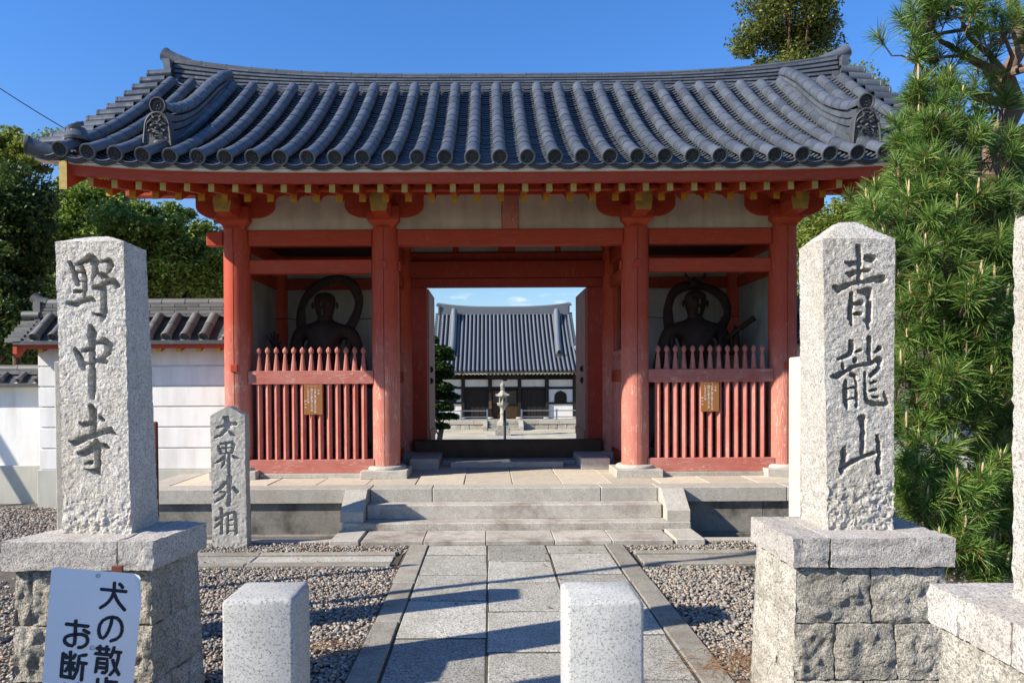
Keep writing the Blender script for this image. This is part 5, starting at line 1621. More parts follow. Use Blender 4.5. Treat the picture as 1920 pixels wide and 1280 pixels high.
# ================================================================== walls
def tiled_wall(root, x0, x1, yf, yb, ztop, eave, z_eave, z_tile, z_ridge, pitch, raft=True, ends=(True, False), mat=TILE_W, r=0.060):
    "small ridged tile roof on a wall: tiles run down to the front (and back)"
    ym = (yf + yb) / 2
    rf = MB()
    for s in (1, -1):
        ye = ym - s * (ym - eave)
        rf.hexa([(x0, min(ye, ym), z_eave - 0.09 if s > 0 else z_tile - 0.12), (x1, min(ye, ym), z_eave - 0.09 if s > 0 else z_tile - 0.12), (x1, max(ye, ym), z_tile - 0.12 if s > 0 else z_eave - 0.09), (x0, max(ye, ym), z_tile - 0.12 if s > 0 else z_eave - 0.09),
                 (x0, min(ye, ym), z_eave - 0.05 if s > 0 else z_tile + 0.05), (x1, min(ye, ym), z_eave - 0.05 if s > 0 else z_tile + 0.05), (x1, max(ye, ym), z_tile + 0.05 if s > 0 else z_eave - 0.05), (x0, max(ye, ym), z_tile + 0.05 if s > 0 else z_eave - 0.05)])
    ro = rf.build('roof', TILE_D, root)
    sl = math.atan2(z_tile - z_eave, (ym - 0.12) - eave)
    L = math.hypot(z_tile - z_eave, ym - 0.12 - eave)
    e = cover_mesh(L * 0.52, r, lip=0.004, n=9); disc_geo(e, r * 1.12, petals=6); e = e.mesh('eave_tile', mat, True, None, 35)
    c = cover_mesh(L * 0.52, r, lip=0.004, n=9).mesh('cover_tile', mat, True, None, 35)
    n = int((x1 - x0 - pitch * 0.4) / pitch)
    off = x0 + ((x1 - x0) - (n - 1) * pitch) / 2
    for i in range(n):
        x = off + i * pitch
        Mx = Matrix.Translation((x, eave, z_eave)) @ Matrix.Rotation(sl, 4, 'X')
        place('eave_tile', e, Mx, ro)
        place('cover_tile', c, Mx @ Matrix.Translation((0, L * 0.48, 0)), ro)
    # pans
    V, Fa = [], []
    for i in range(-1, n):
        xc = off + (i + 0.5) * pitch
        for q in range(6):
            ta, tb = q / 6, (q + 1) / 6
            k0 = len(V)
            for t, dz in ((ta, -0.022), (ta, 0.0), (tb, -0.018)):
                for s_ in range(5):
                    u = -1 + s_ / 2
                    x = min(max(xc + u * pitch * 0.45, x0), x1)
                    V.append((x, eave + 0.012 + (ym - 0.1 - eave) * t, z_eave - 0.018 + (z_tile - z_eave) * t + dz - 0.03 * (1 - u * u)))
            for r_ in (0, 1):
                for s_ in range(4):
                    a = k0 + r_ * 5 + s_; Fa.append((a, a + 1, a + 6, a + 5))
    o = place('pan_tiles', npmesh('pan_tiles', np.array(V), np.array(Fa), mat), Matrix.Identity(4), ro); put(o, kind='stuff')
    # ridge courses
    for li in range(4):
        f0, f1 = z_tile - 0.01 + (z_ridge - 0.06 - z_tile) * li / 4, z_tile - 0.01 + (z_ridge - 0.06 - z_tile) * (li + 0.85) / 4
        x = x0 + (0.12 if ends[0] else 0) - (0.15 if li % 2 else 0)
        while x < x1 - 0.02:
            a, b = max(x, x0 + (0.12 if ends[0] else 0)), min(x + 0.31, x1); x += 0.31
            if b - a > 0.04: MB().bev(a + 0.002, b - 0.002, ym - 0.13 + 0.008 * li, ym + 0.13 - 0.008 * li, f0, f1, 0.004).build('ridge_tile', mat, ro)
    x = x0 + (0.12 if ends[0] else 0)
    while x < x1 - 0.05:
        b = min(x + 0.30, x1)
        MB().tube([(x, ym, z_ridge - 0.055), (x + 0.015, ym, z_ridge - 0.055), (x + 0.017, ym, z_ridge - 0.055), (b, ym, z_ridge - 0.055)], [0.064, 0.064, 0.059, 0.059], 12).build('ridge_cap_tile', mat, ro, smooth=True, angle=35)
        x = b
    if ends[0]:
        MB().tube([(x0 + 0.16, ym, z_ridge - 0.05), (x0 + 0.05, ym, z_ridge - 0.02), (x0 - 0.02, ym, z_ridge + 0.035)], [0.062, 0.066, 0.074], 14).build('ridge_end_tile', mat, ro, smooth=True)
        MB().ext([(x0 + 0.06, z_tile - 0.05), (x0 + 0.13, z_tile - 0.05), (x0 + 0.13, z_ridge - 0.04), (x0 + 0.05, z_ridge - 0.03), (x0 + 0.035, z_ridge - 0.10)], 'y', ym - 0.13, ym + 0.13).build('ridge_end_plate', mat, ro, smooth=True, angle=30)
        MB().tube([(x0 - 0.10, ym - 0.10, z_tile + 0.02), (x0 + 0.12, ym - 0.10, z_tile + 0.02)], 0.055, 12).build('verge_tile', mat, ro, smooth=True)
        for q in range(6):       # stepped verge slabs
            t = q / 6
            MB().bev(x0 - 0.10 - 0.02 * q * 0, x0 + 0.10, eave + (ym - 0.1 - eave) * t, eave + (ym - 0.1 - eave) * (t + 0.2), z_eave - 0.06 + (z_tile - z_eave) * t, z_eave - 0.03 + (z_tile - z_eave) * t + 0.02, 0.004).build('verge_tile', mat, ro)
    if raft and ends[0]:
        MB().ext([(eave + 0.03, z_eave - 0.10), (eave + 0.03, z_eave - 0.20), (eave + 0.10, z_eave - 0.24), (ym, z_tile - 0.20), (ym, z_tile - 0.14)], 'x', x0 - 0.02, x0 + 0.03).build('barge_board', REDY, ro)
    if raft:
        MB().box(x0 + 0.1, x1, eave + 0.035, eave + 0.09, z_eave - 0.14, z_eave - 0.085).build('eave_board', REDX, ro)
        x = x0 + 0.30
        rm = MB(); rm.hexa([(-0.03, 0, -0.03), (0.03, 0, -0.03), (0.03, 0.5, 0.16), (-0.03, 0.5, 0.16), (-0.03, 0, 0.03), (0.03, 0, 0.03), (0.03, 0.5, 0.22), (-0.03, 0.5, 0.22)])
        rme = rm.mesh('rafter', REDY); rme.materials.append(YEL)
        for p in rme.polygons:
            if p.center.y < 1e-4: p.material_index = 1
        while x < x1 - 0.05:
            place('rafter', rme, Matrix.Translation((x, eave + 0.06, z_eave - 0.155)), ro); x += 0.243
    return ro
def wing(sx, label):
    xi, xo = XC + sx * 3.475, XC + sx * 5.96
    x0, x1 = sorted((xi, xo))
    root = empty('wing_wall', ((x0 + x1) / 2, 9.6, 0), label, 'wall', 'white banded walls on both sides of the gate')
    yf, yb = 9.45, 9.77
    MB().box(x0 + 0.015, x1 - 0.015, yf + 0.012, yb, 0.45, 2.02).build('wall_core', WHITE, root)
    MB().bev(x0 - 0.03 if sx < 0 else x0, x1 if sx < 0 else x1 + 0.03, yf - 0.02, yb + 0.02, -0.08, 0.462, 0.006).build('wall_base', WBASE, root)
    zs = [0.470, 0.742, 1.008, 1.266, 1.524, 1.780, 2.02]
    for a, b in zip(zs[:-1], zs[1:]):
        MB().bev(x0, x1, yf - 0.012, yf + 0.011, a, b - 0.020, 0.005).build('plaster_band', WHITE, root)
    e = (True, False)
    if sx < 0:
        tiled_wall(root, x0 - 0.12, x1, yf, yb, 2.0, 9.13, 2.119, 2.40, 2.63, 0.230)
    else:
        tiled_wall(root, x0, x1 + 0.12, yf, yb, 2.0, 9.13, 2.119, 2.40, 2.63, 0.230, ends=(False, False))
wing(-1, 'white banded plaster wall with small tiled roof, left of the red gate')
wing(1, 'white banded plaster wall with small tiled roof, mostly hidden right of the gate')
# lower boundary walls beyond
def low_wall(x0, x1, label):
    root = empty('boundary_wall', ((x0 + x1) / 2, 9.95, 0), label, 'wall', 'lower white boundary walls')
    MB().box(x0, x1, 9.88, 10.12, 0.47, 1.50).build('wall_core', WHITE, root)
    MB().bev(x0, x1, 9.84, 10.16, -0.08, 0.472, 0.006).build('wall_base', WBASE, root)
    MB().bev(x0, x1, 9.80, 10.20, 1.50, 1.545, 0.006).build('coping', WBOARD, root)
    tiled_wall(root, x0, x1, 9.88, 10.12, 1.5, 9.72, 1.60, 1.685, 1.80, 0.24, raft=False, ends=(False, False), r=0.034)
low_wall(-13.5, -5.72, 'low white plaster wall with grey tile coping at the far left edge')
low_wall(6.25, 13.0, 'low white plaster wall with grey tile coping behind the near pine')
# ================================================================== guardian statues
def skin_body(name, verts, edges, rads, mat, parent, sub=2):
    me = bpy.data.meshes.new(name)
    me.from_pydata([tuple(v) for v in verts], edges, [])
    me.materials.append(mat)
    o = bpy.data.objects.new(name, me); C.objects.link(o)
    o.modifiers.new('skin', 'SKIN')
    sk = me.skin_vertices[0].data
    for i, r in enumerate(rads):
        sk[i].radius = (r, r) if isinstance(r, (int, float)) else r
        sk[i].use_root = (i == 0)
    sb = o.modifiers.new('sub', 'SUBSURF'); sb.levels = sub; sb.render_levels = sub
    o.modifiers['skin'].use_smooth_shade = True
    dg = bpy.context.evaluated_depsgraph_get(); dg.update()
    m2 = bpy.data.meshes.new_from_object(o.evaluated_get(dg))
    bpy.data.objects.remove(o)
    m2.name = name
    m2.polygons.foreach_set('use_smooth', [True] * len(m2.polygons))
    if not len(m2.materials): m2.materials.append(mat)
    ob = bpy.data.objects.new(name, m2); C.objects.link(ob)
    if parent: ob.parent = parent
    return ob

def statue(px, left, label):
    ys = 9.95
    base = at(px, 700, ys); base.z = PZ
    root = empty('guardian_statue', base, label, 'statue', 'dark wooden guardian statues in the gate niches')
    s = 1 if left else -1
    # local coordinates: x right, y towards the back, z up from the platform
    V = []; E = []; Rr = []
    def v(x, y, z, r, link=None):
        V.append((x, y, z)); Rr.append(r)
        if link is not None: E.append((link, len(V) - 1))
        return len(V) - 1
    pel = v(0.02, 0, 1.02, (0.17, 0.13))
    wai = v(0.0, 0, 1.25, (0.16, 0.12), pel)
    che = v(0.0, -0.01, 1.55, (0.26, 0.165), wai)
    sho = v(0.0, 0.0, 1.83, (0.30, 0.12), che)
    nec = v(0.0, -0.01, 1.96, (0.085, 0.085), sho)
    hd0 = v(0.0, -0.03, 2.06, (0.125, 0.13), nec)
    hd1 = v(0.0, -0.02, 2.20, (0.168, 0.175), hd0)
    hd2 = v(0.0, 0.0, 2.34, (0.135, 0.13), hd1)
    for sd in (-1, 1):
        hip = v(sd * 0.13, 0, 0.92, (0.125, 0.12), pel)
        kn = v(sd * 0.22, -0.05, 0.60, (0.095, 0.095), hip)
        ca = v(sd * 0.23, 0.0, 0.42, (0.08, 0.085), kn)
        an = v(sd * 0.24, 0.02, 0.27, (0.05, 0.055), ca)
        v(sd * 0.26, -0.12, 0.235, (0.055, 0.04), an)
    # arm raised with open palm (outer side), other arm lowered to the hip (inner side)
    a = v(-s * 0.35, 0, 1.80, 0.115, sho)
    if left:
        b = v(-0.43, 0.0, 1.45, 0.082, a); c = v(-0.52, -0.10, 1.42, 0.07, b); d = v(-0.60, -0.14, 1.55, 0.048, c)
        hand1 = (-0.635, -0.15, 1.63)
    else:
        b = v(0.42, 0.0, 1.52, 0.085, a); c = v(0.50, -0.12, 1.52, 0.07, b); d = v(0.50, -0.16, 1.72, 0.05, c)
        hand1 = (0.50, -0.17, 1.80)
    hm = v(*hand1, (0.058, 0.028), d)
    a2 = v(s * 0.35, 0, 1.80, 0.115, sho)
    b2 = v(s * 0.45, 0.0, 1.50, 0.082, a2); c2 = v(s * 0.53, -0.06, 1.24, 0.066, b2); d2 = v(s * 0.50, -0.16, 1.08, 0.05, c2)
    hf = v(s * 0.49, -0.19, 1.01, 0.06, d2)
    if left:
        for k, (dx, dz, L) in enumerate(((-0.055, 0.06, 0.07), (-0.028, 0.085, 0.085), (0.002, 0.09, 0.09), (0.03, 0.078, 0.075))):
            f1 = v(hand1[0] + dx, hand1[1] - 0.005, hand1[2] + dz, 0.014, hm)
            f2 = v(hand1[0] + dx * 1.6, hand1[1] - 0.012, hand1[2] + dz + L * 0.55, 0.0125, f1)
            v(hand1[0] + dx * 1.8, hand1[1] - 0.03, hand1[2] + dz + L, 0.010, f2)
        t1 = v(hand1[0] + 0.06, hand1[1] - 0.01, hand1[2] + 0.01, 0.016, hm); v(hand1[0] + 0.10, hand1[1] - 0.02, hand1[2] + 0.05, 0.012, t1)
    else:
        for k in range(4):
            f1 = v(hand1[0] - 0.04, hand1[1] - 0.02, hand1[2] - 0.03 + 0.026 * k, 0.014, hm)
            v(hand1[0] - 0.02, hand1[1] - 0.055, hand1[2] - 0.03 + 0.026 * k, 0.013, f1)
    for k in range(4):
        f1 = v(s * 0.49 - 0.045 * s, -0.22, 0.965 + 0.026 * k, 0.014, hf)
        v(s * 0.49 - 0.02 * s, -0.255, 0.965 + 0.026 * k, 0.013, f1)
    body = skin_body('body', V, E, Rr, BRONZE, root)
    L_ = lambda pts: [base + Vector(p) for p in pts]
    # muscles, face
    def ell(c, r, n=12, mm=7):
        vs = []; fs = []
        for i in range(mm + 1):
            t = PI * i / mm
            for k in range(n):
                a_ = 2 * PI * k / n
                vs.append(base + Vector((c[0] + r[0] * math.sin(t) * math.cos(a_), c[1] + r[1] * math.sin(t) * math.sin(a_), c[2] + r[2] * math.cos(t))))
        for i in range(mm):
            for k in range(n): fs.append((i * n + k, i * n + (k + 1) % n, (i + 1) * n + (k + 1) % n, (i + 1) * n + k))
        return vs, fs
    def piece(nm, c, r): MB().add(*ell(c, r)).build(nm, BRONZE, root, smooth=True, angle=80)
    piece('nose', (0, -0.205, 2.16), (0.024, 0.038, 0.048))
    for sd in (-1, 1):
        piece('eye', (sd * 0.058, -0.185, 2.205), (0.030, 0.02, 0.014))
        piece('brow', (sd * 0.062, -0.182, 2.238), (0.042, 0.02, 0.011))
        piece('ear', (sd * 0.163, -0.02, 2.16), (0.016, 0.03, 0.05))
        piece('chest_muscle', (sd * 0.11, -0.145, 1.62), (0.115, 0.055, 0.085))
        for q in range(3): piece('belly_muscle', (sd * 0.05, -0.13, 1.45 - q * 0.09), (0.05, 0.03, 0.04))
    piece('mouth', (0, -0.185, 2.085), (0.045, 0.018, 0.011))
    piece('chin', (0, -0.165, 2.03), (0.04, 0.028, 0.028))
    # paler strips down the middle: a highlight put into the colour
    g = MB(); g.tube(L_([(0, -0.243, 2.20), (0, -0.248, 2.14)]), [0.007, 0.012], 6)
    g.tube(L_([(0, -0.207, 2.09), (0, -0.198, 2.02)]), 0.010, 6)
    g.tube(L_([(0.005, -0.135, 1.90), (0.0, -0.16, 1.80), (0.004, -0.185, 1.66), (0.0, -0.185, 1.54), (0.003, -0.165, 1.35)]), [0.012, 0.014, 0.012, 0.015, 0.010], 6)
    g.build('highlight_strip', HILITE, root, smooth=True)
    # topknot
    if not left:
        k = MB(); k.add(*ell((0, 0.02, 2.44), (0.06, 0.06, 0.07)))
        k.build('topknot', BRONZE, root, smooth=True, angle=80)
        for sd in (-1, 1):
            MB().tube(L_([(0.0, 0, 2.44), (sd * 0.07, -0.01, 2.47), (sd * 0.12, -0.02, 2.53), (sd * 0.15, -0.02, 2.60)]), [0.022, 0.02, 0.016, 0.004], 8).build('hair_ribbon', BRONZE, root, smooth=True)
            MB().tube(L_([(sd * 0.09, -0.01, 2.49), (sd * 0.155, -0.02, 2.53)]), [0.014, 0.003], 6).build('hair_ribbon', BRONZE, root, smooth=True)
        MB().tube(L_([(0.36, -0.20, 1.68), (0.50, -0.23, 1.80), (0.70, -0.26, 1.95)]), [0.03, 0.034, 0.04], 10).build('thunderbolt_club', BRONZE, root, smooth=True)
    # floating scarf looped over the head: a thick flat band
    pts = {True: [(-0.33, 0.02, 1.80), (-0.34, 0.07, 1.98), (-0.34, 0.10, 2.13), (-0.27, 0.12, 2.30), (-0.13, 0.13, 2.44), (0.06, 0.13, 2.525), (0.24, 0.13, 2.52), (0.36, 0.12, 2.42), (0.43, 0.10, 2.25), (0.41, 0.08, 2.08), (0.34, 0.02, 1.90), (0.28, -0.06, 1.76)],
           False: [(-0.33, -0.02, 1.72), (-0.34, 0.05, 1.95), (-0.33, 0.10, 2.13), (-0.26, 0.12, 2.31), (-0.12, 0.13, 2.40), (0.08, 0.13, 2.41), (0.26, 0.13, 2.36), (0.40, 0.12, 2.26), (0.455, 0.10, 2.12), (0.44, 0.06, 1.98), (0.36, 0.02, 1.86), (0.30, -0.06, 1.78)]}[left]
    # smooth the path, then sweep an oval band facing the viewer
    P = [Vector(p) for p in pts]; Q = []
    for i in range(len(P) - 1):
        p0, p1, p2, p3 = P[max(i - 1, 0)], P[i], P[i + 1], P[min(i + 2, len(P) - 1)]
        for t_ in (0, 0.25, 0.5, 0.75):
            Q.append(0.5 * ((2 * p1) + (p2 - p0) * t_ + (2 * p0 - 5 * p1 + 4 * p2 - p3) * t_ ** 2 + (3 * p1 - p0 - 3 * p2 + p3) * t_ ** 3))
    Q.append(P[-1])
    m = MB(); vs = []; n = 10
    for i, p in enumerate(Q):
        tg = (Q[min(i + 1, len(Q) - 1)] - Q[max(i - 1, 0)]).normalized()
        side = tg.cross(Vector((0, 1, 0))).normalized()
        w = 0.062 + 0.008 * math.sin(i * 0.5)
        for k_ in range(n):
            a_ = 2 * PI * k_ / n
            vs.append(base + p + side * (w * math.cos(a_)) + Vector((0, 1, 0)) * (0.028 * math.sin(a_) + 0.008 * math.cos(3 * a_)))
    fs = [(i * n + k_, i * n + (k_ + 1) % n, (i + 1) * n + (k_ + 1) % n, (i + 1) * n + k_) for i in range(len(Q) - 1) for k_ in range(n)]
    fs += [tuple(range(n)), tuple((len(Q) - 1) * n + k_ for k_ in range(n))]
    m.add(vs, fs).build('scarf', BRONZE, root, smooth=True, angle=70)
    # scarf tails, skirt, rock
    for sd in (-1, 1):
        MB().tube(L_([(sd * 0.33, -0.04, 1.74), (sd * 0.30, -0.13, 1.45), (sd * 0.34, -0.14, 1.15), (sd * 0.48, -0.08, 0.8), (sd * 0.50, 0.0, 0.45), (sd * 0.56, 0.05, 0.25)]), [0.05, 0.045, 0.045, 0.05, 0.05, 0.03], 8).build('scarf_tail', BRONZE, root, smooth=True)
    sk = MB(); n = 28; vs = []
    for (r, z) in ((0.185, 1.16), (0.215, 1.08), (0.24, 0.95), (0.30, 0.75), (0.36, 0.55)):
        for k_ in range(n):
            a_ = 2 * PI * k_ / n; fl = 1 + (0.09 * math.sin(7 * a_) * (1.2 - z))
            vs.append(base + Vector((r * fl * math.cos(a_), r * 0.75 * fl * math.sin(a_), z + 0.03 * math.sin(3 * a_) * (1.2 - z))))
    sk.add(vs, [(i * n + k_, i * n + (k_ + 1) % n, (i + 1) * n + (k_ + 1) % n, (i + 1) * n + k_) for i in range(4) for k_ in range(n)])
    sk.build('skirt', BRONZE, root, smooth=True, angle=80)
    block_obj('rock_base', hexc(base.x - 0.46, base.x + 0.46, base.y - 0.33, base.y + 0.33, base.z + 0.0, base.z + 0.22), DARKW, root, n=8, amp=0.03, freq=5, bulge=0.02, seed=77)
    # bracing wires from the niche posts
    for sd in (-1, 1):
        MB().tube([base + Vector((sd * 0.36, 0.1, 1.98)), base + Vector((sd * 0.62, 0.35, 2.02)), base + Vector((sd * 0.80, 0.55, 2.03))], 0.006, 5).build('bracing_wire', IRON, root)
statue(611, True, 'dark muscular guardian statue with open raised palm, in the left niche')
statue(1303, False, 'dark guardian statue with antler-like hair ribbons holding a club, in the right niche')

# ================================================================== beyond the gate
put(MB().box(-0.12, 1.28, 14.3, 29.0, -0.70, -0.646).build('courtyard_path', GR_EDGE), 'pale stone path crossing the sandy court to the lantern', kind='structure')
cp = bpy.data.objects['courtyard_path']
y = 20.0
while y < 29.0:
    for x0, x1 in ((-0.12, 0.34), (0.34, 0.80), (0.80, 1.28)):
        slab_piece(x0, x1, y, y + 0.9, -0.64, cp, GR_EDGE, 'paving_slab', gap=0.012)
    y += 0.9
for y0, y1, z in ((13.42, 13.8, 0.2), (13.8, 14.25, -0.05)):
    put(MB().bev(-1.2, 1.7, y0, y1, -0.66, z, 0.01).build('stone_step', GR_STEP), 'granite step down to the court behind the gate, %s one' % ('upper' if z > 0.1 else 'lower'), 'step')
# black post
po = MB().lathe(0.308, 14.8, [(0.055, -0.66), (0.055, -0.64), (0.027, -0.63), (0.027, 0.935), (0.024, 0.955), (0.012, 0.965)], 16)
put(po.build('metal_post', BLUEM, smooth=True), 'slim dark metal post standing upright just beyond the gate threshold', 'post')

# lantern
LX, LY, LZ = 0.535, 29.5, -0.65
lan = empty('stone_lantern', (LX, LY, LZ), 'grey stone garden lantern with curled roof in the court before the hall', 'stone lantern')
def lz(py): return at(942, py, LY).z
def hexl(name, prof, n=6, rot=PI / 6, parent=lan):
    return MB().lathe(LX, LY, prof, n, rot).build(name, LANT, parent)
u = LY / F
hexl('base_block', [(19.0 * u * 1.05, LZ), (19.0 * u * 1.05, lz(804))], 4, PI / 4).scale = (1, 1, 1)
hexl('base_block', [(15.5 * u, lz(804)), (15.5 * u, lz(797))], 4, PI / 4)
hexl('pedestal', [(12.5 * u, lz(797)), (12.2 * u, lz(791)), (8 * u, lz(788)), (6.2 * u, lz(787))])
MB().lathe(LX, LY, [(6.0 * u, lz(787)), (4.6 * u, lz(783)), (4.5 * u, lz(776)), (5.2 * u, lz(775)), (5.2 * u, lz(773)), (4.4 * u, lz(772)), (4.5 * u, lz(765)), (6 * u, lz(763))], 16).build('shaft', LANT, lan, smooth=True, angle=50)
hexl('platform', [(6.5 * u, lz(763)), (11.5 * u, lz(759)), (12.2 * u, lz(756)), (11.6 * u, lz(754.5))])
fb = MB()
for k in range(6):
    a = PI / 6 + k * PI / 3
    fb.lathe(LX + 6.6 * u * math.cos(a), LY + 6.6 * u * math.sin(a), [(1.3 * u, lz(754.5)), (1.3 * u, lz(743))], 5)
fb.build('fire_box_posts', LANT, lan)
hexl('fire_box', [(5.2 * u, lz(754.4)), (5.2 * u, lz(751.5))]); hexl('fire_box', [(5.2 * u, lz(746)), (7.2 * u, lz(743))])
rf = MB(); vs = []
for r, z, up in ((3 * u, lz(731), 0), (6 * u, lz(735), 0), (11 * u, lz(739), 0.6 * u), (15 * u, lz(741), 2.6 * u), (14.4 * u, lz(742.8), 2.2 * u), (7 * u, lz(743.2), 0)):
    for k in range(24):
        a = PI / 6 + k * PI / 12; c_ = abs(math.cos(3 * (a - PI / 6)) ) ** 4
        rr = r * (math.cos(PI / 6) / max(math.cos(((a - PI / 6) % (PI / 3)) - PI / 6), 0.5)) if r > 4 * u else r
        vs.append((LX + rr * math.cos(a), LY + rr * math.sin(a), z + up * (1 if k % 4 == 0 else 0)))
fs = [(i * 24 + k, i * 24 + (k + 1) % 24, (i + 1) * 24 + (k + 1) % 24, (i + 1) * 24 + k) for i in range(5) for k in range(24)] + [tuple(range(24))]
rf.add(vs, fs).build('roof', LANT, lan)
MB().lathe(LX, LY, [(3.2 * u, lz(731)), (4.4 * u, lz(729)), (3.2 * u, lz(727)), (4.6 * u, lz(724)), (4.2 * u, lz(720)), (1.4 * u, lz(717)), (0.3 * u, lz(714.5))], 14).build('jewel', LANT, lan, smooth=True, angle=60)

# ---- main hall
HW, HB, HE, HR = 34.4, 32.9, 33.5, 37.6          # wall, base front, eave, ridge depth
HXc = at(948, 700, HW).x
hall = empty('temple_hall', (HXc, HW, -0.65), 'white and dark timber temple hall with large grey tiled roof across the court', 'hall')
def hz(py, d=HW): return at(948, py, d).z
def hx(px, d=HW): return at(px, 720, d).x
def hbox(name, mat, x0, x1, y0, y1, d0, d1, parent=hall, dd=HW):
    a, b = at(x0, y1, dd), at(x1, y0, dd)
    return MB().box(a.x, b.x, d0, d1, a.z, b.z).build(name, mat, parent)
# base with rubble face, edge slabs and steps
zt = hz(787.5, HB)
x0b, x1b = HXc - 4.6, HXc + 4.6
MB().box(x0b + 0.05, x1b - 0.05, HB + 0.07, 41, -0.65, zt - 0.02).build('stone_base', LANT, hall)
x = x0b
while x < x1b - 0.1:
    L = min(random.uniform(0.9, 1.2), x1b - x); MB().bev(x + 0.006, x + L - 0.006, HB, HB + 0.5, zt - 0.17, zt, 0.01).build('edge_stone', GR_EDGE, hall); x += L
x = x0b
while x < x1b - 0.1:
    L = min(random.uniform(0.35, 0.62), x1b - x)
    block_obj('base_stone', hexc(x + 0.012, x + L - 0.012, HB + 0.04, HB + 0.2, -0.66, zt - 0.175), GR_ROCK, hall, n=4, amp=0.012, freq=7, bulge=0.02, seed=int(x * 50) % 97); x += L
for k, (zz, yy) in enumerate(((0.75, 0.28), (0.5, 0.56), (0.25, 0.84))):
    MB().bev(hx(915, HB), hx(975, HB), HB - yy, HB - yy + 0.30, -0.65, -0.65 + (zt + 0.65) * zz, 0.01).build('step', LANT, hall)
for px in (909.5, 976):
    a = hx(px, HB)
    MB().ext([(HB, zt), (HB - 0.15, zt), (HB - 0.85, -0.48), (HB - 0.85, -0.65), (HB, -0.65)], 'x', a - 0.09, a + 0.09).build('cheek_stone', GR_EDGE, hall)
# walls
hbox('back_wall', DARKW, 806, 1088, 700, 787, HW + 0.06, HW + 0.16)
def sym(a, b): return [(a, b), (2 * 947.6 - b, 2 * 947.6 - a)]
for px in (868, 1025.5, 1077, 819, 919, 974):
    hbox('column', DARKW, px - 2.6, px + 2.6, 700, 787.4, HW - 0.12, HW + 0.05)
for y0, y1 in ((725, 729), (707.5, 711), (784.5, 787.4)):
    hbox('rail', DARKW, 817, 1079, y0, y1, HW - 0.07, HW + 0.05)
for a, b in ((1029, 1073.5), (977.5, 1021.5), (871.8, 915.2), (821.8, 865), (922.5, 970.5)):
    hbox('plaster_panel', WHITE, a, b, 711.2, 724.8, HW - 0.02, HW + 0.055)
def arch_window(cxp):
    wx, wy0, wy1 = 11.8, 731.5, 754.0
    c = at(cxp, wy1, HW); k = HW / F
    p = [(-wx * k, 0), (wx * k, 0), (wx * 0.97 * k, 12 * k), (wx * 0.86 * k, 16.5 * k), (wx * 0.55 * k, 19.5 * k), (wx * 0.2 * k, 21 * k), (0, 22.3 * k), (-wx * 0.2 * k, 21 * k), (-wx * 0.55 * k, 19.5 * k), (-wx * 0.86 * k, 16.5 * k), (-wx * 0.97 * k, 12 * k)]
    f = MB().ext([(c.x + a, c.z + b) for a, b in p], 'y', HW - 0.045, HW + 0.02).build('arched_window', DARKW, hall)
    g = MB()
    for i in range(-3, 4): g.box(c.x + i * 3.0 * k - 0.006, c.x + i * 3.0 * k + 0.006, HW - 0.056, HW - 0.046, c.z + 0.02, c.z + (18 - abs(i)) * k)
    g.build('bars', THRESH, f)
for a, b, w in ((1029, 1073.5, 1051), (821.8, 865, 844)):
    hbox('plaster_panel', WHITE, a, b, 729.2, 753.8, HW - 0.02, HW + 0.055)
    hbox('plaster_panel', WHITE, a, b, 757.2, 784.3, HW - 0.02, HW + 0.055)
    hbox('rail', DARKW, a - 2, b + 2, 754, 757, HW - 0.07, HW + 0.05)
    arch_window(w)
for a, b in ((871.5, 915.5), (977.5, 1022)):     # boarded shutters
    n = 8
    for i in range(n):
        hbox('shutter_board', DARKW, a + (b - a) * i / n + 0.25, a + (b - a) * (i + 1) / n - 0.25, 729.5, 784, HW + 0.0 + 0.012 * (i % 2), HW + 0.055)
# entrance lattice doors
hbox('door', THRESH, 922.5, 946.3, 731, 784, HW - 0.01, HW + 0.055); hbox('door', THRESH, 946.8, 970.5, 731, 784, HW - 0.01, HW + 0.055)
hbox('lattice_backing', WBASE, 925, 945, 733, 756.5, HW - 0.014, HW - 0.011); hbox('lattice_backing', WBASE, 949, 967.5, 733, 756.5, HW - 0.014, HW - 0.011)
lat = MB()
for a, b in ((925, 945), (949, 967.5)):
    for i in range(9):
        p = at(a + (b - a) * i / 8, 757, HW); q = at(a, 732.5, HW)
        lat.box(p.x - 0.016, p.x + 0.016, HW - 0.03, HW - 0.015, p.z, q.z)
    for j in range(10):
        p = at(a, 733 + 23.5 * j / 9, HW); q = at(b, 0, HW)
        lat.box(p.x, q.x, HW - 0.034, HW - 0.031, p.z - 0.016, p.z + 0.016)
lat.build('door_lattice', THRESH, hall)
hbox('notice_plank', BARK, 916.5, 921.5, 736, 766, HW - 0.16, HW - 0.13)
for px in (868, 919, 974, 1025.5, 1077):
    MB().lathe(hx(px), HW - 0.05, [(0.17, zt), (0.16, zt + 0.05), (0.10, zt + 0.07)], 12).build('plinth_stone', GR_EDGE, hall, smooth=True)
# entrance frieze hung under the eave, bell and rope
hbox('carved_beam', DARKW, 912, 981, 700, 709, HW - 0.5, HW - 0.35)
MB().lathe(hx(946), HW - 0.55, [(0.10, hz(714)), (0.10, hz(706)), (0.05, hz(703))], 12).build('bell', IRON, hall, smooth=True)
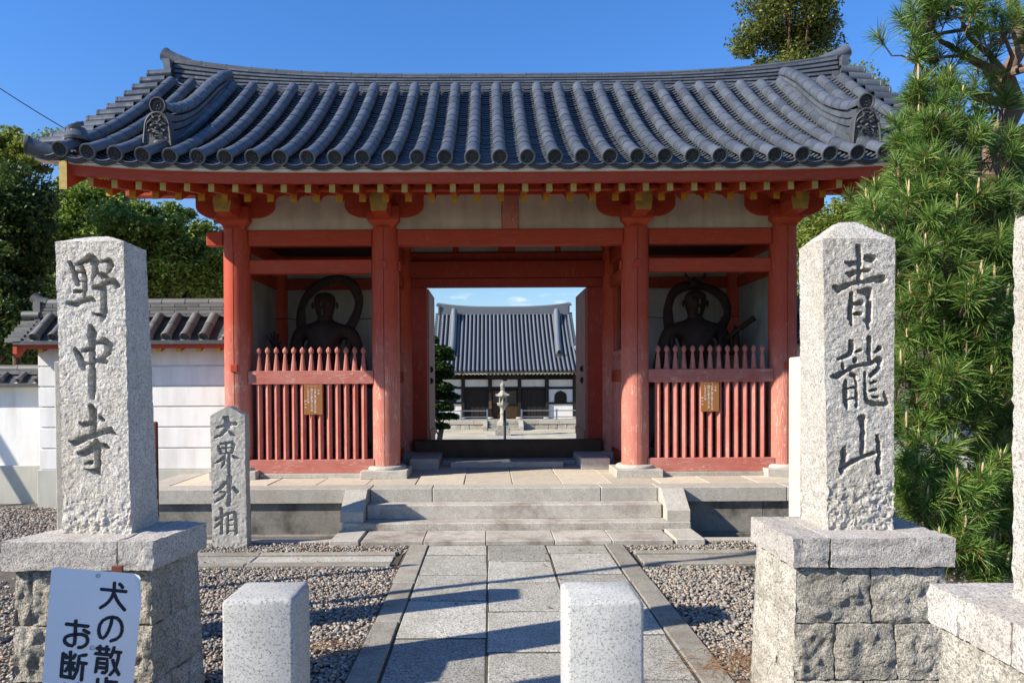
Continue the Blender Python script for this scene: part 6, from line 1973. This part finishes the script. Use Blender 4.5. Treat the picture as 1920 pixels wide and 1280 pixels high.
# soffit, rafters and eave board
ex0, ex1 = HXc - 5.05, HXc + 5.05
ze = hz(699.5, HE)
MB().box(ex0, ex1, HE + 0.05, 42, ze + 0.06, ze + 0.12).build('soffit', DARKW, hall)
MB().box(ex0, ex1, HE, HE + 0.06, ze - 0.005, ze + 0.06).build('eave_board', THRESH, hall)
rr = MB().box(-0.035, 0.035, 0, 1.2, -0.06, 0.0).mesh('rafter', DARKW); rr.materials.append(WHITE)
for p in rr.polygons:
    if p.center.y < 0.01 and abs(p.normal.y) > 0.9: p.material_index = 1
x = ex0 + 0.15
while x < ex1:
    place('rafter', rr, Matrix.Translation((x, HE + 0.09, ze - 0.012)), hall); x += 0.175
# roof slopes (hip and gable): front slope with barrel rows, concave
def hsurf(t):       # 0 at the eave, 1 at the ridge
    z0, z1 = hz(696, HE), hz(588, HR)
    return z0 + (z1 - z0) * (0.72 * t + 0.28 * t * t)
GX = at(1051, 643, 35.4).x - HXc         # half width at the gable foot
RXH = (at(1067, 580, HR).x - at(827, 580, HR).x) / 2
tg = 0.42
GW = (at(1075.8, 640, 36).x - HXc)
def xedge(t):   # half width of the front slope
    return 5.1 + (GW - 5.1) * min(t / tg, 1) if t < tg else GW
rb = MB(); n = 14; vs = []
for i in range(n + 1):
    t = i / n; d = HE + (HR - HE) * t; xe = xedge(t)
    vs += [(HXc - xe, d, hsurf(t) - 0.03), (HXc + xe, d, hsurf(t) - 0.03)]
fs = [(2 * i, 2 * i + 1, 2 * i + 3, 2 * i + 2) for i in range(n)]
vs2 = [(a, 2 * HR - b, c) for a, b, c in vs]
rb.add(vs, fs); rb.add(vs2, fs)
# hipped side slopes
for s in (-1, 1):
    vs = []
    for i in range(7):
        t = tg * i / 6; d = HE + (HR - HE) * t; xe = xedge(t)
        vs += [(HXc + s * xe, d, hsurf(t) - 0.03), (HXc + s * xe, 2 * HR - d, hsurf(t) - 0.03)]
    rb.add(vs, [(2 * i, 2 * i + 1, 2 * i + 3, 2 * i + 2) for i in range(6)])
    rb.add([(HXc + s * GW * 0.93, HE + (HR - HE) * tg, hsurf(tg)), (HXc + s * GW * 0.93, 2 * HR - HE - (HR - HE) * tg, hsurf(tg)), (HXc + s * GW * 0.93, HR, hsurf(1.0))], [(0, 1, 2)])
hroof = rb.build('roof', TILE_D, hall)
rows = MB(); pitch = 0.196
k = -26
while k * pitch < 5.0:
    x = k * pitch + pitch / 2; k += 1
    if abs(x) > 5.05: continue
    t0, t1 = 0.0, 1.0
    if abs(x) > GW - 0.05: t1 = tg * (5.1 - abs(x)) / (5.1 - GW)
    if t1 < 0.03: continue
    P = [(HXc + x, HE + (HR - HE) * t - 0.02, hsurf(t) + 0.02) for t in np.linspace(t0, t1, 9)]
    rows.tube(P, 0.056, 8)
o = rows.build('barrel_tile_rows', TILE_H, hroof, smooth=True, angle=60); put(o, kind='stuff')
for s in (-1, 1):         # barrels of the hips, seen edge on; stepped verge ends of the gable
    sr = MB()
    for q in range(14):
        t = tg * q / 14; d = HE + (HR - HE) * t
        xe = xedge(t)
    for j in range(11):
        y = HE + 0.4 + j * 0.55
        P = []
        for t in np.linspace(0.0, tg, 5):
            d = HE + (HR - HE) * t
            if y < d: break
            P.append((HXc + s * xedge(t), y, hsurf(t) + 0.02))
        if len(P) > 1: sr.tube(P, 0.055, 6)
    put(sr.build('side_barrel_rows', TILE_H, hroof, smooth=True), kind='stuff')
    vg = 0
    for q in range(16):
        t = tg + 0.06 + (0.94 - tg) * q / 15; d = HE + (HR - HE) * t
        MB().tube([(HXc + s * (GW - 0.25), d, hsurf(t) - 0.01), (HXc + s * (GW + 0.10), d, hsurf(t) - 0.0)], 0.055, 8).build('verge_tile', TILE_H, hroof, smooth=True)
    # descending ridge with demon tile at its foot
    P = [at(*(p if s > 0 else (2 * 947.6 - p[0], p[1])), d) for p, d in (((1043.6, 581), 37.3), ((1044.5, 610), 36.7), ((1046, 640), 35.6), ((1048.5, 664), 34.7))]
    P = [Vector((p.x, p.y, p.z)) for p in P]
    MB().tube(P, 0.13, 12).build('descending_ridge', TILE_H, hroof, smooth=True)
    MB().tube([p + Vector((0, 0.0, -0.09)) for p in P], 0.16, 8).build('descending_ridge', TILE_H, hroof, smooth=True)
    e = P[-1]
    MB().ext([(e.x + a, e.z + b) for a, b in ((-0.17, -0.30), (0.17, -0.30), (0.19, -0.1), (0.12, 0.08), (0, 0.16), (-0.12, 0.08), (-0.19, -0.1))], 'y', e.y - 0.14, e.y - 0.04).build('demon_end_tile', TILE_D, hroof)
    dm = disc_geo(MB(), 0.10).mesh('ridge_disc', TILE_D, True, None, 35)
    place('ridge_disc', dm, Matrix.Translation((e.x, e.y - 0.16, e.z + 0.1)), hroof)
    # corner ridge out along the hip
    a = Vector((HXc + s * (GW + 0.02) * 0.985, HE + (HR - HE) * tg, hsurf(tg) + 0.12)); b = Vector((HXc + s * 5.0, HE + 0.12, hsurf(0.03) + 0.13))
    Pm = [a, a * 0.5 + b * 0.5 - Vector((0, 0, 0.06)), b]
    MB().tube(Pm, 0.085, 10).build('corner_ridge', TILE_H, hroof, smooth=True)
    MB().tube([p - Vector((0, 0, 0.1)) for p in Pm], 0.10, 6).build('corner_ridge', TILE_H, hroof, smooth=True)
# main ridge
m = 18
for li in range(5):
    f0, f1 = li / 5, (li + 0.86) / 5
    for q in range(m):
        a, b = -RXH + 2 * RXH * q / m, -RXH + 2 * RXH * (q + 1) / m
        vs = []
        for x in (a, b):
            l = 0.16 * (abs(x) / RXH) ** 3; zb = hz(590, HR); zt_ = hz(577.5, HR) + l
            w = 0.16 - 0.015 * li
            z0, z1 = zb + (zt_ - zb) * f0, zb + (zt_ - zb) * f1
            vs += [(HXc + x, HR - w, z0), (HXc + x, HR + w, z0), (HXc + x, HR + w, z1), (HXc + x, HR - w, z1)]
        MB().add(vs, [(0, 1, 2, 3), (7, 6, 5, 4)] + [(k, (k + 1) % 4, 4 + (k + 1) % 4, 4 + k) for k in range(4)]).build('ridge_tile', TILE_H, hroof)
P = [(HXc + x, HR, hz(576.8, HR) + 0.18 * (abs(x) / RXH) ** 3) for x in np.linspace(-RXH - 0.08, RXH + 0.08, 19)]
MB().tube(P, 0.075, 10).build('ridge_cap', TILE_H, hroof, smooth=True)
for s in (-1, 1):
    MB().box(*sorted((HXc + s * (RXH - 0.02), HXc + s * (RXH + 0.07))), HR - 0.19, HR + 0.19, hz(592, HR), hz(573, HR)).build('ridge_end_plate', TILE_D, hroof)
    MB().tube([(HXc + s * RXH, HR, hz(572.5, HR)), (HXc + s * (RXH + 0.16), HR, hz(570, HR))], [0.07, 0.085], 10).build('ridge_end_tile', TILE_H, hroof, smooth=True)
# steel railings on the base
def railing(pxs, x0, x1, label):
    root = empty('veranda_railing', (hx((x0 + x1) / 2, HB + 0.1), HB + 0.12, zt), label, 'railing', 'blue-grey railings in front of the hall')
    y = HB + 0.12
    for py in (769.8, 781.5):
        a, b = at(x0, py, y), at(x1, py, y)
        MB().tube([(a.x, y, at(948, py, y).z), (b.x, y, at(948, py, y).z)], 0.022, 8).build('rail', RAILM, root)
    for px in pxs:
        a = at(px, 766, y)
        MB().box(a.x - 0.035, a.x + 0.035, y - 0.03, y + 0.03, zt, at(948, 767, y).z).build('post', RAILM, root)
railing((913.5, 865, 825), 810, 914, 'blue-grey metal railing left of the hall steps')
railing((978, 1043.6, 1085), 977, 1096, 'blue-grey metal railing right of the hall steps')
# low tiled wall behind the hall's right
root = empty('court_wall', (at(1100, 800, 44).x, 44, -0.65), 'distant low tiled wall right of the hall', 'wall')
a = at(1070, 790, 44).x
MB().box(a, a + 8, 44, 44.3, -0.65, at(1083, 757, 44).z).build('wall_panel', PLA, root)
MB().box(a, a + 8, 43.8, 44.5, at(1083, 757, 44).z, at(1083, 750, 44).z).build('wall_coping', TILE_D, root)
# ================================================================== trees
def leaf_cards(P, size, rg, up=0.3, aspect=1.6):
    n = len(P)
    nrm = rg.normal(size=(n, 3)); nrm[:, 2] = np.abs(nrm[:, 2]) + up
    nrm /= np.linalg.norm(nrm, axis=1)[:, None]
    t = rg.normal(size=(n, 3)); t -= nrm * (t * nrm).sum(1)[:, None]; t /= np.linalg.norm(t, axis=1)[:, None]
    b = np.cross(nrm, t)
    s = size * rg.uniform(0.6, 1.3, n)[:, None]
    V = np.stack([P - t * s * aspect * 0.5, P + b * s * 0.42 + nrm * s * 0.08, P + t * s * aspect * 0.5, P - b * s * 0.42 + nrm * s * 0.08], 1).reshape(-1, 3)
    Fa = np.arange(n * 4).reshape(-1, 4)
    return V, Fa

def tree(name, base, blobs, nclump, per, csize, lsize, mat, label, cat, group, seed, bark=BARK, trunk_r=0.16, flat=0.6, hgt=None):
    """trunk and limbs reach for leaf clumps scattered through the crown blobs (x, y, z, rx, ry, rz)"""
    rg = np.random.default_rng(seed); rd = random.Random(seed)
    root = empty(name, base, label, cat, group)
    bl = np.array(blobs, float)
    vol = bl[:, 3] * bl[:, 4] * bl[:, 5]; pr = vol / vol.sum()
    cl = []
    for _ in range(nclump):
        q = bl[rg.choice(len(bl), p=pr)]
        d = rg.normal(size=3); d /= np.linalg.norm(d)
        r = rg.uniform(0.25, 1.0) ** 0.45 * rg.uniform(0.85, 1.1)
        cl.append(q[:3] + d * q[3:] * r)
    cl = np.array(cl)
    bx, by, bz = base
    topz = float(np.percentile(cl[:, 2], 92)); cx, cy = cl[:, 0].mean(), cl[:, 1].mean()
    tp = []
    for i in range(8):
        t = i / 7
        tp.append((bx + (cx - bx) * t + 0.12 * math.sin(3 * t + seed), by + (cy - by) * t + 0.10 * math.cos(4 * t + seed), bz + (topz - bz) * t))
    MB().tube(tp, [trunk_r * (1 - 0.85 * i / 7) for i in range(8)], 9).build('trunk', bark, root, smooth=True)
    lim = MB()
    for c in cl[rg.choice(len(cl), size=min(len(cl), 46), replace=False)]:
        t = min(0.95, max(0.15, ((c[2] - bz) / (topz - bz)) * 0.72)); i = int(t * 7); f_ = t * 7 - i
        a = [tp[i][k] + (tp[min(i + 1, 7)][k] - tp[i][k]) * f_ for k in range(3)]
        mid = [(a[k] + c[k]) / 2 + rd.uniform(-0.15, 0.15) for k in range(3)]; mid[2] += 0.1
        r0 = trunk_r * 0.32 * (1 - t * 0.5)
        lim.tube([a, mid, c], [r0, r0 * 0.6, r0 * 0.2], 5, cap=False)
    lim.build('branches', bark, root, smooth=True)
    n = len(cl) * per
    ci = np.repeat(np.arange(len(cl)), per)
    cs = rg.uniform(0.6, 1.3, len(cl))[ci][:, None] * csize
    off = rg.normal(size=(n, 3)); off /= np.linalg.norm(off, axis=1)[:, None]
    off *= (rg.uniform(0, 1, n) ** 0.5)[:, None]
    P = cl[ci] + off * cs * np.array([1.15, 1.15, flat])
    V, Fa = leaf_cards(P, lsize, rg)
    me = npmesh('crown', V - np.array((bx, by, bz)), Fa, mat)
    o = place('crown', me, Matrix.Translation(base), root); put(o, kind='stuff')
    return root
def blob(px, py, d, rpx, rpy, ry=None):
    p = at(px, py, d); return (p.x, p.y, p.z, rpx * d / F, (ry or rpx * d / F), rpy * d / F)
G1 = 'trees behind the white wall on the left'
tree('broadleaf_tree', (at(300, 700, 15).x, 15, -0.05), [blob(290, 450, 15, 95, 75), blob(370, 500, 15, 70, 90), blob(230, 520, 15, 80, 80)], 165, 330, 0.33, 0.055, LEAF_A, 'bright green leafy tree rising between the left carved pillar and the gate', 'tree', G1, 5)
tree('broadleaf_tree', (at(160, 700, 17).x, 17, -0.05), [blob(150, 420, 17, 85, 80), blob(200, 380, 17, 60, 50)], 120, 330, 0.36, 0.06, LEAF_A, 'leafy tree under the left roof corner with bare twigs against the sky', 'tree', G1, 6)
tree('maple_tree', (at(35, 700, 13.5).x, 13.5, -0.05), [blob(20, 285, 13.5, 78, 42), blob(75, 300, 13.5, 50, 30), blob(110, 262, 13.5, 30, 12)], 46, 260, 0.22, 0.045, LEAF_Y, 'yellow-green topped tree at the far left edge below the roof corner', 'tree', G1, 8, trunk_r=0.10)
tree('dark_conifer', (at(10, 700, 12.5).x, 12.5, -0.05), [blob(0, 450, 12.5, 85, 120), blob(40, 380, 12.5, 55, 70), blob(-70, 480, 12.5, 80, 150), blob(30, 600, 12.5, 80, 60)], 240, 300, 0.30, 0.05, LEAF_D, 'dark dense conifer at the far left behind the low wall', 'tree', G1, 9, trunk_r=0.14)
tree('broadleaf_tree', (at(330, 700, 21).x, 21, -0.05), [blob(320, 560, 21, 150, 90), blob(160, 560, 21, 120, 90), blob(430, 560, 21, 90, 110)], 200, 300, 0.62, 0.09, LEAF_D, 'dark shady tree filling the gap behind the banded left wall', 'tree', G1, 10, trunk_r=0.25)
tree('broadleaf_tree', (at(60, 700, 22).x, 22, -0.05), [blob(60, 560, 22, 130, 110), blob(-60, 480, 22, 110, 160), blob(20, 640, 22, 120, 60)], 150, 160, 0.75, 0.14, LEAF_D, 'dark tree far behind the low wall at the left picture edge', 'tree', G1, 12, trunk_r=0.25)
G2 = 'trees behind and beside the gate on the right'
tree('cypress_tree', (at(1475, 640, 24).x, 24, -0.65), [blob(1490, 20, 24, 85, 70), blob(1420, 80, 24, 50, 35), blob(1550, 75, 24, 45, 35), blob(1500, -70, 24, 60, 60), blob(1480, 200, 24, 110, 90)], 300, 330, 0.44, 0.07, LEAF_C, 'tall yellowish cypress rising above the right end of the roof', 'tree', G2, 21, trunk_r=0.3, flat=0.85)
tree('cypress_tree', (at(1620, 640, 17).x, 17, -0.05), [blob(1560, 470, 17, 75, 85), blob(1600, 560, 17, 70, 90), blob(1530, 560, 17, 40, 70), blob(1620, 190, 17, 35, 45), blob(1640, 330, 17, 60, 110)], 260, 300, 0.36, 0.055, LEAF_Y, 'yellow-green cypress foliage showing between the gate and the right carved pillar', 'tree', G2, 22, trunk_r=0.16, flat=0.85)
tree('broadleaf_tree', (at(1790, 640, 11).x, 11, -0.05), [blob(1760, 560, 11, 110, 200), blob(1880, 420, 11, 90, 220), blob(1940, 640, 11, 120, 250)], 200, 150, 0.45, 0.09, LEAF_D, 'dark shrubby tree filling the shade behind the near pine', 'tree', G2, 23, trunk_r=0.15)
tree('hedge_tree', (at(1092, 740, 40).x, 40, -0.65), [blob(1100, 715, 40, 28, 50)], 60, 90, 0.45, 0.10, LEAF_A, 'bright leafy tree beside the right corner of the distant hall', 'tree', G2, 24, trunk_r=0.12)

# ---- cloud-pruned garden pine in the court
def garden_pine():
    d0 = 25.5
    b = at(822, 800, d0); b.z = -0.65
    root = empty('garden_pine', b, 'layered cloud-pruned pine standing left in the court before the hall', 'pine tree')
    tip = at(812, 640, d0)
    pts = [b, b + Vector((0.1, 0, 0.5)), b + Vector((-0.1, 0, 1.1)), b + Vector((0.05, 0, 1.8)), Vector((tip.x, d0, tip.z))]
    MB().tube(pts, [0.10, 0.09, 0.075, 0.06, 0.03], 8).build('trunk', BARKP, root, smooth=True)
    rg = np.random.default_rng(3)
    pads = [(806, 640, 18, 12), (824, 660, 28, 13), (812, 690, 40, 14), (832, 672, 22, 8), (828, 705, 26, 13), (816, 728, 38, 14), (840, 745, 24, 11), (820, 765, 34, 13), (836, 782, 26, 9), (816, 800, 30, 10), (800, 720, 30, 60)]
    V, Fa, off = [], [], 0
    lim = MB()
    for (px, py, rx, rz) in pads:
        c = at(px, py, d0); rx_, rz_ = rx * d0 / F, rz * d0 / F
        n = int(5200 * rx_ * rz_ * 2) + 500
        u = rg.normal(size=(n, 3)); u /= np.linalg.norm(u, axis=1)[:, None]
        u *= (rg.uniform(0.3, 1, n) ** 0.5)[:, None]; u[:, 2] = np.where(u[:, 2] < -0.25, -0.25, u[:, 2])
        P = np.array(c) + u * np.array([rx_, rx_ * 0.9, rz_])
        v, f = leaf_cards(P, 0.075, rg, up=1.2, aspect=2.0)
        V.append(v); Fa.append(f + off); off += len(v)
        a = b + Vector((0, 0, max(0.3, c.z - b.z - 0.25)))
        lim.tube([a, (a + c) / 2 + Vector((0, 0, -0.05)), c], [0.04, 0.03, 0.015], 6)
    lim.build('branches', BARKP, root, smooth=True)
    me = npmesh('crown', np.concatenate(V) - np.array(b), np.concatenate(Fa), NEEDLE_D)
    put(place('crown', me, Matrix.Translation(b), root), kind='stuff')
garden_pine()

# ---- big near pine on the right, every needle a blade
def near_pine():
    b = Vector((4.35, 6.1, -0.03))
    root = empty('pine_tree', b, 'big long-needled pine with upright pale candles at the right', 'pine tree')
    rg = np.random.default_rng(42); rd = random.Random(42)
    def ap(x, y, d): return at(x, y, d)
    trunk = [b, Vector((4.25, 6.1, 0.9)), Vector((4.10, 6.05, 1.7)), ap(1850, 500, 6.0), ap(1840, 400, 6.0), ap(1870, 260, 6.0), ap(1905, 200, 6.0), ap(1885, 140, 5.95), ap(1915, 90, 5.9), ap(1900, 10, 5.9), ap(1860, -70, 5.8)]
    MB().tube(trunk, [0.13, 0.125, 0.115, 0.10, 0.095, 0.085, 0.075, 0.06, 0.055, 0.04, 0.02], 12).build('trunk', BARKP, root, smooth=True)
    # pads of tufts: (x, y in the photograph, depth, radius px, how many tufts)
    pads = []
    R_ = lambda a, c: rd.uniform(a, c)
    for (x, y, d, r, n) in ((1700, 95, 5.4, 40, 9), (1740, 30, 5.3, 55, 14), (1800, 20, 5.2, 50, 12), (1880, 50, 5.3, 50, 9), (1845, 120, 5.6, 45, 6), (1765, 115, 5.5, 35, 6),
                            (1735, 190, 5.2, 40, 10), (1775, 185, 5.2, 50, 13), (1870, 190, 5.6, 40, 5), (1728, 262, 5.1, 45, 15), (1770, 260, 5.0, 60, 18), (1840, 285, 5.2, 60, 12), (1900, 280, 5.6, 50, 8),
                            (1705, 330, 5.0, 45, 14), (1750, 330, 4.9, 60, 16), (1700, 400, 4.9, 70, 20), (1790, 390, 4.9, 70, 22), (1870, 400, 4.9, 70, 22), (1672, 392, 5.2, 45, 12), (1660, 440, 5.4, 35, 8),
                            (1740, 470, 4.8, 70, 22), (1830, 460, 4.8, 70, 24), (1900, 470, 4.8, 60, 16), (1710, 550, 4.9, 60, 18), (1790, 540, 4.7, 70, 24), (1880, 550, 4.8, 60, 20),
                            (1720, 630, 4.9, 60, 18), (1800, 620, 4.8, 70, 22), (1880, 640, 4.8, 60, 20), (1700, 710, 4.9, 50, 16), (1770, 710, 4.8, 60, 20), (1860, 720, 4.8, 60, 20),
                            (1710, 790, 4.9, 50, 16), (1780, 780, 4.9, 50, 12), (1870, 800, 5.0, 50, 14), (1720, 870, 4.8, 50, 16), (1800, 910, 4.7, 60, 20), (1870, 890, 4.8, 60, 18),
                            (1720, 950, 4.8, 50, 14), (1790, 990, 4.7, 60, 20), (1870, 980, 4.8, 60, 18), (1850, 1060, 4.7, 50, 14), (1780, 1050, 4.9, 40, 10), (1900, 860, 5.2, 50, 12), (1900, 740, 5.3, 50, 12)):
        pads.append((x, y, d, r, n))
    back = [(x + R_(-30, 30), y + R_(-30, 40), d + R_(0.5, 1.1), r, int(n * 0.7)) for (x, y, d, r, n) in pads if y > 360]
    off_r = [(x, y, 5.3, 80, 12) for x in (2010, 2090) for y in (40, 180, 330, 480, 620, 760, 900)]
    V, Fa, off = [], [], 0
    CV = MB(); br = MB(); sh = MB()
    tuft_n = 0
    for (x, y, d, r, n) in pads + back + off_r:
        c = ap(x, y, d)
        # branch from the nearest trunk height
        zt = max(0.7, min(4.2, c.z - 0.2))
        ti = min(range(len(trunk)), key=lambda i: abs(trunk[i].z - zt))
        a = trunk[ti]
        mid = a * 0.55 + c * 0.45 + Vector((rd.uniform(-0.08, 0.08), rd.uniform(-0.1, 0.1), -0.10 + rd.uniform(-0.05, 0.1)))
        m2 = a * 0.22 + c * 0.78 + Vector((rd.uniform(-0.05, 0.05), 0, -0.08))
        br.tube([a, mid, m2, c - Vector((0, 0, 0.04))], [0.030, 0.022, 0.015, 0.009], 7)
        for k in range(n):
            ang = rd.uniform(0, 2 * PI); rr = r * d / F * math.sqrt(rd.random())
            p = c + Vector((rr * math.cos(ang), rr * 0.8 * math.sin(ang), rd.uniform(-0.10, 0.12) - 0.25 * (rr * F / d / r) ** 2 * r * d / F))
            ax = Vector((0.55 * math.cos(ang) * rr / 0.2 - 0.12, 0.5 * math.sin(ang) * rr / 0.2 - 0.28, rd.uniform(0.35, 1.0))).normalized()
            Ls = rd.uniform(0.05, 0.11)
            sh.tube([p - ax * 0.10, p + ax * Ls], [0.0055, 0.004], 5)
            q = c * 0.6 + m2 * 0.4
            if k % 2 == 0: sh.tube([q, (q + p) / 2 - Vector((0, 0, 0.02)), p - ax * 0.10], [0.007, 0.006, 0.005], 4, cap=False)
            nn = int(rd.uniform(85, 125))
            t = rg.uniform(-0.2, 1.0, nn)
            th = np.radians(rg.normal(52, 20, nn) * (1.15 - 0.45 * np.clip(t, 0, 1))); th = np.clip(th, 0.1, 1.75)
            ph = rg.uniform(0, 2 * PI, nn)
            axn = np.array(ax); e1 = np.array(ax.orthogonal().normalized()); e2 = np.cross(axn, e1)
            dirs = axn * np.cos(th)[:, None] + (e1 * np.cos(ph)[:, None] + e2 * np.sin(ph)[:, None]) * np.sin(th)[:, None]
            L = rg.uniform(0.085, 0.15, nn)[:, None]
            s0 = np.array(p) + axn * (t * Ls)[:, None]
            s1 = s0 + dirs * L * 0.55
            s2 = s0 + dirs * L + np.array([0, 0, -0.012]) * rg.uniform(0, 2, nn)[:, None]
            wv = np.cross(dirs, rg.normal(size=(nn, 3))); wv /= np.linalg.norm(wv, axis=1)[:, None] + 1e-9
            w = 0.0023
            v = np.stack([s0 - wv * w * 0.7, s0 + wv * w * 0.7, s1 + wv * w, s1 - wv * w, s2 + wv * w * 0.25, s2 - wv * w * 0.25], 1).reshape(-1, 3)
            q0 = np.arange(nn)[:, None] * 6 + off
            f = np.concatenate([q0 + np.array([[0, 1, 2, 3]]), q0 + np.array([[3, 2, 4, 5]])], 0)
            V.append(v); Fa.append(f); off += len(v)
            tuft_n += 1
            if rd.random() < 0.30 and y > 140 and d < 5.45:
                h = rd.uniform(0.05, 0.12); top = p + ax * Ls
                v2 = (ax * 0.3 + Vector((0, 0, 1))).normalized()
                CV.tube([top, top + v2 * h * 0.5, top + v2 * h * 0.85, top + v2 * h], [0.0055, 0.007, 0.0055, 0.001], 6)
    br.build('branches', BARKP, root, smooth=True)
    put(sh.build('shoots', BARKP, root), kind='stuff')
    put(CV.build('candle_buds', CANDLE, root, smooth=True), kind='stuff')
    me = npmesh('needles', np.concatenate(V) - np.array(b), np.concatenate(Fa), NEEDLE)
    put(place('needles', me, Matrix.Translation(b), root), kind='stuff')
    # the long bare limb in the upper part
    for pts, r in ((((1905, 200, 6), (1850, 130, 5.7), (1800, 105, 5.5), (1755, 108, 5.4), (1700, 112, 5.3)), 0.022), (((1900, 60, 5.9), (1830, 52, 5.6), (1770, 62, 5.4), (1735, 75, 5.3)), 0.02)):
        P = [ap(*p) for p in pts]
        MB().tube(P, [r * (1 - 0.18 * i) for i in range(len(P))], 8).build('branch', BARKP, root, smooth=True)
near_pine()

# ---- cable crossing the sky at the upper left
a, b_ = at(-40, 140, 12.0), at(240, 306, 12.6)
w = MB(); P = []
for i in range(13):
    t = i / 12; p = a + (b_ - a) * t; p.z -= 0.05 * math.sin(PI * t); P.append(p)
put(w.tube(P, 0.008, 6).build('overhead_cable', WIREM), 'thin black cable slanting down across the sky at upper left', 'cable')
